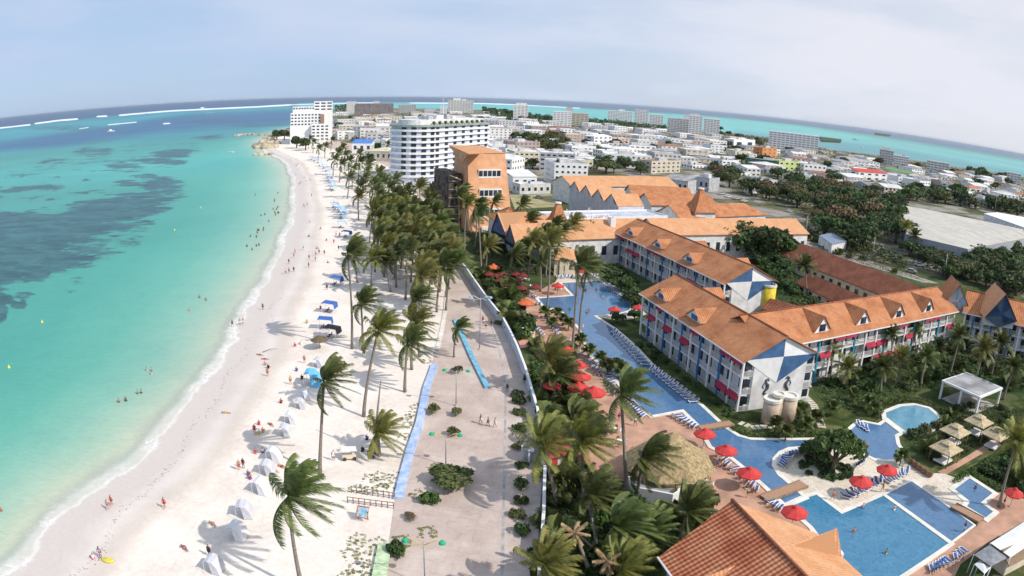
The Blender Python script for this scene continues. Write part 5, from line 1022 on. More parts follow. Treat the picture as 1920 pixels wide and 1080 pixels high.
for ar, nn, dm, sd_i, wh in [([(640, 1085), (665, 1000), (705, 1000), (700, 1085)], 9, 1.2, 21, 'left of the pale green wall'), ([(655, 915), (745, 868), (745, 918), (700, 928)], 8, 1.2, 22, 'above the brown railings'), ([(770, 760), (785, 760), (760, 830), (745, 830)], 5, 1.2, 23, 'along the mosaic wall'), ([(735, 500), (785, 495), (790, 540), (740, 540)], 16, 1.6, 24, 'under the beach palm cluster'), ([(760, 655), (812, 650), (808, 680), (770, 685)], 5, 1.5, 25, 'at the upper end of the mosaic wall'), ([(750, 1020), (800, 870), (840, 880), (790, 1040)], 5, 3.0, 26, 'spreading onto the promenade')]:
    for P in rnd_in(ar, nn, dm, 0, sd_i):
        o = CRP.copy(); COL.objects.link(o); o.name = 'beach_creeper'; o.location = (P.x, P.y, -.12 if 'promenade' not in wh else -.02); o.rotation_euler = (0, 0, R.uniform(0, 6)); o.scale = (.8, .8, .5); tag(o, 'patch of yellow-green creeper ' + wh, 'plant', 'creepers ' + wh)

def mass(name, label, px, n, z0, z1, size, m, seed, avoid=(), thr=None):
    """ground cover or a wood nobody could count: one object of loose leaves over an outline"""
    rd = random.Random(seed); P = [(G(x, y).x, G(x, y).y) for x, y in px]; N = n * 3; X_ = np.array([rd.uniform(min(p[0] for p in P), max(p[0] for p in P)) for _ in range(N)]); Y_ = np.array([rd.uniform(min(p[1] for p in P), max(p[1] for p in P)) for _ in range(N)])
    ok = inpoly(X_, Y_, P); ax = [tuple(q) for q in avoid]; mb = MB(); k = 0
    for x, y, o_ in zip(X_, Y_, ok):
        if not o_ or k >= n: continue
        hgt = .5 + .25 * (sin(x * .55 / size ** .5) + sin(y * .47 / size ** .5 + x * .2)); 
        if thr and .5 + .25 * (sin(x * .061) + sin(y * .047 + x * .02)) < thr: continue
        z = z0 + (z1 - z0) * max(.05, hgt) * rd.uniform(.6, 1.1); s = size * rd.uniform(.6, 1.3); a = rd.uniform(0, 6.28)
        nv = Vector((rd.gauss(0, .45), rd.gauss(0, .45), 1)).normalized(); u = nv.orthogonal().normalized(); v = nv.cross(u); u, v = u * cos(a) + v * sin(a), v * cos(a) - u * sin(a); p = Vector((x, y, z))
        mb.face([p - u * s, p - v * s * .6, p + u * s, p + v * s * .6]); k += 1
    o = mb.build(name, m, loc=(P[0][0], P[0][1], 0)); return tag(o, label, kind='stuff')
mass('undergrowth', 'low green undergrowth behind the curved boundary wall', [(895, 520), (940, 508), (965, 550), (985, 590), (1000, 625), (972, 640), (948, 590)], 5000, .1, 1.1, .22, LEAFG, 1)
mass('undergrowth', 'low undergrowth among the palms beside the parasol terrace', [(990, 655), (1070, 650), (1080, 740), (1085, 790), (1018, 790), (1005, 730)], 4000, .1, 1.0, .22, LEAFB, 2)
mass('undergrowth', 'green undergrowth of the lower garden', [(1024, 880), (1095, 900), (1180, 935), (1330, 950), (1345, 965), (1235, 1045), (1015, 1130)], 7000, .1, .9, .18, LEAFG, 3)
mass('undergrowth', 'mixed undergrowth before the sunlit wing', [(1528, 700), (1560, 680), (1790, 640), (1925, 660), (1925, 740), (1860, 735), (1780, 715), (1710, 742), (1650, 758), (1600, 775), (1560, 765), (1535, 745)], 11000, .1, 1.2, .26, LEAFA, 4)
mass('undergrowth', 'dark undergrowth round the cabanas and at the right edge', [(1697, 830), (1745, 800), (1790, 760), (1925, 770), (1925, 800), (1850, 830), (1780, 870), (1735, 860)], 5000, .1, .8, .2, LEAFA, 5)
mass('undergrowth', 'undergrowth between the resort wings', [(1450, 470), (1480, 500), (1520, 545), (1600, 570), (1520, 580), (1460, 580), (1450, 520)], 3500, .1, 1.4, .3, LEAFA, 6)

mass('undergrowth', 'bushes on the gravel strip beyond the long brown roof', [(1500, 446), (1560, 458), (1722, 522), (1745, 530), (1640, 505), (1540, 470)], 2500, .1, 1.5, .3, LEAFB, 7)
mass('undergrowth', 'plants round the dining terrace before the lobby', [(880, 440), (910, 430), (960, 470), (1010, 500), (960, 505), (900, 500)], 3000, .1, 1.6, .3, LEAFA, 8)

mass('undergrowth', 'plants on the ground right of the sunlit garden', [(1925, 640), (2100, 700), (2100, 900), (1925, 800)], 5000, .1, 1.2, .3, LEAFA, 9)

mass('woodland', 'dense dark canopy of the court behind the middle wing', [(1335, 470), (1400, 462), (1462, 478), (1490, 520), (1480, 545), (1440, 520), (1400, 495)], 4500, 1, 6.5, .55, LEAFA, 61)
mass('woodland', 'dark trees crowding the far side of the long brown roof', [(1500, 432), (1560, 440), (1640, 470), (1700, 495), (1700, 506), (1620, 482), (1510, 445)], 3500, .5, 5, .6, LEAFA, 62)
# ================================================================== NEAR STRUCTURES AND FURNITURE
def near_building():
    ap = G(1372, 938, 9.2); re = G(1512, 1082, 9.2); ax = (re - ap); ax.z = 0; ax.normalize(); ap2 = ap; L_ = 22.0; nw = G(1233, 1045, 5.0); ne = G(1532, 1000, 5.0)
    r = thing('poolside_restaurant', 'near building with a ribbed orange tile roof, cut by the bottom edge', 'building', (ap.x, ap.y, 0)); ex = ax * L_
    A, B = Vector((ap.x, ap.y, 9.2)), Vector((ap.x, ap.y, 9.2)) + ex; W0, W1 = nw, nw + ex; E0, E1 = ne, ne + ex
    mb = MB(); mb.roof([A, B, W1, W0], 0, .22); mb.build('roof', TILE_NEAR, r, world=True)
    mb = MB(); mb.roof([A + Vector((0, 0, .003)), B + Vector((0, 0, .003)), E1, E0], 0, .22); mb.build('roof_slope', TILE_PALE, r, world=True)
    mb = MB(); mb.tube([A + Vector((0, 0, .1)), B + Vector((0, 0, .1))], .2, 6); mb.build('ridge_cap', mat('ridge_tiles', (.36, .13, .07)), r, world=True)
    mb = MB(); mb.tube([W0, W1], .14, 5); mb.build('gutter', WHITE, r, world=True)
    # cross gables: a lit one reaching over the pool, a small one on the ribbed slope
    def cross(p_in, p_out, ze_, pl, pr, m, nm):
        a, b_ = G(*p_in), G(*p_out); mb = MB(); mb.roof([a, b_, G(*pl[1]), G(*pl[0])], 0, .14); mb.roof([a, b_, G(*pr[1]), G(*pr[0])], 0, .14); return mb.build(nm, m, r, world=True)
    cross((1475, 1025, 8.0), (1570, 990, 8.3), 5, ((1478, 1028, 7.9), (1545, 1003, 6.2)), ((1500, 1036, 6.6), (1578, 1042, 5.2)), TILE_PALE, 'side_gable_roof')
    a, b_, c_ = G(1441, 1037, 7.8), G(1318, 1082, 7.0), G(1412, 1086, 5.4)
    mb = MB(); mb.roof([a, b_, b_ + ex * .25 - Vector((0, 0, 1.6)), c_ + Vector((0, 0, .8))], 0, .12); mb.build('front_gable_roof', TILE_PALE, r, world=True)
    mb = MB(); pts = [nw.lerp(ne, .07), nw.lerp(ne, .93), nw.lerp(ne, .93) + ex, nw.lerp(ne, .07) + ex]; mb.prism([(p.x, p.y) for p in pts], .1, 4.9); g0 = pts[0].lerp(pts[1], .5)
    mb.face([(pts[0].x, pts[0].y, 4.9), (pts[1].x, pts[1].y, 4.9), (g0.x, g0.y, 8.8)]); mb.build('wall', WHITE2, r, world=True)
    mb = MB(); p = G(1572, 1040, 4.6); mb.box(p.x - .5, p.y - .4, 4.2, p.x + .5, p.y + .4, 4.9); mb.build('downpipe_box', WHITE, r, world=True)
near_building()
def thatch_hut():
    c = G(1262, 880, 0); zt = 7.6; ct = G(1262, 812, zt); r = thing('thatched_bar', 'big thatched octagonal bar roof beside the river pool', 'thatched hut', (ct.x, ct.y, .1)); n = 8; R1 = 6.6
    mb = MB()
    rings = []
    for k, (rr_, z) in enumerate([(.15, zt), (1.6, 6.6), (3.6, 5.1), (5.4, 3.9), (R1, 3.0), (R1 - .2, 2.75)]):
        rings.append([(rr_ * cos(2 * pi * (j + .5) / n), rr_ * sin(2 * pi * (j + .5) / n), z) for j in range(n)])
    mb.grid(rings, True, 0, False, True); mb.build('thatch_roof', THATCH, r)
    mb = MB(); rnd = random.Random(3)
    for i in range(500): a = rnd.uniform(0, 6.28); rr_ = R1 * cos(pi / 8) / cos(((a - pi / 8 + pi / 8) % (pi / 4)) - pi / 8) - .1; p = Vector((rr_ * cos(a), rr_ * sin(a), 3.0)); t_ = Vector((-sin(a), cos(a), 0)) * .06; e = p * 1.03; e.z = 2.45 + rnd.random() * .2; mb.face([p - t_, p + t_, e])
    mb.build('thatch_fringe', THATCH, r)['kind'] = 'stuff'
    for j in range(8): a = 2 * pi * (j + .5) / 8; mb = MB(); mb.tube([(5.4 * cos(a), 5.4 * sin(a), 0), (5.4 * cos(a), 5.4 * sin(a), 3.7)], .16, 6); mb.build('post', WOOD, r)
    mb = MB(); mb.lathe([(2.6, .1), (2.6, 1.1), (2.2, 1.1), (2.2, .1)], 16); mb.build('bar_counter', WOOD, r)
thatch_hut()
def white_bar():
    P = PX([(1180, 895), (1188, 888), (1205, 889), (1265, 903), (1274, 912), (1272, 922), (1262, 928), (1200, 916), (1184, 908)], 2.6); r = thing('curved_bar_block', 'low white curved-wall bar block with a grey flat roof by the thatch', 'building', (P[0].x, P[0].y, .1)); c = sum(P, Vector()) / len(P)
    mb = MB(); pr = [(p.x, p.y) for p in P]; mb.prism(pr, .1, 2.3); mb.build('roof', ROOFG, r, world=True)
    mb = MB(); mb.strip(P + [P[0], P[1]], .3, .1, 2.75); mb.build('wall', WHITE, r, world=True)
    mb = MB(); q = [G(1262, 925, 1.8), G(1254, 935, 1.2), G(1247, 945, .8)]; mb.strip(q, .5, .1, 1.9); mb.build('side_wall', WHITE, r, world=True)
white_bar()
house('service_kiosk', 'little orange-fronted kiosk with a plank roof', 'kiosk', (1116, 908), (1150, 899), 2.6, 3.2, 'flat', wall=mat('kiosk_orange', (.62, .30, .10), .8, .15, 1), roof=WOOD, par=0)
def red_kiosk():
    def ex(r, w, d, h):
        for i, (m_, nm) in enumerate(((RED, 'red_panel'), (WHITE, 'white_panel'), (mat('panel_green', (.35, .5, .05)), 'green_panel'))): mb = MB(); mb.box(.2 + i * w * .3, -.05, .2, .2 + (i + .9) * w * .3, -.01, h - .1); mb.build(nm, m_, r)
        for i in range(8): mb = MB(); mb.box(i * w / 7 - .04, -1.3, 0, i * w / 7 + .04, -1.2, 1.1); mb.build('fence_post', WHITE, r)
        mb = MB(); mb.box(-.05, -1.32, 1.0, w + .05, -1.18, 1.1); mb.box(-.05, -1.32, .5, w + .05, -1.18, .58); mb.build('fence_rail', WHITE, r)
    house('snack_kiosk', 'small kiosk with dark red roof and coloured panels behind the boundary wall', 'kiosk', (1033, 857), (1071, 851), 2.8, 4.2, 'shed', 1.4, wall=WHITE, roof=mat('kiosk_roof_red', (.34, .07, .05), .8, .12, .8), extra=ex, over=.3)
red_kiosk()
def guard():
    P = G(1000, 862, 0); r = thing('guard_booth', 'round grey guard booth at the gap in the boundary wall', 'guard booth', (P.x, P.y, .1)); mb = MB(); mb.lathe([(1.3, 0), (1.3, 2.1)], 14, smooth=True); mb.build('wall', GREYP, r); mb = MB(); mb.lathe([(1.9, 2.1), (1.7, 2.35), (.4, 2.9), (.01, 3.0)], 10); mb.build('roof', mat('booth_roof', (.25, .27, .30), .7, .2, 1), r)
    for a in (2.2, 3.3, 4.3): mb = MB(); mb.box(1.7 * cos(a) - .12, 1.7 * sin(a) - .12, 0, 1.7 * cos(a) + .12, 1.7 * sin(a) + .12, 2.3); mb.build('pillar', WHITE, r)
guard()
mb = MB(); A, B = G(1090, 850, .9), G(1120, 888, .9); mb.strip([A, B], .9, .1, 1.0); o = mb.build('pink_counter', mat('pink_paint', (.62, .13, .18)), loc=(A.x, A.y, 0)); tag(o, 'long pink counter leading to the plank-roofed kiosk', 'counter')
def pavilion():
    A, B, C_ = G(1766, 713, 4), G(1838, 745, 4), G(1799, 693, 4); d = B - A; w = math.hypot(d.x, d.y); dep = (C_ - A).length; r = thing('flat_roof_pavilion', 'white pavilion with a flat grey roof in the garden', 'pavilion', (A.x, A.y, .1), atan2(d.y, d.x))
    mb = MB(); mb.box(0, 0, 3.55, w, dep, 3.95); mb.build('roof_frame', WHITE, r); mb = MB(); mb.box(.45, .45, 3.96, w - .45, dep - .45, 4.02); mb.build('roof', ROOFG, r)
    for x in (0.1, w / 2, w - .5):
        for y in (.1, dep - .5): mb = MB(); mb.box(x, y, 0, x + .4, y + .4, 3.54); mb.build('column', WHITE, r)
    mb = MB(); mb.box(.6, .6, .02, w - .6, dep - .6, .15); mb.build('floor', CONC, r)
pavilion()
CAB = mat('cabana_thatch', (.50, .40, .25), .95, .15, 2, bump=.4, bscale=12)
def cabana(label, px):
    P = G(*px, 2.8); r = thing('cabana', label, 'cabana', (P.x, P.y, .1), .45, 'straw roofed cabanas in the garden'); s = 2.3
    mb = MB(); c = [(-s, -s, 2.5), (s, -s, 2.5), (s, s, 2.5), (-s, s, 2.5)]; t_ = [(-.8, -.8, 3.3), (.8, -.8, 3.3), (.8, .8, 3.3), (-.8, .8, 3.3)]
    for i in range(4): j = (i + 1) % 4; mb.roof([c[i], c[j], t_[j], t_[i]], 0, .12)
    mb.face(t_); mb.build('straw_roof', CAB, r); mb = MB(); c = [(-1, -1, 3.45), (1, -1, 3.45), (1, 1, 3.45), (-1, 1, 3.45)]
    for i in range(4): mb.roof([c[i], c[(i + 1) % 4], (0, 0, 3.95)], 0, .08)
    mb.build('top_cap', CAB, r)
    for x in (-1.9, 1.9):
        for y in (-1.9, 1.9): mb = MB(); mb.tube([(x, y, 0), (x, y, 2.55)], .09, 6); mb.build('post', WOOD, r)
    mb = MB(); mb.box(-1.5, -1.2, .25, 1.5, 1.2, .5); mb.build('day_bed', WHITE, r)
for lb, q in [('straw cabana nearest the small palm, front left of the group', (1775, 838)), ('straw cabana in the middle of the garden group', (1792, 806)), ('straw cabana at the back, just below the white pavilion', (1836, 788)), ('small straw cabana to the right of the middle one', (1868, 812))]: cabana(lb, q)
def shade_sail(label, px, z, m, name='white_marquee'):
    P = PX(px, z); r = thing(name, label, 'canopy', (P[0].x, P[0].y, .1)); mb = MB(); c = sum(P, Vector()) / len(P); c.z += .35
    for i in range(len(P)): mb.face([P[i], P[(i + 1) % len(P)], c])
    mb.build('fabric_top', m, r, world=True)
    for p in P: mb = MB(); mb.tube([(p.x, p.y, .1), (p.x, p.y, p.z)], .06, 6); mb.build('pole', WHITE, r, world=True)
shade_sail('large white marquee at the lower right corner', [(1857, 1018), (1895, 1045), (1960, 1000), (1925, 975)], 3.2, WHITE); shade_sail('grey netting canopy beside the white marquee', [(1826, 1040), (1858, 1062), (1893, 1044), (1858, 1020)], 2.9, mat('grey_net', (.25, .26, .28)), 'shade_canopy'); shade_sail('small square white parasol table by the marquee', [(1827, 1058), (1846, 1076), (1858, 1064), (1838, 1050)], 2.4, WHITE, 'square_parasol')
house('beach_kiosk', 'small dark roofed hut seen under the right edge palms', 'hut', (1893, 1052), (1935, 1030), 2.4, 3, 'gable', 1.0, wall=CREAM, roof=WOOD)
# --- loungers
def lounger_proto():
    r = thing('sun_lounger', 'white sun lounger with blue mattress', 'sun lounger', (0, 0, 0))
    mb = MB(); mb.box(-.34, -.95, .28, -.30, .95, .34); mb.box(.30, -.95, .28, .34, .95, .34); mb.box(-.34, -.95, .28, .34, -.88, .34); mb.box(-.30, -.88, .30, .30, .3, .32); mb.build('frame', WHITE, r)
    for x in (-.3, .3):
        for y in (-.8, .8): mb = MB(); mb.box(x - .03, y - .03, 0, x + .03, y + .03, .28); mb.build('leg', WHITE, r)
    mb = MB(); mb.face([(-.34, .3, .33), (.34, .3, .33), (.34, .95, .72), (-.34, .95, .72)]); mb.face([(-.34, .3, .29), (-.34, .95, .68), (.34, .95, .68), (.34, .3, .29)]); mb.build('backrest', WHITE, r)
    mb = MB(); mb.box(-.17, -.80, .345, .17, .3, .40); mb.face([(-.17, .32, .40), (.17, .32, .40), (.17, .86, .73), (-.17, .86, .73)]); mb.build('mattress', BLUEF, r); return Proto(r)
LG = lounger_proto(); LG2 = None
def lounge_row(a, b_, n, face, label, group, jit=.15, z=.17, skip=()):
    A, B = G(*a), G(*b_); F_ = G(*face); rnd = random.Random(int(a[0]))
    for i in range(n):
        if i in skip: continue
        p = A.lerp(B, i / max(n - 1, 1)); d = F_ - p if len(face) == 2 else F_; ang = atan2(d.y, d.x) - pi / 2 + rnd.uniform(-jit, jit)
        LG.put((p.x, p.y, z), ang + pi, 1.06, label, group)
LR = [((1172, 743), (1182, 760), 4, (1300, 700), 'lounger on the terrace edge under the tall blown palm', 'loungers under the tall blown palm'),
      ((1186, 765), (1203, 784), 6, (1330, 700), 'lounger on the terrace edge where the pool turns', 'loungers where the pool turns'),
      ((1268, 783), (1300, 803), 6, (1340, 770), 'lounger on the white deck between thatch and footbridge', 'loungers by the footbridge'),
      ((1352, 857), (1362, 875), 3, (1420, 840), 'lounger right of the thatched roof edge', 'loungers right of the thatch'),
      ((1376, 882), (1418, 922), 6, (1440, 870), 'lounger along the terracotta terrace between two round umbrellas', 'loungers between round umbrellas'),
      ((1443, 945), (1462, 957), 3, (1480, 930), 'lounger beside the near building and its red umbrella', 'loungers beside the near building'),
      ((1584, 936), (1650, 905), 9, (1660, 960), 'lounger in the row on the island facing the big pool', 'loungers on the island row'),
      ((1662, 905), (1700, 888), 5, (1700, 930), 'lounger right of the middle island umbrella', 'loungers right of the island umbrella'),
      ((1605, 878), (1618, 868), 4, (1640, 850), 'lounger at the back of the island by the lagoon', 'loungers by the lagoon'),
      ((1466, 876), (1475, 860), 5, (1430, 850), 'lounger in the shade at the left of the island', 'shaded loungers left'), ((1480, 856), (1515, 848), 7, (1490, 800), 'lounger in the shade along the top of the island', 'shaded loungers top'),
      ((1745, 1072), (1776, 1056), 6, (1740, 1020), 'lounger on the terracotta path below the big pool', 'loungers below the big pool'), ((1790, 1050), (1806, 1038), 3, (1770, 1000), 'lounger by the red post at the lower right', 'loungers by the red post'),
      ((1610, 800), (1624, 808), 3, (1640, 830), 'lounger standing in the shallow lagoon', 'loungers in the lagoon'),
      ((1132, 536), (1200, 584), 20, (1240, 520), 'lounger on the pale paving beside the upper pool', 'loungers beside the upper pool'), ((1140, 535), (1206, 580), 18, (1240, 520), 'lounger in the outer row beside the upper pool', 'outer loungers beside the upper pool'),
      ((1046, 523), (1072, 521), 5, (1060, 560), 'lounger at the far end of the upper pool', 'loungers at the far end'), ((1088, 523), (1118, 520), 6, (1100, 560), 'lounger left of the corner of the upper pool', 'loungers at the far corner'),
      ((983, 590), (990, 612), 5, (1100, 560), 'lounger in the outer column near the curved wall', 'loungers outer column'), ((996, 607), (1016, 632), 7, (1100, 560), 'lounger in the outer column above the pink path', 'loungers above the pink path'),
      ((992, 575), (1012, 572), 4, (1040, 540), 'lounger by the orange umbrella of the upper terrace', 'loungers by the orange umbrella'), ((1024, 598), (1048, 632), 8, (1120, 590), 'lounger in the inner column beside the fan palms', 'loungers beside the fan palms'),
      ((1062, 640), (1085, 668), 6, (1150, 640), 'lounger between the fan palms and the first red parasol', 'loungers near the first parasol'), ((1098, 672), (1122, 705), 7, (1180, 660), 'lounger on the terrace beside the river pool', 'loungers beside the river'), ((1138, 708), (1152, 742), 7, (1200, 700), 'lounger at the left of the tall blown palm', 'loungers left of the blown palm'),
      ((1150, 625), (1210, 687), 12, (1090, 680), 'lounger in the shaded water along the nearest wing', 'shaded loungers along the wing'), ((1222, 695), (1300, 757), 12, (1150, 760), 'lounger in the shaded water further down the wing', 'shaded loungers further down'),
      ((970, 548), (1005, 560), 8, (1040, 540), 'lounger among the dining umbrellas of the upper terrace', 'loungers among dining umbrellas')]
for a in LR: lounge_row(*a, z=.24 if 'water' in a[4] or 'lagoon;' in a[4] else .18)
# brown day chairs by the lane
def daychair():
    r = thing('wicker_chair', 'brown wicker chair with cream cushion', 'chair'); mb = MB(); mb.box(-.5, -.45, .2, .5, .45, .4); mb.box(-.5, .3, .4, .5, .45, .85); mb.box(-.5, -.45, .4, -.4, .3, .6); mb.box(.4, -.45, .4, .5, .3, .6); mb.build('wicker_frame', mat('wicker', (.25, .13, .08)), r); mb = MB(); mb.box(-.39, -.44, .405, .39, .29, .5); mb.build('cushion', CREAM, r); return Proto(r)
DC = daychair()
for i, (x, y) in enumerate([(1706, 870), (1715, 877), (1723, 883), (1732, 889), (1741, 895)]): P = G(x, y); DC.put((P.x, P.y, .18), 2.2, 1.1, 'brown cushioned chair in the row at the edge of the cream terrace', 'brown chairs by the cream terrace')
# --- umbrellas
def umb_proto(m, R0=1.75, n=8):
    r = thing('parasol', 'parasol', 'umbrella'); mb = MB(); rings = [[(rr_ * cos(2 * pi * j / n), rr_ * sin(2 * pi * j / n), z) for j in range(n)] for rr_, z in ((.28, 3.05), (R0 * .55, 2.75), (R0, 2.35), (R0, 2.18))]
    mb.grid(rings, True, 0, False); mb.build('canopy', m, r); mb = MB(); mb.lathe([(.42, 3.02), (.3, 3.2), (.02, 3.35)], n); mb.build('vent_cap', m, r)
    mb = MB(); mb.tube([(0, 0, 0), (0, 0, 3.3)], .035, 6); mb.build('pole', DARK, r); mb = MB(); mb.lathe([(.3, 0), (.3, .1), (.05, .14)], 10); mb.build('base', CONC, r)
    for j in range(n): mb = MB(); mb.tube([(0, 0, 2.5), (R0 * .97 * cos(2 * pi * j / n), R0 * .97 * sin(2 * pi * j / n), 2.33)], .015, 4); mb.build('rib', DARK, r)
    return Proto(r)
UR = umb_proto(RED); UO = umb_proto(mat('orange_canvas', (.68, .15, .05), .75, .1, 1)); UDK = umb_proto(mat('palm_shaded_red_canvas', (.22, .025, .03), .75, .1, 1))  # the darkest red is deepened to carry the shade of the palms
for x, y, s, lb in [(1338, 848, 1.12, 'third red round umbrella down the river edge from the footbridge'), (1322, 812, 1.1, 'red round umbrella just below the upper footbridge'), (1362, 843, 1.1, 'red round umbrella right of the thatched roof'), (1405, 887, 1.15, 'red round umbrella over the loungers at the river edge'), (1490, 960, 1.15, 'red round umbrella beside the near tiled roof'),
                    (1615, 903, 1.15, 'red umbrella in the middle of the island loungers'), (1664, 880, 1.1, 'red umbrella at the right end of the island'), (1903, 922, 1.05, 'red umbrella at the right edge by the small pool'),
                    (1062, 652, 1.0, 'half hidden red parasol beside a thin trunk'), (1084, 682, 1.05, 'small red parasol near the fan palms'), (1088, 708, 1.25, 'upper of the three big red parasols'), (1084, 727, 1.2, 'middle of the three big red parasols'), (1112, 740, 1.35, 'front one of the three big red parasols'),
                    (1152, 578, 1.0, 'red parasol behind the small round tree'), (1198, 574, 1.0, 'red parasol at the corner of the nearest wing'), (1046, 535, 1.1, 'red parasol on the deck tongue in the upper pool'), (1092, 507, 1.0, 'small red parasol at the far end of the upper pool'), (1035, 720, 1.0, 'closed looking red parasol among the garden palms')][1:]:
    P = G(x, y, 2.7); UR.put((P.x, P.y, .17), R.uniform(0, .7), s * .93, lb)
P = G(986, 570, 2.6); UO.put((P.x, P.y, .17), .2, 1.15, 'orange umbrella at the left of the upper terrace'); P = G(925, 502, 2.6); UO.put((P.x, P.y, .17), .2, 1.1, 'orange umbrella among the dining umbrellas')
for x, y in [(917, 512), (930, 516), (942, 512), (955, 520), (968, 512), (980, 514), (948, 530), (978, 538), (1004, 536), (936, 524), (972, 524)]: P = G(x, y, 2.5); UDK.put((P.x, P.y, .17), R.uniform(0, .7), .85, 'dark red umbrella, deepened for palm shade, in the crowded dining terrace before the lobby', 'dark red dining umbrellas')
# --- beach tents: curved white shells open to the sea with a lining coloured as their dark blue shadow side
def tent_proto(m, lin):
    r = thing('beach_tent', 'tent', 'beach tent'); w = 1.15
    arc = [(-1.0, 1.95), (-.4, 2.15), (.4, 2.0), (1.0, 1.3), (1.35, .05)]
    mb = MB(); mb.grid([[(x, y, z) for x, z in arc] for y in (-w, -w * .33, w * .33, w)], False, 0, False); mb.build('shell', m, r)
    mb = MB(); mb.grid([[(x - .04, y, z - .05) for x, z in arc[::-1]] for y in (-w + .02, w - .02)], False, 0, False); mb.build('lining', lin, r)
    for s in (-1, 1): mb = MB(); mb.face([(-.2, s * w, 2.1), (.4, s * w, 2.0), (1.0, s * w, 1.3), (1.35, s * w, .05), (.1, s * w, .05)][::s]); mb.build('side_panel', m, r)
    for s in (-1, 1): mb = MB(); mb.tube([(-1.0, s * w, 0), (-1.0, s * w, 1.95)], .03, 5); mb.build('pole', WHITE, r)
    return Proto(r)
TW = tent_proto(TENTW, mat('tent_shadow_lining', (.10, .14, .36), .8, .1, 2)); TG = tent_proto(mat('tent_grey', (.62, .62, .66), .8, .06, 1.5, trans=.1), mat('tent_shadow_lining_grey', (.30, .32, .42), .8, .1, 2)); TB = tent_proto(SKYF, MATS['tent_shadow_lining'])
for x, y, k, s, lb in [(598, 688, 1, 1.1, 'faded white tent farthest up the row, by the brown thatch shade'), (572, 748, 0, 1.0, 'white tent touching the left of the leaning palm crown'), (563, 765, 1, 1.0, 'greyish tent just below the tent at the palm crown'), (546, 792, 0, 1.05, 'bright white tent with dark round opening, sixth from the top'), (535, 817, 1, 1.05, 'pale tent with crumpled back below the bright white one'),
                       (514, 863, 0, 1.15, 'white tent with a group of people at its mouth'), (502, 888, 1, 1.15, 'tall greyish tent right behind the white tent with blue side'), (490, 923, 0, 1.15, 'white tent with a deep blue side'), (459, 968, 1, 1.2, 'greyish rounded tent second from the bottom'), (446, 1008, 0, 1.2, 'white striped tent lowest in the row'), (403, 1070, 1, 1.1, 'pinkish tent standing in the palm shadow at the bottom')]:
    P = G(x, y); (TW if k == 0 else TG).put((P.x, P.y, .1), R.uniform(-.15, .2), s * .74, lb)
P = G(586, 722); TB.put((P.x, P.y, .1), .1, 1.25, 'sky blue tent left of the leaning palm crown')
def canopy_proto(m):
    r = thing('sun_canopy', 'canopy', 'canopy'); mb = MB(); mb.face([(-1.3, -1.2, 2.2), (1.3, -1.2, 2.0), (1.3, 1.2, 2.0), (-1.3, 1.2, 2.2)]); mb.face([(-1.3, -1.2, 2.2), (-1.3, 1.2, 2.2), (-1.25, 1.2, 1.9), (-1.25, -1.2, 1.9)]); mb.face([(1.3, -1.2, 2.0), (1.5, -1.2, 1.0), (1.5, 1.2, 1.0), (1.3, 1.2, 2.0)]); mb.build('cloth_top', m, r)
    for x in (-1.25, 1.25):
        for y in (-1.15, 1.15): mb = MB(); mb.tube([(x, y, 0), (x, y, 2.05)], .03, 5); mb.build('pole', WHITE, r)
    for y in (-.5, .5): mb = MB(); mb.box(-.9, y - .25, .3, -.3, y + .25, .38); mb.box(-.35, y - .25, .38, -.28, y + .25, .85); mb.build('beach_chair', DARK, r)
    return Proto(r)
CB = canopy_proto(BLUEF2 := mat('royal_blue_cloth', (.05, .14, .45), .8, .1, 2)); CS = canopy_proto(mat('light_blue_cloth', (.33, .58, .85), .8, .1, 2)); CDK = canopy_proto(mat('dark_cloth', (.05, .05, .06), .8, .1, 2))
for x, y, p, lb in [(631, 536, CB, 'royal blue canopy beside the beach palm cluster'), (618, 586, CB, 'royal blue canopy third from the bottom'), (610, 617, CB, 'royal blue canopy lowest on the beach'), (623, 634, CDK, 'dark sunshade under the lowest royal blue canopy'), (650, 446, CB, 'blue canopy with two people standing to its left')]: P = G(x, y); p.put((P.x, P.y, .1), R.uniform(-.2, .2), 1.15, lb)
for x, y in [(641, 428), (641, 411), (637, 399), (627, 391), (642, 404), (621, 356), (619, 344), (616, 335), (614, 328), (622, 350), (617, 340), (612, 322), (608, 316), (600, 312), (597, 306), (590, 303), (585, 300), (625, 358), (630, 395)]: P = G(x, y); CS.put((P.x, P.y, .1), R.uniform(-.3, .3), 1.25, 'light blue canopy in the distant row along the beach', 'light blue canopies in the distance')
P = G(600, 655); r = thing('palapa', 'round brown thatch shade half hidden by the leaning palm', 'sunshade', (P.x, P.y, .1)); mb = MB(); mb.lathe([(.05, 2.9), (1.0, 2.5), (1.9, 1.9)], 12); mb.build('thatch_top', mat('brown_thatch', (.16, .12, .07)), r); mb = MB(); mb.tube([(0, 0, 0), (0, 0, 2.8)], .08, 6); mb.build('post', WOOD, r)
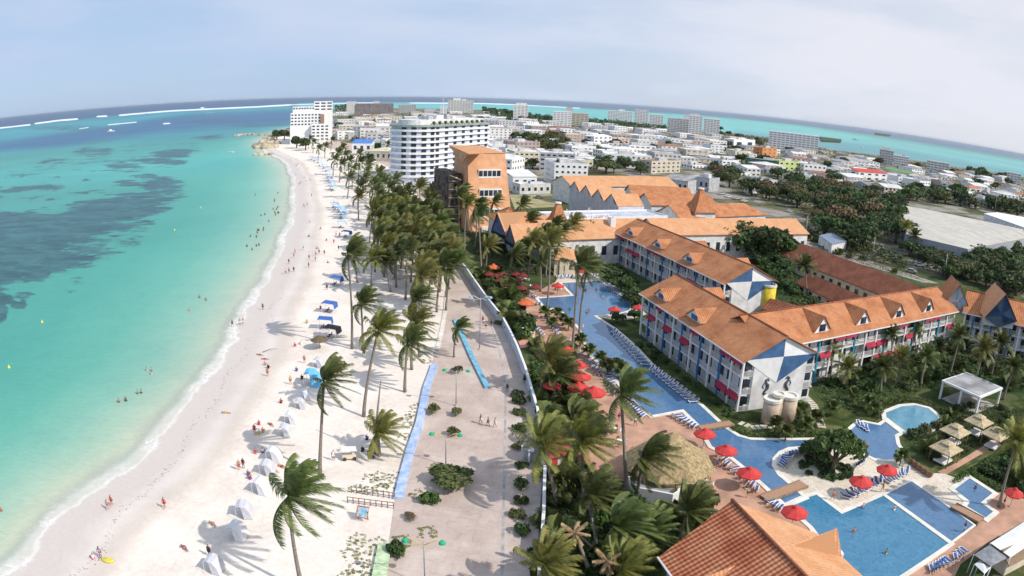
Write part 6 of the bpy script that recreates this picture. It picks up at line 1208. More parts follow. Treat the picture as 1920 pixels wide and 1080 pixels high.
# --- street lamps
def lamp(label, base, top, cx, shade, armc, rz=0.0):
    B = G(*base); h = 7.2
    for hh in np.arange(3.5, 12, .1):
        if pj(B.x, B.y, hh)[1] < top: h = hh; break
    r = thing('street_lamp', label, 'street lamp', (B.x, B.y, .14), rz, 'two armed lamps along the promenade'); mb = MB(); mb.tube([(0, 0, 0), (0, 0, h)], [.09, .055], 8); mb.build('pole', STEEL, r); mb = MB(); mb.lathe([(.3, 0), (.3, .15), (.14, .3)], 8); mb.build('base', CONC, r)
    for s in (-1, 1):
        mb = MB(); mb.tube([(0, 0, h - .5), (s * .7, 0, h - .1), (s * 1.4, 0, h + .25), (s * 2.0, 0, h + .1)], [.05, .05, .05, .04], 6); a = mb.build('arm', armc, r)
        mb = MB(); mb.lathe([(.42, -.12), (.34, .1), (.08, .26)], 10, (s * 1.95, 0, h)); mb.build('lamp_shade', shade, a)
    mb = MB(); mb.tube([(-1.2, 0, h - .6), (0, 0, h - .25), (1.2, 0, h - .6)], .035, 5); mb.build('brace', armc, r); return r
SG = mat('shade_green', (.02, .38, .20), .4, .1, 2); YL = mat('arm_yellow', (.62, .46, .12), .5, .1, 2); SB = mat('shade_blue_white', (.30, .45, .75), .4, .1, 2)
lamp('lamp with green shades and yellow arms at the bottom of the promenade', (797, 1098), 1018, 0, SG, YL); lamp('lamp with green shades beside the mosaic wall', (836, 874), 817, 0, SG, YL); lamp('lamp with greenish arms behind a windswept sapling', (855, 762), 697, 0, SG, STEEL); lamp('lamp with blue and white arms near the curved boundary wall', (899, 657), 559, 0, SB, WHITE)
def simple_lamp(label, base, h, head):
    P = G(*base); r = thing('street_lamp', label, 'street lamp', (P.x, P.y, .1)); mb = MB(); mb.tube([(0, 0, 0), (0, 0, h)], [.1, .06], 6); mb.build('pole', STEEL, r); mb = MB(); mb.tube([(0, 0, h - .1), (1.6, 0, h + .1)], .05, 5); mb.box(1.2, -.2, h, 2.1, .2, h + .15); mb.build('lamp_head', head, r)
simple_lamp('tall pale lamp standing over the far palm row', (722, 385), 13, WHITE)
for i, (x, y, h, lb) in enumerate([(1510, 448, 10, 'concrete pole behind the pale orange hall'), (1636, 482, 8, 'concrete pole among trees left of the pale roof'), (1770, 520, 9, 'concrete pole above the brown roofed building'), (1865, 400, 14, 'tall pole beyond the big pale roof')]):
    P = G(x, y); r = thing('utility_pole', lb, 'utility pole', (P.x, P.y, .05)); mb = MB(); mb.tube([(0, 0, 0), (0, 0, h)], [.17, .11], 7); mb.build('pole', CONC, r); mb = MB(); mb.box(-.9, -.06, h - .8, .9, .06, h - .65); mb.build('crossarm', WOOD, r); mb = MB(); mb.lathe([(.2, h - 2), (.2, h - 1.2)], 8, (.3, 0, 0)); mb.build('transformer', STEEL, r)
# railings and the map box by the beach entrance
RW = mat('rail_wood', (.25, .17, .13), .85, .2, 3)
for lb, a, b_ in [('upper brown railing at the beach entrance', (659, 925), (740, 937)), ('lower brown railing above the framed board', (652, 944), (738, 955))]:
    A, B = G(*a), G(*b_); d = B - A; Lg = math.hypot(d.x, d.y); r = thing('beach_railing', lb, 'railing', (A.x, A.y, .1), atan2(d.y, d.x)); n = 9
    for i in range(n): mb = MB(); x = i * Lg / (n - 1); mb.box(x - .05, -.05, 0, x + .05, .05, .95); mb.build('post', RW, r)
    for z in (.4, .88): mb = MB(); mb.box(0, -.035, z, Lg, .035, z + .08); mb.build('rail', RW, r)
A, B = G(671, 950, 1.6), G(692, 953, 1.6); d = B - A; r = thing('framed_board', 'tilted board with orange frame and blue panel below the railing', 'notice board', (A.x, A.y, .1), atan2(d.y, d.x)); w = d.length
mb = MB(); mb.face([(.12, -.95, .72), (w - .12, -.95, .72), (w - .12, .0, 1.55), (.12, .0, 1.55)]); mb.build('panel', mat('board_blue', (.30, .48, .60), .5, .2, 2), r); f = MB()
f.tube([(0, .05, 1.6), (w, .05, 1.6), (w, -1.05, .65), (0, -1.05, .65), (0, .05, 1.6)], .09, 4); f.build('frame', mat('board_orange', (.45, .16, .07)), r)
for x in (.1, w - .1): mb = MB(); mb.tube([(x, -.4, 0), (x, -.4, 1.2)], .06, 5); mb.build('leg', WOOD, r)
# yellow buoys, boats, vendor things
for x, y, lb in [(79, 605, 'yellow buoy in the turquoise shallows'), (17, 690, 'yellow buoy near the left edge'), (327, 432, 'pale buoy beside the weed bed'), (376, 390, 'white buoy far out in the bay')]:
    P = G(x, y); r = thing('buoy', lb, 'buoy', (P.x, P.y, -.05)); mb = MB(); mb.lathe([(.02, -.2), (.32, 0), (.38, .2), (.2, .5), (.02, .6)], 10, smooth=True); mb.build('float', mat('buoy_yellow', (.75, .65, .10)), r); mb = MB(); mb.tube([(0, 0, .55), (0, 0, .95)], .03, 5); mb.build('mast', WHITE, r)
def boat(label, px, Lg, rz, cabin=True):
    P = G(*px); r = thing('motor_boat', label, 'boat', (P.x, P.y, 0), rz); w = Lg * .28; mb = MB(); rings = []
    for t in np.linspace(0, 1, 7): hw = w / 2 * (1 - max(0, t - .45) ** 2 * 3.1); x = (t - .5) * Lg; rings.append([(x, -hw, Lg * .13), (x, -hw * .8, 0), (x, 0, -Lg * .03), (x, hw * .8, 0), (x, hw, Lg * .13)])
    mb.grid(rings, False, 0, True); mb.face([r_[0] for r_ in rings] + [r_[-1] for r_ in rings[::-1]]); mb.build('hull', WHITE, r)
    if cabin: mb = MB(); mb.box(-Lg * .2, -w * .3, Lg * .13, Lg * .15, w * .3, Lg * .28); mb.build('cabin', WHITE, r); mb = MB(); mb.box(-Lg * .25, -w * .36, Lg * .29, Lg * .18, w * .36, Lg * .31); mb.build('cabin_roof', WHITE, r)
boat('white boat anchored beyond the dark weed of the bay', (208, 247), 16, .6); boat('white speedboat leaving a wake in the right lagoon', (1604, 263), 26, -.5); boat('small white boat in the right lagoon', (1617, 277), 10, .3, False); boat('small boat off the rocky point', (434, 286), 6, .2, False)
# rocks of the point and its breakwater
ROCK = mat('coastal_rock', (.46, .39, .28), .95, .25, .15, bump=.5, bscale=.8)
def rocks(label, px, n, s0, s1, sd):
    rnd = random.Random(sd)
    P = PX(px); mb = MB(); c = P[0]
    for i in range(n):
        k = rnd.randrange(len(P) - 1); p = P[k].lerp(P[k + 1], rnd.random()); s = rnd.uniform(s0, s1); q = p + Vector((rnd.gauss(0, s), rnd.gauss(0, s), 0)); m_ = 7
        rings = [[(q.x + s * a * rnd.uniform(.8, 1.2) * cos(2 * pi * j / m_), q.y + s * a * rnd.uniform(.8, 1.2) * sin(2 * pi * j / m_), s * z) for j in range(m_)] for a, z in ((1.1, -.1), (1, .35), (.6, .75), (.15, .9))]; mb.grid(rings, True, 0, False, False, True)
    o = mb.build('rock_outcrop', ROCK, loc=(c.x, c.y, 0)); tag(o, label, kind='stuff')
rocks('tan rocky point below the white stepped hotel', [(492, 268), (500, 262), (505, 270), (500, 278), (512, 272)], 70, 2.0, 5.5, 1); rocks('long low breakwater of rocks off the point', [(442, 255), (465, 253), (490, 253), (505, 254)], 50, 1.5, 3, 2); rocks('short dark line of rocks in front of the point', [(475, 291), (490, 291), (508, 290)], 16, 1.5, 3, 3)
for x, y, lb in [(519, 262, 'tall bushy tree on the tip of the point'), (533, 262, 'thin tree left of the white stepped hotel'), (556, 278, 'dark tree in front of the white stepped hotel'), (573, 282, 'dark tree by the beach annex')]: tree(lb, G(x, y), 2.0, 0, far=True, zs=1.2)
# seaweed line and litter on the sand
SW = mat('seaweed', (.16, .12, .09), .95, .3, 4); rnd = random.Random(9)
ln = resample(PX([(135, 1085), (180, 1040), (193, 1010), (210, 985), (232, 962), (280, 932), (290, 900), (312, 872), (345, 840), (370, 800), (392, 758), (425, 722), (436, 698), (462, 650), (505, 600), (520, 560), (538, 530)]), .45); mb = MB()
for i, p in enumerate(ln):
    den = .7 if i < 60 else (.5 if i < 140 else .3)
    for k in range(3):
        if rnd.random() > den: continue
        q = p + Vector((rnd.gauss(0, .35), rnd.gauss(0, .35), .12)) + Vector((sin(i * .13) * .9, 0, 0)); a = rnd.uniform(0, 6.28); s = rnd.uniform(.06, .24); u = Vector((cos(a), sin(a), 0)) * s; v = Vector((-sin(a), cos(a), 0)) * s * .4
        mb.face([q - u, q - v, q + u + Vector((0, 0, .03)), q + v + Vector((0, 0, .05))])
tag(mb.build('seaweed_line', SW), 'broken dark line of seaweed along the beach', kind='stuff')

for x, y, h, mm, lb in [(983, 632, 1.9, CREAM, 'tall cream cabinet on the grass behind the curved wall'), (998, 634, 1.3, MATS['cloth_yellow'] if 'cloth_yellow' in MATS else CREAM, 'shorter yellowish cabinet on the grass behind the curved wall')]:
    P = G(x, y); r = thing('service_cabinet', lb, 'cabinet', (P.x, P.y, .1), .3); mb = MB(); mb.box(-.45, -.35, 0, .45, .35, h); mb.build('body', mm, r); mb = MB(); mb.box(-.5, -.4, h, .5, .4, h + .08); mb.build('lid', WHITE, r)

def table_proto():
    r = thing('garden_table', 'round table', 'table'); mb = MB(); mb.lathe([(.45, .7), (.45, .75)], 12); mb.build('table_top', WHITE, r); mb = MB(); mb.lathe([(.28, 0), (.05, .06), (.04, .7)], 8); mb.build('leg', DARK, r)
    for k in range(4):
        a = k * pi / 2 + .4; cx_, cy_ = .95 * cos(a), .95 * sin(a); mb = MB(); mb.box(-.22, -.22, .42, .22, .22, .47, 0, a, (cx_, cy_)); mb.box(.18, -.22, .47, .23, .22, .88, 0, a, (cx_, cy_))
        for u in (-.18, .18):
            for v in (-.18, .18): mb.box(u - .02, v - .02, 0, u + .02, v + .02, .42, 0, a, (cx_, cy_))
        mb.build('chair', WHITE if k % 2 else WOOD, r)
    return Proto(r)
TB_ = table_proto()
for x, y, lb in [(1292, 912, 'table'), (1308, 905, 'table'), (1322, 912, 'table'), (1300, 925, 'table')]: P = G(x, y); TB_.put((P.x, P.y, .17), R.uniform(0, 1.5), 1.0, 'white table with four chairs between the thatch and the curved bar', 'tables by the thatched bar')
for x, y in [(1130, 790), (1150, 812), (1128, 820), (1160, 835), (1105, 800)]: P = G(x, y); TB_.put((P.x, P.y, .17), R.uniform(0, 1.5), 1.0, 'white table with four chairs on the open terracotta terrace', 'tables on the open terrace')
for x, y in [(925, 520), (940, 520), (955, 528), (970, 522), (985, 528), (960, 540), (1000, 542), (1045, 545)]: P = G(x, y); TB_.put((P.x, P.y, .17), R.uniform(0, 1.5), 1.0, 'white table with chairs under the dark red dining umbrellas', 'tables of the dining terrace')
# ================================================================== PEOPLE
SKIN = [mat('skin_tan', (.42, .24, .15), .6, .08, 3), mat('skin_brown', (.22, .12, .075), .6, .08, 3), mat('skin_fair', (.56, .36, .27), .6, .08, 3)]
HAIR = mat('hair_dark', (.03, .022, .018), .7, .1, 4)
CLO = {'red': mat('cloth_red', (.55, .05, .06), .8, .1, 3), 'white': mat('cloth_white', (.78, .78, .78), .8, .05, 3), 'black': mat('cloth_black', (.03, .03, .035), .8, .1, 3), 'blue': mat('cloth_blue', (.06, .12, .42), .8, .1, 3), 'pink': mat('cloth_pink', (.62, .20, .28), .8, .1, 3), 'lilac': mat('cloth_lilac', (.42, .42, .72), .8, .1, 3), 'yellow': mat('cloth_yellow', (.70, .58, .08), .8, .1, 3), 'green': mat('cloth_green', (.10, .32, .16), .8, .1, 3)}
def skin_mesh(joints, edges, rad):
    me = bpy.data.meshes.new('person'); me.from_pydata(joints, edges, []); o = bpy.data.objects.new('tmp', me); COL.objects.link(o)
    m = o.modifiers.new('s', 'SKIN'); sv = me.skin_vertices[0].data
    for i, r_ in enumerate(rad): sv[i].radius = (r_, r_) if not isinstance(r_, tuple) else r_
    sv[0].use_root = True; o.modifiers.new('ss', 'SUBSURF').levels = 1
    dg = bpy.context.evaluated_depsgraph_get(); em = bpy.data.meshes.new_from_object(o.evaluated_get(dg)); bpy.data.objects.remove(o); 
    for p in em.polygons: p.use_smooth = True
    return em
def pose(kind):
    """joints for one body; y is forward"""
    J = {'pel': (0, 0, .92), 'wa': (0, .01, 1.08), 'ch': (0, .02, 1.32), 'nk': (0, .01, 1.48), 'hd': (0, .03, 1.60), 'ht': (0, .02, 1.72), 'face': (0, .085, 1.60),
         'sl': (-.18, .01, 1.42), 'sr': (.18, .01, 1.42), 'el': (-.25, 0, 1.14), 'er': (.25, 0, 1.14), 'wl': (-.27, .08, .88), 'wr': (.27, .08, .88), 'fl': (-.27, .11, .74), 'fr': (.27, .11, .74), 'tl': (-.23, .14, .82), 'tr': (.23, .14, .82),
         'hl': (-.10, 0, .88), 'hr': (.10, 0, .88), 'kl': (-.11, .03, .48), 'kr': (.11, .03, .48), 'al': (-.11, -.01, .08), 'ar': (.11, -.01, .08), 'ol': (-.12, .15, .03), 'or': (.12, .15, .03)}
    if kind == 'walk': J.update(kl=(-.11, .18, .52), al=(-.11, .22, .12), ol=(-.12, .37, .07), kr=(.11, -.05, .48), ar=(.11, -.28, .14), **{'or': (.12, -.17, .05)}, el=(-.26, -.12, 1.16), wl=(-.27, -.12, .92), fl=(-.27, -.1, .79), er=(.25, .12, 1.16), wr=(.24, .27, .98), fr=(.23, .34, .87), tl=(-.23, -.06, .87), tr=(.2, .33, .95))
    if kind == 'sit': J = {k: (x, y, z - .78) for k, (x, y, z) in J.items()}; J.update(kl=(-.16, .42, .42), kr=(.16, .40, .44), al=(-.15, .62, .07), ar=(.15, .60, .07), ol=(-.16, .78, .04), hl=(-.10, .03, .12), hr=(.10, .03, .12), **{'or': (.16, .76, .04)}, el=(-.27, .08, .42), er=(.27, .08, .42), wl=(-.2, .3, .36), wr=(.2, .3, .36), fl=(-.16, .4, .4), fr=(.16, .4, .4), tl=(-.14, .34, .42), tr=(.14, .34, .42))
    if kind == 'lie': 
        J = {k: (x, z - .9, .12 - y) for k, (x, y, z) in J.items()}; J.update(el=(-.32, .38, .1), wl=(-.3, .62, .1), fl=(-.25, .74, .1), er=(.3, .2, .1), wr=(.33, 0, .08), fr=(.33, -.12, .08), tl=(-.2, .68, .12), tr=(.28, -.04, .1), kl=(-.14, -.42, .22), kr=(.12, -.42, .12))
    return J
ED = [('pel', 'wa'), ('wa', 'ch'), ('ch', 'nk'), ('nk', 'hd'), ('hd', 'ht'), ('hd', 'face'), ('ch', 'sl'), ('ch', 'sr'), ('sl', 'el'), ('sr', 'er'), ('el', 'wl'), ('er', 'wr'), ('wl', 'fl'), ('wr', 'fr'), ('wl', 'tl'), ('wr', 'tr'), ('pel', 'hl'), ('pel', 'hr'), ('hl', 'kl'), ('hr', 'kr'), ('kl', 'al'), ('kr', 'ar'), ('al', 'ol'), ('ar', 'or')]
RAD = dict(pel=(.15, .11), wa=(.13, .10), ch=(.16, .115), nk=.055, hd=.10, ht=.075, face=.05, sl=.07, sr=.07, el=.045, er=.045, wl=.032, wr=.032, fl=.03, fr=.03, tl=.016, tr=.016, hl=.10, hr=.10, kl=.062, kr=.062, al=.04, ar=.04, ol=.03, **{'or': .03})
BODY = {}; CLOTH = {}; HAIRM = {}
for kd in ('stand', 'walk', 'sit', 'lie'):
    J = pose(kd); ks = list(J); BODY[kd] = skin_mesh([J[k] for k in ks], [(ks.index(a), ks.index(b_)) for a, b_ in ED], [RAD[k] for k in ks])
    g = 1.22
    tk = ['pel', 'wa', 'ch', 'sl', 'sr']; te = [('pel', 'wa'), ('wa', 'ch'), ('ch', 'sl'), ('ch', 'sr')]; CLOTH[kd, 'top'] = skin_mesh([J[k] for k in tk], [(tk.index(a), tk.index(b_)) for a, b_ in te], [tuple(v * g for v in RAD[k]) if isinstance(RAD[k], tuple) else RAD[k] * g for k in tk])
    def mid(a, b_, t): return tuple(a[i] + (b_[i] - a[i]) * t for i in range(3))
    P_ = [J['pel'], J['hl'], J['hr'], mid(J['hl'], J['kl'], .55), mid(J['hr'], J['kr'], .55)]; CLOTH[kd, 'bot'] = skin_mesh(P_, [(0, 1), (0, 2), (1, 3), (2, 4)], [(.175, .135), .12, .12, .095, .095])
    h = Vector(J['hd']); t_ = Vector(J['ht']); f = Vector(J['face']); bk = (h - f).normalized(); HAIRM[kd] = skin_mesh([tuple(h + bk * .055 + (t_ - h) * .1), tuple(t_ + bk * .02 + (t_ - h) * .12)], [(0, 1)], [.10, .085])
def person(label, P, kind='stand', rz=0.0, top=None, bot='red', skin=0, z=.13, group=None):
    r = bpy.data.objects.new('person', BODY[kind].copy() if False else BODY[kind]); COL.objects.link(r)
    if not r.data.materials: r.data.materials.append(SKIN[0])
    r.material_slots[0].link = 'OBJECT'; r.material_slots[0].material = SKIN[skin]
    r.location = (P.x, P.y, z); r.rotation_euler = (0, 0, rz); tag(r, label, 'person', group)
    for nm, me_, m_ in (('shirt', CLOTH[kind, 'top'], top), ('shorts', CLOTH[kind, 'bot'], bot), ('hair', HAIRM[kind], 'hair')):
        if m_ is None: continue
        o = bpy.data.objects.new(nm, me_); COL.objects.link(o); o.parent = r
        if not me_.materials: me_.materials.append(HAIR)
        o.material_slots[0].link = 'OBJECT'; o.material_slots[0].material = HAIR if m_ == 'hair' else CLO[m_]
    return r
PL = [((211, 950), 'walk', 2.6, 'red', 'red', 0, 'person in a red shirt walking near the wet sand, left one of the pair'), ((204, 958), 'walk', 2.4, None, 'pink', 2, 'person in pink walking behind the red shirted one'), ((310, 955), 'walk', 2.8, 'red', 'red', 0, 'lone person in red walking on the open sand'),
      ((190, 1048), 'walk', 2.8, 'lilac', 'pink', 1, 'person in lilac standing beside the yellow float'), ((176, 1050), 'sit', 1, 'white', 'pink', 0, 'person crouching left of the yellow float'), ((399, 985), 'lie', .9, None, 'pink', 0, 'sunbather lying between the tents and the seaweed line'), ((346, 1030), 'lie', .9, None, 'pink', 1, 'sunbather at the edge of the lowest palm shadow'),
      ((2, 958), 'stand', 0, None, 'red', 0, 'bather at the left edge of the photo'), ((236, 752), 'stand', 0, None, 'black', 1, 'dark bather standing in the shallows'), ((223, 754), 'stand', 1, None, 'black', 0, 'bather left of the dark one in the shallows'), ((265, 737), 'stand', 2, None, 'black', 1, 'right one of two bathers close together'), ((258, 738), 'stand', 2, None, 'black', 0, 'left one of two bathers close together'),
      ((284, 696), 'stand', 2, None, 'black', 0, 'upper bather of the group of three'), ((275, 695), 'stand', 2, None, 'white', 0, 'left bather of the group of three'), ((284, 702), 'stand', 2, None, 'white', 2, 'lower bather of the group of three'), ((355, 583), 'stand', 0, None, 'pink', 2, 'pinkish bather off the beach'), ((374, 558), 'stand', 0, None, 'black', 0, 'bather farther out than the pinkish one'), ((386, 563), 'stand', 0, None, 'black', 0, 'faint bather right of another in mid bay'),
      ((436, 614), 'walk', 1, 'black', 'black', 1, 'person in black at the foam line'), ((450, 611), 'walk', .5, None, 'white', 0, 'first of two people strolling along the wet sand'), ((456, 610), 'walk', .5, 'pink', 'white', 0, 'second of two people strolling along the wet sand'), ((493, 582), 'stand', 0, None, 'black', 1, 'person alone on the wet pinkish sand'), ((536, 515), 'walk', .4, 'white', 'red', 0, 'left of three people walking by the waterline'), ((542, 513), 'walk', .4, None, 'black', 0, 'middle of three people walking by the waterline'), ((551, 511), 'walk', .4, 'black', 'black', 1, 'right dark one of three people walking by the waterline'),
      ((502, 707), 'stand', 0, None, 'red', 0, 'person standing below the pink towels'), ((503, 692), 'sit', 0, 'black', 'black', 1, 'person sitting just above the standing one'), ((487, 667), 'lie', 1.2, None, 'red', 0, 'sunbather at the edge of a palm shadow'), ((497, 675), 'lie', 1.5, 'red', 'red', 0, 'sunbather on a red towel'), ((497, 686), 'sit', 0, None, 'pink', 2, 'person sitting below the red towel'),
      ((553, 651), 'sit', 0, 'red', 'pink', 0, 'person sitting left of the thatch shade'), ((565, 647), 'sit', 1, 'white', 'white', 2, 'person sitting close to the thatch shade'), ((571, 682), 'stand', 0, 'pink', 'red', 0, 'person standing left of the faded tent'), ((556, 697), 'sit', 0, 'blue', 'blue', 0, 'person in blue left of the sky blue tent'), ((545, 722), 'stand', 0, 'yellow', 'red', 0, 'person in yellow below the sky blue tent'), ((566, 712), 'sit', 0, 'black', 'black', 1, 'dark figure at the mouth of the sky blue tent'),
      ((527, 757), 'sit', 0, 'red', 'black', 0, 'person sitting beside the greyish tent'), ((424, 776), 'lie', 1.5, None, 'yellow', 0, 'sunbather alone on a yellow towel near the seaweed'), ((486, 798), 'sit', .4, 'red', 'red', 0, 'back one of the group beside the pale tents'), ((478, 815), 'stand', .3, 'red', 'red', 0, 'person in red standing in the group beside the pale tents'), ((493, 812), 'sit', 0, 'pink', 'yellow', 0, 'front one of the group beside the pale tents'), ((508, 798), 'lie', .8, None, 'red', 0, 'sunbather right of the group'), ((487, 815), 'sit', 2, None, 'yellow', 2, 'person with yellow cloth in the group'),
      ((479, 852), 'sit', 0, 'red', 'pink', 0, 'person sitting left of the white tent opening'), ((493, 850), 'sit', 0, 'white', 'blue', 0, 'person in white at the white tent opening'), ((457, 880), 'stand', 0, 'black', 'red', 1, 'dark figure standing left of the blue sided tent'), ((449, 883), 'stand', .5, None, 'red', 0, 'reddish figure left of the dark one'), ((466, 893), 'sit', 0, 'blue', 'blue', 0, 'person in blue beside the blue sided tent'), ((470, 900), 'sit', 1, 'red', 'blue', 0, 'person in red beside the blue sided tent'), ((529, 877), 'lie', 1.0, None, 'red', 0, 'sunbather on the dry side of the tents'), ((516, 885), 'lie', 1.0, 'white', 'red', 2, 'second sunbather on the dry side of the tents'),
      ((626, 865), 'stand', 0, 'white', 'white', 0, 'person in white standing right of the leaning palm'), ((394, 1045), 'stand', 0, 'black', 'black', 1, 'dark figure in the lowest palm shadow'), ((680, 848), 'sit', 0, 'black', 'black', 1, 'first person seated under the young bushy palm'), ((692, 855), 'sit', 0, 'red', 'black', 1, 'second person seated under the young bushy palm'), ((700, 862), 'sit', 0, 'black', 'blue', 0, 'third person seated under the young bushy palm'),
      ((901, 796), 'walk', 1.2, 'black', 'white', 1, 'left person in black of the three strolling on the promenade'), ((915, 801), 'walk', 1.2, 'black', 'black', 0, 'middle person of the three strolling on the promenade'), ((928, 803), 'walk', 1.2, 'lilac', 'white', 0, 'right person in lilac of the three strolling on the promenade'), ((921, 613), 'walk', .3, 'black', 'black', 1, 'dark figure on the promenade near the curved wall'), ((907, 612), 'walk', .3, 'white', 'blue', 0, 'first of the small group near the curved wall'), ((911, 618), 'walk', .3, 'pink', 'black', 0, 'second of the small group near the curved wall'), ((905, 606), 'walk', .3, 'red', 'black', 0, 'third of the small group near the curved wall'),
      ((704, 605), 'walk', 0, 'black', 'black', 1, 'dark figure between two beach palms'), ((951, 737), 'stand', 0, 'black', 'black', 1, 'small dark figure at the drainage line'), ((637, 445), 'stand', 0, 'black', 'blue', 1, 'dark person beside the blue canopy'), ((626, 458), 'stand', 0, 'red', 'red', 0, 'person in red below the blue canopy'), ((635, 470), 'stand', 0, 'black', 'black', 1, 'dark person further below the blue canopy'), ((612, 452), 'sit', 0, None, 'red', 0, 'person sitting left of the blue canopy'), ((613, 545), 'stand', 0, 'black', 'black', 1, 'dark person below the upper royal blue canopy'), ((601, 580), 'sit', 0, 'red', 'red', 0, 'person sitting left of the middle royal blue canopy'), ((575, 607), 'sit', 0, 'yellow', 'green', 0, 'person sitting far left of the lowest royal blue canopy'), ((688, 826), 'sit', 0, 'blue', 'black', 1, 'fourth person in the palm shade'),
      ((1653, 925), 'walk', 1, None, 'yellow', 0, 'person at the corner between the big pool and the shallow pool'), ((1092, 621), 'stand', 1, None, 'white', 2, 'person sitting at the river pool end of the white divider'), ((1676, 958), 'stand', 0, None, 'white', 2, 'bather near the divider of the big pool'), ((1617, 955), 'stand', 0, None, 'blue', 2, 'bather beside the island in the big pool'), ((1625, 838), 'lie', 2.2, None, 'red', 0, 'bather floating in the lagoon'),
      ((1068, 583), 'stand', 0, None, 'black', 1, 'bather left in the upper pool'), ((1100, 588), 'stand', 0, None, 'black', 0, 'bather in the middle of the upper pool'), ((1104, 584), 'stand', 0, None, 'red', 0, 'bather beside the middle one in the upper pool'), ((1098, 546), 'stand', 0, None, 'black', 1, 'bather at the back of the upper pool'), ((1118, 546), 'stand', 0, None, 'black', 1, 'right bather at the back of the upper pool'), ((1828, 918), 'stand', 0, None, 'black', 1, 'bather in the small stepped pool')]
for (q, kd, rz, tp, bt, sk_, lb) in PL:
    P = G(*q); wet = 'bather' in lb or 'divider' in lb and 'pool end' not in lb; z = -.85 if wet and q[0] < 600 and 'floating' not in lb else (-.75 if wet and 'floating' not in lb and 'sunbather' not in lb else .13)
    if 'sunbather' in lb: z = .13
    if q[0] > 930: z += .1
    person(lb, P, kd, rz, tp, bt, sk_, z)
rnd = random.Random(4)
for i in range(34):      # distant figures further along the sand
    y = rnd.uniform(300, 505); xs = np.interp(y, [300, 330, 380, 450, 505], [556, 566, 572, 566, 545]); xe = np.interp(y, [300, 330, 380, 450, 505], [596, 612, 632, 640, 630]); P = G(rnd.uniform(xs - 14, xe), y); person('tiny figure on the distant stretch of the beach', P, rnd.choice(('stand', 'walk', 'sit')), rnd.uniform(0, 6), rnd.choice(('red', 'black', 'white', None)), rnd.choice(('red', 'black', 'blue')), rnd.randrange(3), .13, 'tiny figures on the distant beach')
for i in range(26):
    y = rnd.uniform(355, 470); x = np.interp(y, [355, 400, 440, 470], [545, 532, 505, 500]) - abs(rnd.gauss(0, 28)) - 8; person('tiny bather in the shallow water of the bay', G(x, y), 'stand', 0, None, 'black', rnd.randrange(2), -.7, 'tiny bathers in the bay')
for q, kd, tp, bt, lb in [((1190, 800), 'walk', 'white', 'blue', 'guest in white crossing the open terrace'), ((1160, 790), 'stand', 'red', 'black', 'guest in red standing by the terrace tables'), ((1345, 880), 'walk', None, 'blue', 'guest in blue shorts beside the thatch'), ((1400, 935), 'stand', 'yellow', 'black', 'guest in yellow behind the near building umbrella'), ((1560, 940), 'walk', None, 'red', 'guest walking on the island deck'), ((1690, 880), 'stand', 'white', 'white', 'guest in white at the right end of the island'), ((1805, 1000), 'walk', 'blue', 'white', 'guest in blue on the terracotta path'), ((1880, 950), 'stand', 'green', 'black', 'guest in green near the right edge umbrella'), ((1050, 600), 'walk', 'white', 'red', 'guest between the fan palms'), ((1010, 600), 'stand', 'pink', 'white', 'guest in pink on the upper terrace'), ((1130, 560), 'stand', None, 'black', 'swimmer near the right rim of the upper pool'), ((1600, 1000), 'stand', None, 'red', 'swimmer in the middle of the big pool'), ((1660, 1040), 'stand', None, 'yellow', 'swimmer low in the big pool')]:
    P = G(*q); person(lb, P, kd, R.uniform(0, 6), tp, bt, R.randrange(3), -.7 if 'swimmer' in lb else .18)
TOW = {k: mat('towel_' + k, c, .9, .15, 3) for k, c in (('pink', (.60, .22, .25)), ('yellow', (.62, .50, .18)), ('blue', (.35, .42, .62)), ('red', (.55, .10, .12)))}
for x, y, c, rz, lb in [(399, 985, 'pink', .9, 'pink towel under the lower sunbather'), (346, 1030, 'pink', .9, 'pink towel at the palm shadow edge'), (424, 776, 'yellow', 1.5, 'yellow towel alone near the seaweed line'), (497, 676, 'red', 1.5, 'red towel spread below the fallen branch'), (377, 887, 'blue', .3, 'pale blue cloth on open sand, right one of two'), (364, 893, 'blue', .6, 'small blue cloth left of the pale one'), (340, 920, 'blue', .2, 'tiny blue cloth by the palm shadow'), (683, 640, 'pink', .1, 'pink towel at the foot of the thin palm'), (508, 798, 'yellow', .8, 'towel right of the group at the tents'), (529, 877, 'pink', 1.0, 'reddish towel on the dry side of the tents')]:
    P = G(x, y); mb = MB(); mb.box(-.55, -1.0, 0, .55, 1.0, .03); mb.box(-.55, .7, .03, .55, .98, .06); o = mb.build('beach_towel', TOW[c], loc=(P.x, P.y, .125)); o.location = (P.x, P.y, .125); o.rotation_euler = (0, 0, rz); tag(o, lb, 'towel')
P = G(203, 1053); mb = MB(); mb.lathe([(.5, 0), (.72, .08), (.6, .2), (.3, .16)], 12, mi=0, smooth=True); o = mb.build('swim_float', CLO['yellow'], loc=(0, 0, 0)); o.location = (P.x, P.y, .13); o.scale = (1.3, .7, 1); tag(o, 'bright yellow float on the wet sand edge', 'swim float')
mb = MB(); P = G(655, 862); r = thing('vendor_cart', 'cluttered vendor cart alone on the sand', 'cart', (P.x, P.y, .12), .3); mb.box(-1, -.5, .3, 1, .5, .8); mb.build('box', CREAM, r); mb = MB(); mb.face([(-1.1, -.8, 1.7), (1.1, -.8, 1.6), (1.1, .8, 1.6), (-1.1, .8, 1.7)]); mb.build('cover', WHITE, r)
for x in (-.7, .7): mb = MB(); mb.tube([(x, -.5, .28), (x, -.58, .28)], .28, 10); mb.build('wheel', DARK, r)
for x in (-1, 1): mb = MB(); mb.tube([(x, 0, .8), (x, 0, 1.65)], .03, 4); mb.build('post', STEEL, r)
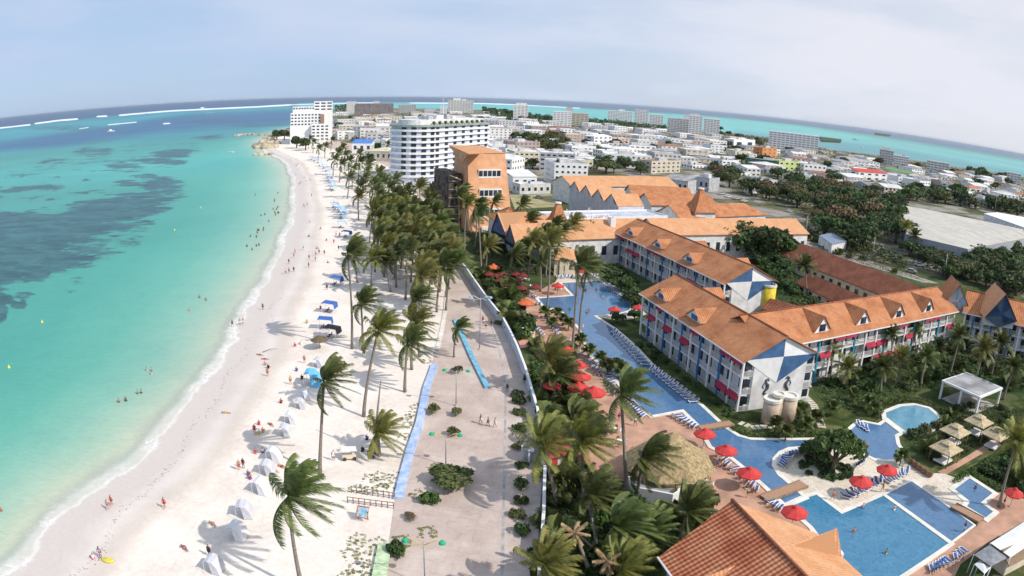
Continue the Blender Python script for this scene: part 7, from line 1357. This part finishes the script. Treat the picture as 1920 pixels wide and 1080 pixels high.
mb = MB(); P = G(492, 662); rnd = random.Random(2); mb.tube([(0, 0, .1), (1.2, .8, .5), (2.6, 2.2, .25)], [.1, .07, .03], 5); mb.tube([(1.2, .8, .5), (1.9, .4, .8)], [.06, .02], 4); o = mb.build('driftwood', WOOD, loc=(0, 0, 0)); o.location = (P.x, P.y, .1); tag(o, 'dead branch lying near the waterline', 'driftwood')
# ================================================================== THE TOWN BEHIND
TV = {'w': WALLR, 'c': WALLC, 'p': WALLP, 'W': WHITE, 'g': GREYP}
def tank(r, w, d, h, rnd):
    if rnd.random() < .6:
        x, y = rnd.uniform(.2, .7) * w, rnd.uniform(.3, .7) * d; mb = MB(); mb.lathe([(.7, h + .05), (.7, h + 1.3), (.1, h + 1.6)], 8, (x, y, 0)); mb.build('water_tank', DARK if rnd.random() < .5 else mat('tank_blue', (.08, .2, .42)), r)
    if rnd.random() < .55: x, y = rnd.uniform(.1, .5) * w, rnd.uniform(.2, .5) * d; mb = MB(); mb.box(x, y, h + .05, x + w * .3, y + d * .3, h + 2.4); mb.build('roof_hut', WALLR, r)
H_ = [ # label, name, left eave, right eave, z, depth, kind, wall, roof, floors, cols
 ('white four-storey block with dark window rows behind the slab hotel', (1040, 307), (1103, 309), 13, 30, 'flat', 'W', ROOFG, 4, 6), ('long white building with a sloped white roof', (1135, 289), (1222, 294), 10, 22, 'flat', 'W', ROOFW, 3, 9),
 ('white shed with a bright white roof by the yellow field', (962, 331), (1007, 331), 7, 16, 'shed', 'W', ROOFW, 1, 3), ('low white hall with a pink awning front', (975, 347), (1033, 346), 5, 9, 'flat', 'w', ROOFW, 1, 5), ('rust and cream building with open floors', (1222, 303), (1276, 302), 9, 14, 'flat', 'c', ROOFR, 3, 6),
 ('orange and green striped block behind the bushy mound', (1063, 272), (1102, 272), 9, 14, 'flat', 'p', ROOFG, 3, 5), ('white villa with many balconies in mid town', (1114, 256), (1148, 256), 11, 14, 'hip', 'W', ROOFW, 3, 4), ('turquoise fronted low building', (1150, 260), (1186, 260), 7, 12, 'flat', 'p', ROOFW, 2, 5),
 ('wide white block with dotted windows left of the apartment tower', (1200, 253), (1250, 256), 9, 16, 'flat', 'W', ROOFW, 3, 7), ('blue roofed hall beside the far palms', (660, 268), (697, 268), 9, 20, 'shed', 'W', mat('roof_blue', (.08, .22, .60), .7, .1, .3), 1, 3), ('cream domed hall right of the blue roof', (684, 282), (735, 284), 8, 24, 'hip', 'c', mat('roof_cream', (.66, .58, .42), .8, .1, .3), 1, 5),
 ('grey white warehouse beside the curved hotel', (705, 236), (740, 236), 14, 26, 'gable', 'W', ROOFW, 0, 0), ('long warehouse with pale roof in front of the curved hotel', (672, 246), (704, 246), 10, 22, 'flat', 'g', ROOFG, 2, 4), ('green yellow block in the right trees', (1461, 302), (1500, 304), 9, 14, 'flat', 'lime', ROOFG, 2, 4), ('dark green long building with white roof', (1397, 296), (1460, 304), 8, 13, 'flat', 'dgreen', ROOFW, 2, 8),
 ('orange house behind the green yellow block', (1430, 278), (1457, 278), 12, 12, 'flat', 'orange', ROOFR, 3, 3), ('white cube house left of the orange house', (1376, 262), (1416, 263), 12, 16, 'flat', 'W', ROOFW, 1, 2), ('white house with red and white roof', (1610, 322), (1664, 326), 8, 14, 'shed', 'W', mat('roof_red', (.55, .08, .06), .8, .1, .3), 2, 4), ('green roofed shed among trees', (1655, 315), (1705, 326), 6, 18, 'gable', 'w', mat('roof_green', (.20, .36, .10), .8, .1, .3), 0, 0),
 ('white twin block with dark balconies', (1508, 308), (1550, 312), 8, 14, 'flat', 'W', ROOFG, 2, 5), ('pale grey roofed low building', (1483, 328), (1535, 338), 5, 14, 'flat', 'w', ROOFG, 1, 4), ('white house below the brown trees', (1420, 352), (1412, 352), 4, 8, 'flat', 'W', ROOFW, 1, 2), ('grey metal shed behind the right cone', (1243, 334), (1290, 340), 8, 14, 'shed', 'g', ROOFG, 1, 5), ('dark shed right of the rust building', (1292, 330), (1330, 336), 8, 12, 'flat', 'g', ROOFG, 1, 4),
 ('white gabled building right of the slab hotel', (915, 296), (960, 299), 12, 22, 'gable', 'W', ROOFW, 3, 4), ('white house with a blue front at the right edge of town', (1765, 342), (1800, 348), 7, 12, 'flat', 'w', ROOFG, 2, 3), ('small hip roofed house with an orange top', (1818, 352), (1840, 354), 5, 8, 'hip', 'w', TILE, 1, 2)]
EXTRA = {'lime': mat('wall_lime', (.52, .60, .22), .8, .1, .4), 'dgreen': mat('wall_dark_green', (.05, .14, .09), .8, .1, .4), 'orange': mat('wall_orange', (.62, .24, .06), .8, .1, .4)}; TV.update(EXTRA)
OCC = []
for lb, pl, pr, z, dep, kd, wl, rf, fl, co in H_:
    if pr[0] < pl[0]: pl, pr = pr, pl
    r, w = house('town_building', lb, 'building', pl, pr, z, dep, kd, 2.2, TV[wl], rf, fl, co, over=.3)
    OCC.append((r.location.x + cos(r.rotation_euler.z) * w / 2, r.location.y + dep / 2, max(w, dep) * .62)); tank(r, w, dep, z, R) if kd == 'flat' else 0
def far_tower(label, xl, xr, yt, yb, dep, m, co, cat='apartment block', extras=(), wm=None, name='far_tower', fh=3.4):
    """a block on the skyline: its foot stands at photo row yb, its roof line at row yt"""
    D = G((xl + xr) / 2, yb).length; P = at_dist((xl + xr) / 2, yt, D); r = thing(name, label, cat, (P.x, P.y, 0)); fl = max(1, int(P.z / fh - .2))
    while fl * co > 100: co -= 1
    far_block(r, 'wall', xl, xr, yt, D, dep, m, fl, co, wm, fh)
    for i, (a, b_, c_) in enumerate(extras): far_block(r, 'roof_block', a, b_, c_, D + 4, dep * .5, WALLR)
    OCC.append((P.x, P.y + dep / 2, (xr - xl) / 1360 * D * .6)); return r
far_tower('white tower with grey bands on the skyline', 963, 991, 197, 226, 22, WHITE, 4, extras=[(968, 988, 193)]); far_tower('white block with a lift tower right of the skyline tower', 1037, 1072, 209, 238, 24, WHITE, 5); far_tower('cream block adjoining the white block with a lift tower', 1064, 1104, 212, 236, 20, WALLC, 5, extras=[(1062, 1074, 201)])
far_tower('stepped white apartment block with dark balconies near the lagoon', 1292, 1318, 217, 256, 20, WHITE, 4, extras=[(1294, 1312, 213)]); far_tower('long balconied wing left of the stepped apartment block', 1252, 1292, 222, 252, 20, WALLR, 7, extras=[(1283, 1306, 215)]); far_tower('twin white apartment blocks at the lagoon', 1320, 1350, 223, 254, 20, WHITE, 5)
far_tower('long grey and white slab hotel near the right lagoon', 1442, 1536, 250, 284, 20, WHITE, 16); far_tower('long grey block on the skyline left of the lagoon towers', 1140, 1186, 208, 232, 26, WHITE, 10, extras=[(1160, 1172, 205)]); far_tower('white ribbed block right of the long grey block', 1190, 1216, 206, 238, 24, WHITE, 5); far_tower('lower white block beside the ribbed skyline block', 1218, 1244, 215, 240, 20, WHITE, 5)
far_tower('dark unfinished concrete block on the skyline', 668, 738, 194, 214, 30, mat('bare_concrete', (.26, .22, .22), .9, .15, .2), 16, extras=[(650, 668, 190), (700, 712, 190)]); far_tower('grey block right of the unfinished one', 747, 780, 196, 212, 26, GREYP, 8); far_tower('pale twin towered block on the skyline above the curved hotel', 840, 888, 188, 212, 26, WALLR, 9, extras=[(850, 864, 184), (866, 874, 186)])
far_tower('white block beside the tall mast', 826, 838, 199, 215, 16, WHITE, 2); far_tower('pinkish rooftop villa near the right shore', 1650, 1676, 281, 312, 16, WALLR, 5, extras=[(1654, 1668, 276)]); far_tower('row of white shoreline houses on the right', 1676, 1704, 292, 314, 14, WHITE, 6); far_tower('white shoreline block further right', 1738, 1780, 303, 326, 14, WALLR, 6); far_tower('pale shoreline building at the far right', 1888, 1915, 324, 348, 14, WALLR, 4)
P = at_dist(831, 200, 1090); r = thing('radio_mast', 'tall thin mast on the skyline above the curved hotel', 'mast', (P.x, P.y, 0)); zz = at_dist(831, 185, 1090).z; mb = MB(); mb.tube([(0, 0, 0), (0, 0, zz)], [.7, .3], 5); mb.build('pole', WHITE, r); mb = MB(); mb.box(-2, -.4, zz - 1, 2, .4, zz - .4); mb.build('antenna_bar', WHITE, r)
A, B, C3, D3 = G(1692, 441, 7.5), G(1815, 466, 7.5), G(1930, 444, 7.5), G(1692, 384, 9)
px_roof('pale_warehouse', 'huge pale flat roof among trees on the right', 'warehouse', [[(1690, 384, 9), (1700, 440, 8), (1815, 467, 8), (1925, 446, 8), (1918, 430, 9)]], tile_mat('pale_sheet_roof', (.56, .535, .47), (.50, .475, .42), (.60, .575, .51), ribs=3.0, rows=14, depth=.1, dark=.12), [(1700, 440, 8), (1815, 467, 8), (1925, 446, 8), (1918, 430, 9), (1690, 384, 9)], mat('warehouse_wall', (.35, .37, .40)))
px_roof('white_warehouse', 'long white roof at the right edge beyond the pale one', 'warehouse', [[(1845, 400, 8), (1925, 428, 8), (1925, 408, 9), (1870, 398, 9)]], WHITE, [(1845, 400, 8), (1925, 428, 8), (1925, 408, 9), (1870, 398, 9)])
px_roof('open_shed', 'blue grey shed roof under the dark trees', 'shed', [[(1536, 441, 4), (1560, 458, 4), (1588, 452, 4), (1560, 436, 4)]], mat('shed_bluegrey', (.22, .27, .36)), [(1536, 441, 3.9), (1560, 458, 3.9), (1588, 452, 3.9), (1560, 436, 3.9)])
mb = MB(); P = PX([(955, 366), (1040, 364), (1050, 388), (965, 392)]); mb.prism([(p.x, p.y) for p in P], .05, .12); tag(mb.build('lawn', mat('dry_grass', (.36, .32, .16), .95, .15, .2)), 'dry yellow field behind the lobby', kind='structure')
OCC += [(-45, 440, 75), (-10, 300, 32), (200, 290, 75), (60, 300, 30), (-310, 810, 50)]
# streets and the many small houses
rd = random.Random(11); SPOTS = []
def town_pts(n, px, kf, seed, dmul=1.0, avoid=True, jit=0):
    rd = random.Random(seed); out = []; poly = [tuple(p) for p in px]; xs = [p[0] for p in poly]; ys = [p[1] for p in poly]
    for _ in range(n * 60):
        x, y = rd.uniform(min(xs), max(xs)), rd.uniform(min(ys), max(ys))
        if not inpoly(np.array([x]), np.array([y]), poly)[0]: continue
        P = G(x, y); s = kf(P.length)
        if avoid and any((P.x - o[0]) ** 2 + (P.y - o[1]) ** 2 < (o[2] + s * .5) ** 2 for o in OCC): continue
        if any((P.x - q[0].x) ** 2 + (P.y - q[0].y) ** 2 < ((s + q[1]) * .52 * dmul) ** 2 for q in SPOTS + out): continue
        out.append((P, s, x, y))
        if len(out) >= n: break
    return out
TP0 = [(640, 207), (900, 212), (1000, 226), (1230, 244), (1340, 258), (1560, 290), (1780, 322), (1920, 345), (1920, 400), (1840, 392), (1660, 372), (1560, 345), (1500, 352), (1400, 345), (1330, 322), (1280, 310), (1040, 325), (930, 315), (900, 330), (740, 300), (690, 270), (640, 262), (600, 250), (627, 225)]
TP = TP0
SPOTS += town_pts(295, TP, lambda D: 12 + D * .0145, 5)
AX = atan2(-41.1, 10.9) + pi / 2
NAMES = {'w': 'pale', 'c': 'cream', 'p': 'reddish', 'W': 'white', 'g': 'grey'}
for i, (P, s, x, y) in enumerate(SPOTS):
    D = P.length; far = D > 620; w = s * rd.uniform(.75, 1.3); dep = s * rd.uniform(.7, 1.1); fl = rd.choice((1, 2, 2, 3, 3, 4)) if D < 900 else rd.choice((1, 2, 2, 3)); wl = rd.choice('wwwWWWWWcgwp' if x < 1300 else 'wwWWcgwpWW'); rf = rd.choice((ROOFG, ROOFW, ROOFW, ROOFG, ROOFR)); kd = rd.choice(('flat', 'flat', 'flat', 'gable', 'hip')); low = x > 1400
    if low: fl = rd.choice((1, 1, 2, 2)); kd = rd.choice(('flat', 'gable', 'hip', 'gable')); w *= .85; rf = rd.choice((ROOFW, ROOFW, ROOFG, ROOFG, ROOFR))
    kd = 'flat' if fl > 2 else kd
    th = AX + rd.choice((0, pi / 2, 0)) * 0 + rd.gauss(0, .14); ux = Vector((cos(th), sin(th), 0)); A = Vector((P.x, P.y, 0)) - ux * w / 2; z = 3.1 * fl + .3; A.z = z; B = A + ux * w; B.z = z
    where = 'near the left shore' if x < 760 else ('behind the resort halls' if x < 1330 and y > 262 else ('in the far middle of town' if x < 1330 else ('among the trees on the right' if y > 300 else 'near the right lagoon')))
    rfn = {id(ROOFG): 'grey', id(ROOFW): 'white', id(ROOFR): 'rusty'}[id(rf)]
    lb = f"{NAMES[wl]} {('one', 'two', 'three', 'four')[fl - 1]}-storey house with a {rfn} {'flat' if kd == 'flat' else ('hipped' if kd == 'hip' else 'gabled')} roof {where}"
    r, _ = house('town_house', lb, 'house', A, B, z, dep, kd, 2.0, TV[wl], rf, fl, max(2, int(w / (3.6 if D < 650 else 5))), over=.3, group='houses of the town', side=D < 650, winm=WIN if D < 450 else (WIND if D < 620 else WINF), par=rd.choice((.3, .6, 1.0)), ww=rd.uniform(.32, .62), wh=rd.uniform(.3, .5))
    if rd.random() < .45: q = rd.uniform(.2, .5); mb = MB(); x0_ = rd.choice((-.1, 1 - q)) * w; mb.box(x0_, -rd.uniform(1.5, 5), 0, x0_ + q * w, -.03, z * rd.choice((.45, .7, .9))); mb.build('annex', rd.choice((WALLR, WHITE2, WALLC)), r)
    if rd.random() < .35 and D < 750: mb = MB(); mb.box(w * .1, -1.3, z * .48, w * .9, -.04, z * .52); mb.build('balcony', WHITE, r)
    if kd == 'flat' and D < 800: tank(r, w, dep, z, rd)
# trees of the town and the dark belt on the right
TS = [q for q in SPOTS]
def trees_in(n, px, sc, kinds, label, group, seed, dmin, far=False, avoid=None, sz=(0.8, 1.3), zs=1.0):
    rd = random.Random(seed); out = []; xs = [p[0] for p in px]; ys = [p[1] for p in px]
    for _ in range(n * 50):
        x, y = rd.uniform(min(xs), max(xs)), rd.uniform(min(ys), max(ys))
        if not inpoly(np.array([x]), np.array([y]), px)[0]: continue
        P = G(x, y)
        if any((P.x - q.x) ** 2 + (P.y - q.y) ** 2 < dmin ** 2 for q in out): continue
        if avoid and any((P.x - q[0].x) ** 2 + (P.y - q[0].y) ** 2 < (q[1] * avoid) ** 2 for q in TS): continue
        out.append(P); kk = rd.choice(kinds); lb = label if label.split()[0] not in ('tree',) else (['dark', 'olive', 'spreading dark'] if far else ['dark', 'olive', 'spreading dark', 'wide olive', 'brown-leaved', 'bright green'])[kk] + ' ' + label; tree(lb, P, sc * rd.uniform(*sz), kk, group + (' %d' % kk if lb != label else ''), far, zs=zs)
        if len(out) >= n: break
trees_in(50, [(1485, 352), (1560, 345), (1660, 372), (1690, 384), (1700, 440), (1690, 460), (1640, 480), (1560, 452), (1510, 440), (1500, 400)], 1.75, (0, 0, 1, 2, 4, 2), 'tree in the belt right of the orange halls', 'trees right of the orange halls', 31, 6.5)
trees_in(20, [(1330, 322), (1420, 350), (1500, 355), (1500, 395), (1430, 375), (1340, 345)], 1.6, (0, 1, 4, 2, 0), 'tree behind the right cone tower', 'trees behind the right cone', 32, 7.5)
trees_in(34, [(1700, 478), (1815, 488), (1925, 468), (1925, 560), (1850, 545), (1770, 525), (1720, 505)], 1.45, (0, 0, 2, 1), 'tree in the belt below the huge pale roof', 'trees below the pale roof', 33, 6, zs=.8)
trees_in(28, [(1660, 350), (1925, 396), (1925, 412), (1850, 396), (1690, 376)], 1.9, (0, 1, 2), 'tree beyond the huge pale roof', 'trees beyond the pale roof', 34, 9, True)
trees_in(26, [(970, 262), (1060, 262), (1062, 282), (1040, 290), (975, 285)], 2.0, (1, 2, 1), 'tree of the bushy mound in mid town', 'trees of the bushy mound', 35, 10, True)
trees_in(66, TP, 1.7, (0, 1, 2, 0), 'tree between the town houses', 'trees between the town houses', 36, 12, True, avoid=.42)
trees_in(10, [(905, 206), (1000, 216), (1035, 222), (1035, 228), (990, 226), (905, 216)], 2.6, (0, 2), 'tree of the dark strip at the far shore', 'trees of the far shore', 37, 40, True)
trees_in(20, [(1350, 244), (1560, 284), (1780, 318), (1920, 338), (1920, 348), (1560, 292), (1350, 256)], 2.2, (0, 1, 2), 'tree along the right lagoon shore', 'trees along the lagoon shore', 39, 16, True)
trees_in(13, [(1100, 300), (1205, 305), (1210, 328), (1110, 326)], 1.4, (0, 1, 0), 'tree in front of the long white building', 'trees before the long white building', 40, 6)
trees_in(12, [(820, 360), (870, 350), (880, 420), (850, 425)], 1.0, (0, 4, 1), 'tree at the foot of the slab hotel', 'trees at the slab hotel', 41, 5)
mass('woodland', 'continuous dark tree canopy right of the orange halls', [(1490, 352), (1560, 350), (1660, 376), (1688, 390), (1698, 440), (1640, 470), (1560, 440), (1515, 436), (1500, 400)], 6500, .5, 6.5, .8, LEAFB, 51)
mass('woodland', 'continuous tree canopy behind the right cone tower', [(1330, 325), (1420, 352), (1500, 358), (1500, 392), (1430, 372), (1340, 342)], 1800, .5, 5.5, .9, LEAFA, 52)
mass('woodland', 'dark shrubs and canopy below the huge pale roof', [(1705, 490), (1815, 498), (1925, 480), (1925, 556), (1850, 542), (1770, 522)], 5000, .3, 4.2, .6, LEAFA, 53)
mass('woodland', 'tree canopy beyond the huge pale roof', [(1655, 352), (1925, 398), (1925, 412), (1850, 394), (1690, 376)], 3000, 1, 7.5, 1.2, LEAFB, 54)
mass('woodland', 'dark wooded strip at the far shore left of the white skyline tower', [(905, 205), (1000, 219), (1036, 224), (1036, 231), (990, 229), (905, 218)], 3500, 2, 13, 4, LEAFA, 55)
mass('woodland', 'dark wood left of the unfinished skyline block', [(627, 202), (670, 197), (670, 207), (630, 213)], 1500, 2, 14, 4.5, LEAFA, 56)
mass('woodland', 'wood between the skyline blocks and the lagoon', [(1104, 226), (1140, 230), (1250, 240), (1250, 245), (1140, 238), (1100, 234)], 1500, 2, 10, 3.5, LEAFA, 57)
mass('woodland', 'street trees and gardens scattered through the white town', TP, 22000, .4, 6.5, 1.5, LEAFA, 60, thr=.56)
mass('woodland', 'low trees and gardens filling the gaps between the right houses', [(1400, 300), (1560, 318), (1780, 345), (1925, 368), (1925, 395), (1780, 370), (1660, 350), (1500, 350), (1400, 330)], 7000, .4, 3.4, .9, LEAFB, 59)
mass('woodland', 'green belt between the apartment blocks and the lagoon shore', [(1350, 250), (1440, 262), (1560, 286), (1780, 318), (1920, 340), (1920, 346), (1700, 312), (1500, 286), (1350, 262)], 3500, 1, 6, 2, LEAFB, 58)
# low island in the lagoon and cars
for lb, px, m_ in [('low dark islet in the right lagoon', [(1640, 249), (1672, 253), (1666, 256), (1640, 253)], LEAFB), ('dark wooded spit beyond the grey slab hotel', [(1536, 258), (1578, 263), (1576, 268), (1540, 266)], LEAFA)]:
    P = PX(px); mb = MB(); mb.prism([(p.x, p.y) for p in P], -.5, 3.5); o = mb.build('islet', m_, loc=(P[0].x, P[0].y, 0)); tag(o, lb, kind='structure')
def car_proto():
    r = thing('parked_car', 'parked car', 'car'); mb = MB()
    prof = [(-2.1, .35), (-2.1, .85), (-1.5, .95), (-1.0, 1.42), (.6, 1.42), (1.2, .98), (2.0, .88), (2.15, .4)]
    mb.grid([[(x, y, z) for x, z in prof] for y in (-.85, -.8, .8, .85)], False, 0, False); mb.face([(x, -.85, z) for x, z in prof]); mb.face([(x, .85, z) for x, z in prof[::-1]]); mb.build('body', mat('car_paint', (.55, .56, .58), .35, .1, .4, rand=.5), r)
    mb = MB(); mb.box(-1.2, -.87, 1.0, .85, .87, 1.34); mb.build('windows', GLASS, r)
    for x in (-1.35, 1.35):
        for y in (-.88, .88): mb = MB(); mb.tube([(x, y - .1, .33), (x, y + .1, .33)], .33, 10); mb.build('wheel', DARK, r)
    return Proto(r)
CAR = car_proto()
for x, y, rz, lb in [(1245, 352, .3, 'pale car behind the orange halls'), (1365, 370, .4, 'white car in the yard behind the orange roof'), (1380, 374, .5, 'second car in the yard behind the orange roof'), (1395, 379, .5, 'third car in the yard behind the orange roof'), (1352, 365, .3, 'fourth car in the yard behind the orange roof'), (1708, 512, -.6, 'white van like car by the shrubs of the strip'), (1010, 372, 0, 'car parked by the pink awning'), (985, 370, .1, 'car left on the dry field'), (1724, 500, -.6, 'blue grey car half under the dark trees'), (1480, 398, .5, 'car between dark trees')]: P = G(x, y); CAR.put((P.x, P.y, .1), rz, 1.1, lb)
# ================================================================== HAZE
mb = MB(); mb.box(-130000, -130000, -3, 130000, 130000, 75); o = mb.build('haze', []); tag(o, 'thin sea haze over the whole bay', kind='stuff')
m = bpy.data.materials.new('haze_air'); m.use_nodes = True; t = m.node_tree; t.nodes.remove(t.nodes['Principled BSDF']); v = node(t, 'ShaderNodeVolumePrincipled'); v.inputs['Density'].default_value = 1.5e-5; v.inputs['Color'].default_value = (.84, .92, 1, 1); v.inputs['Anisotropy'].default_value = .2
t.links.new(v.outputs[0], t.nodes['Material Output'].inputs['Volume']); o.data.materials.append(m)
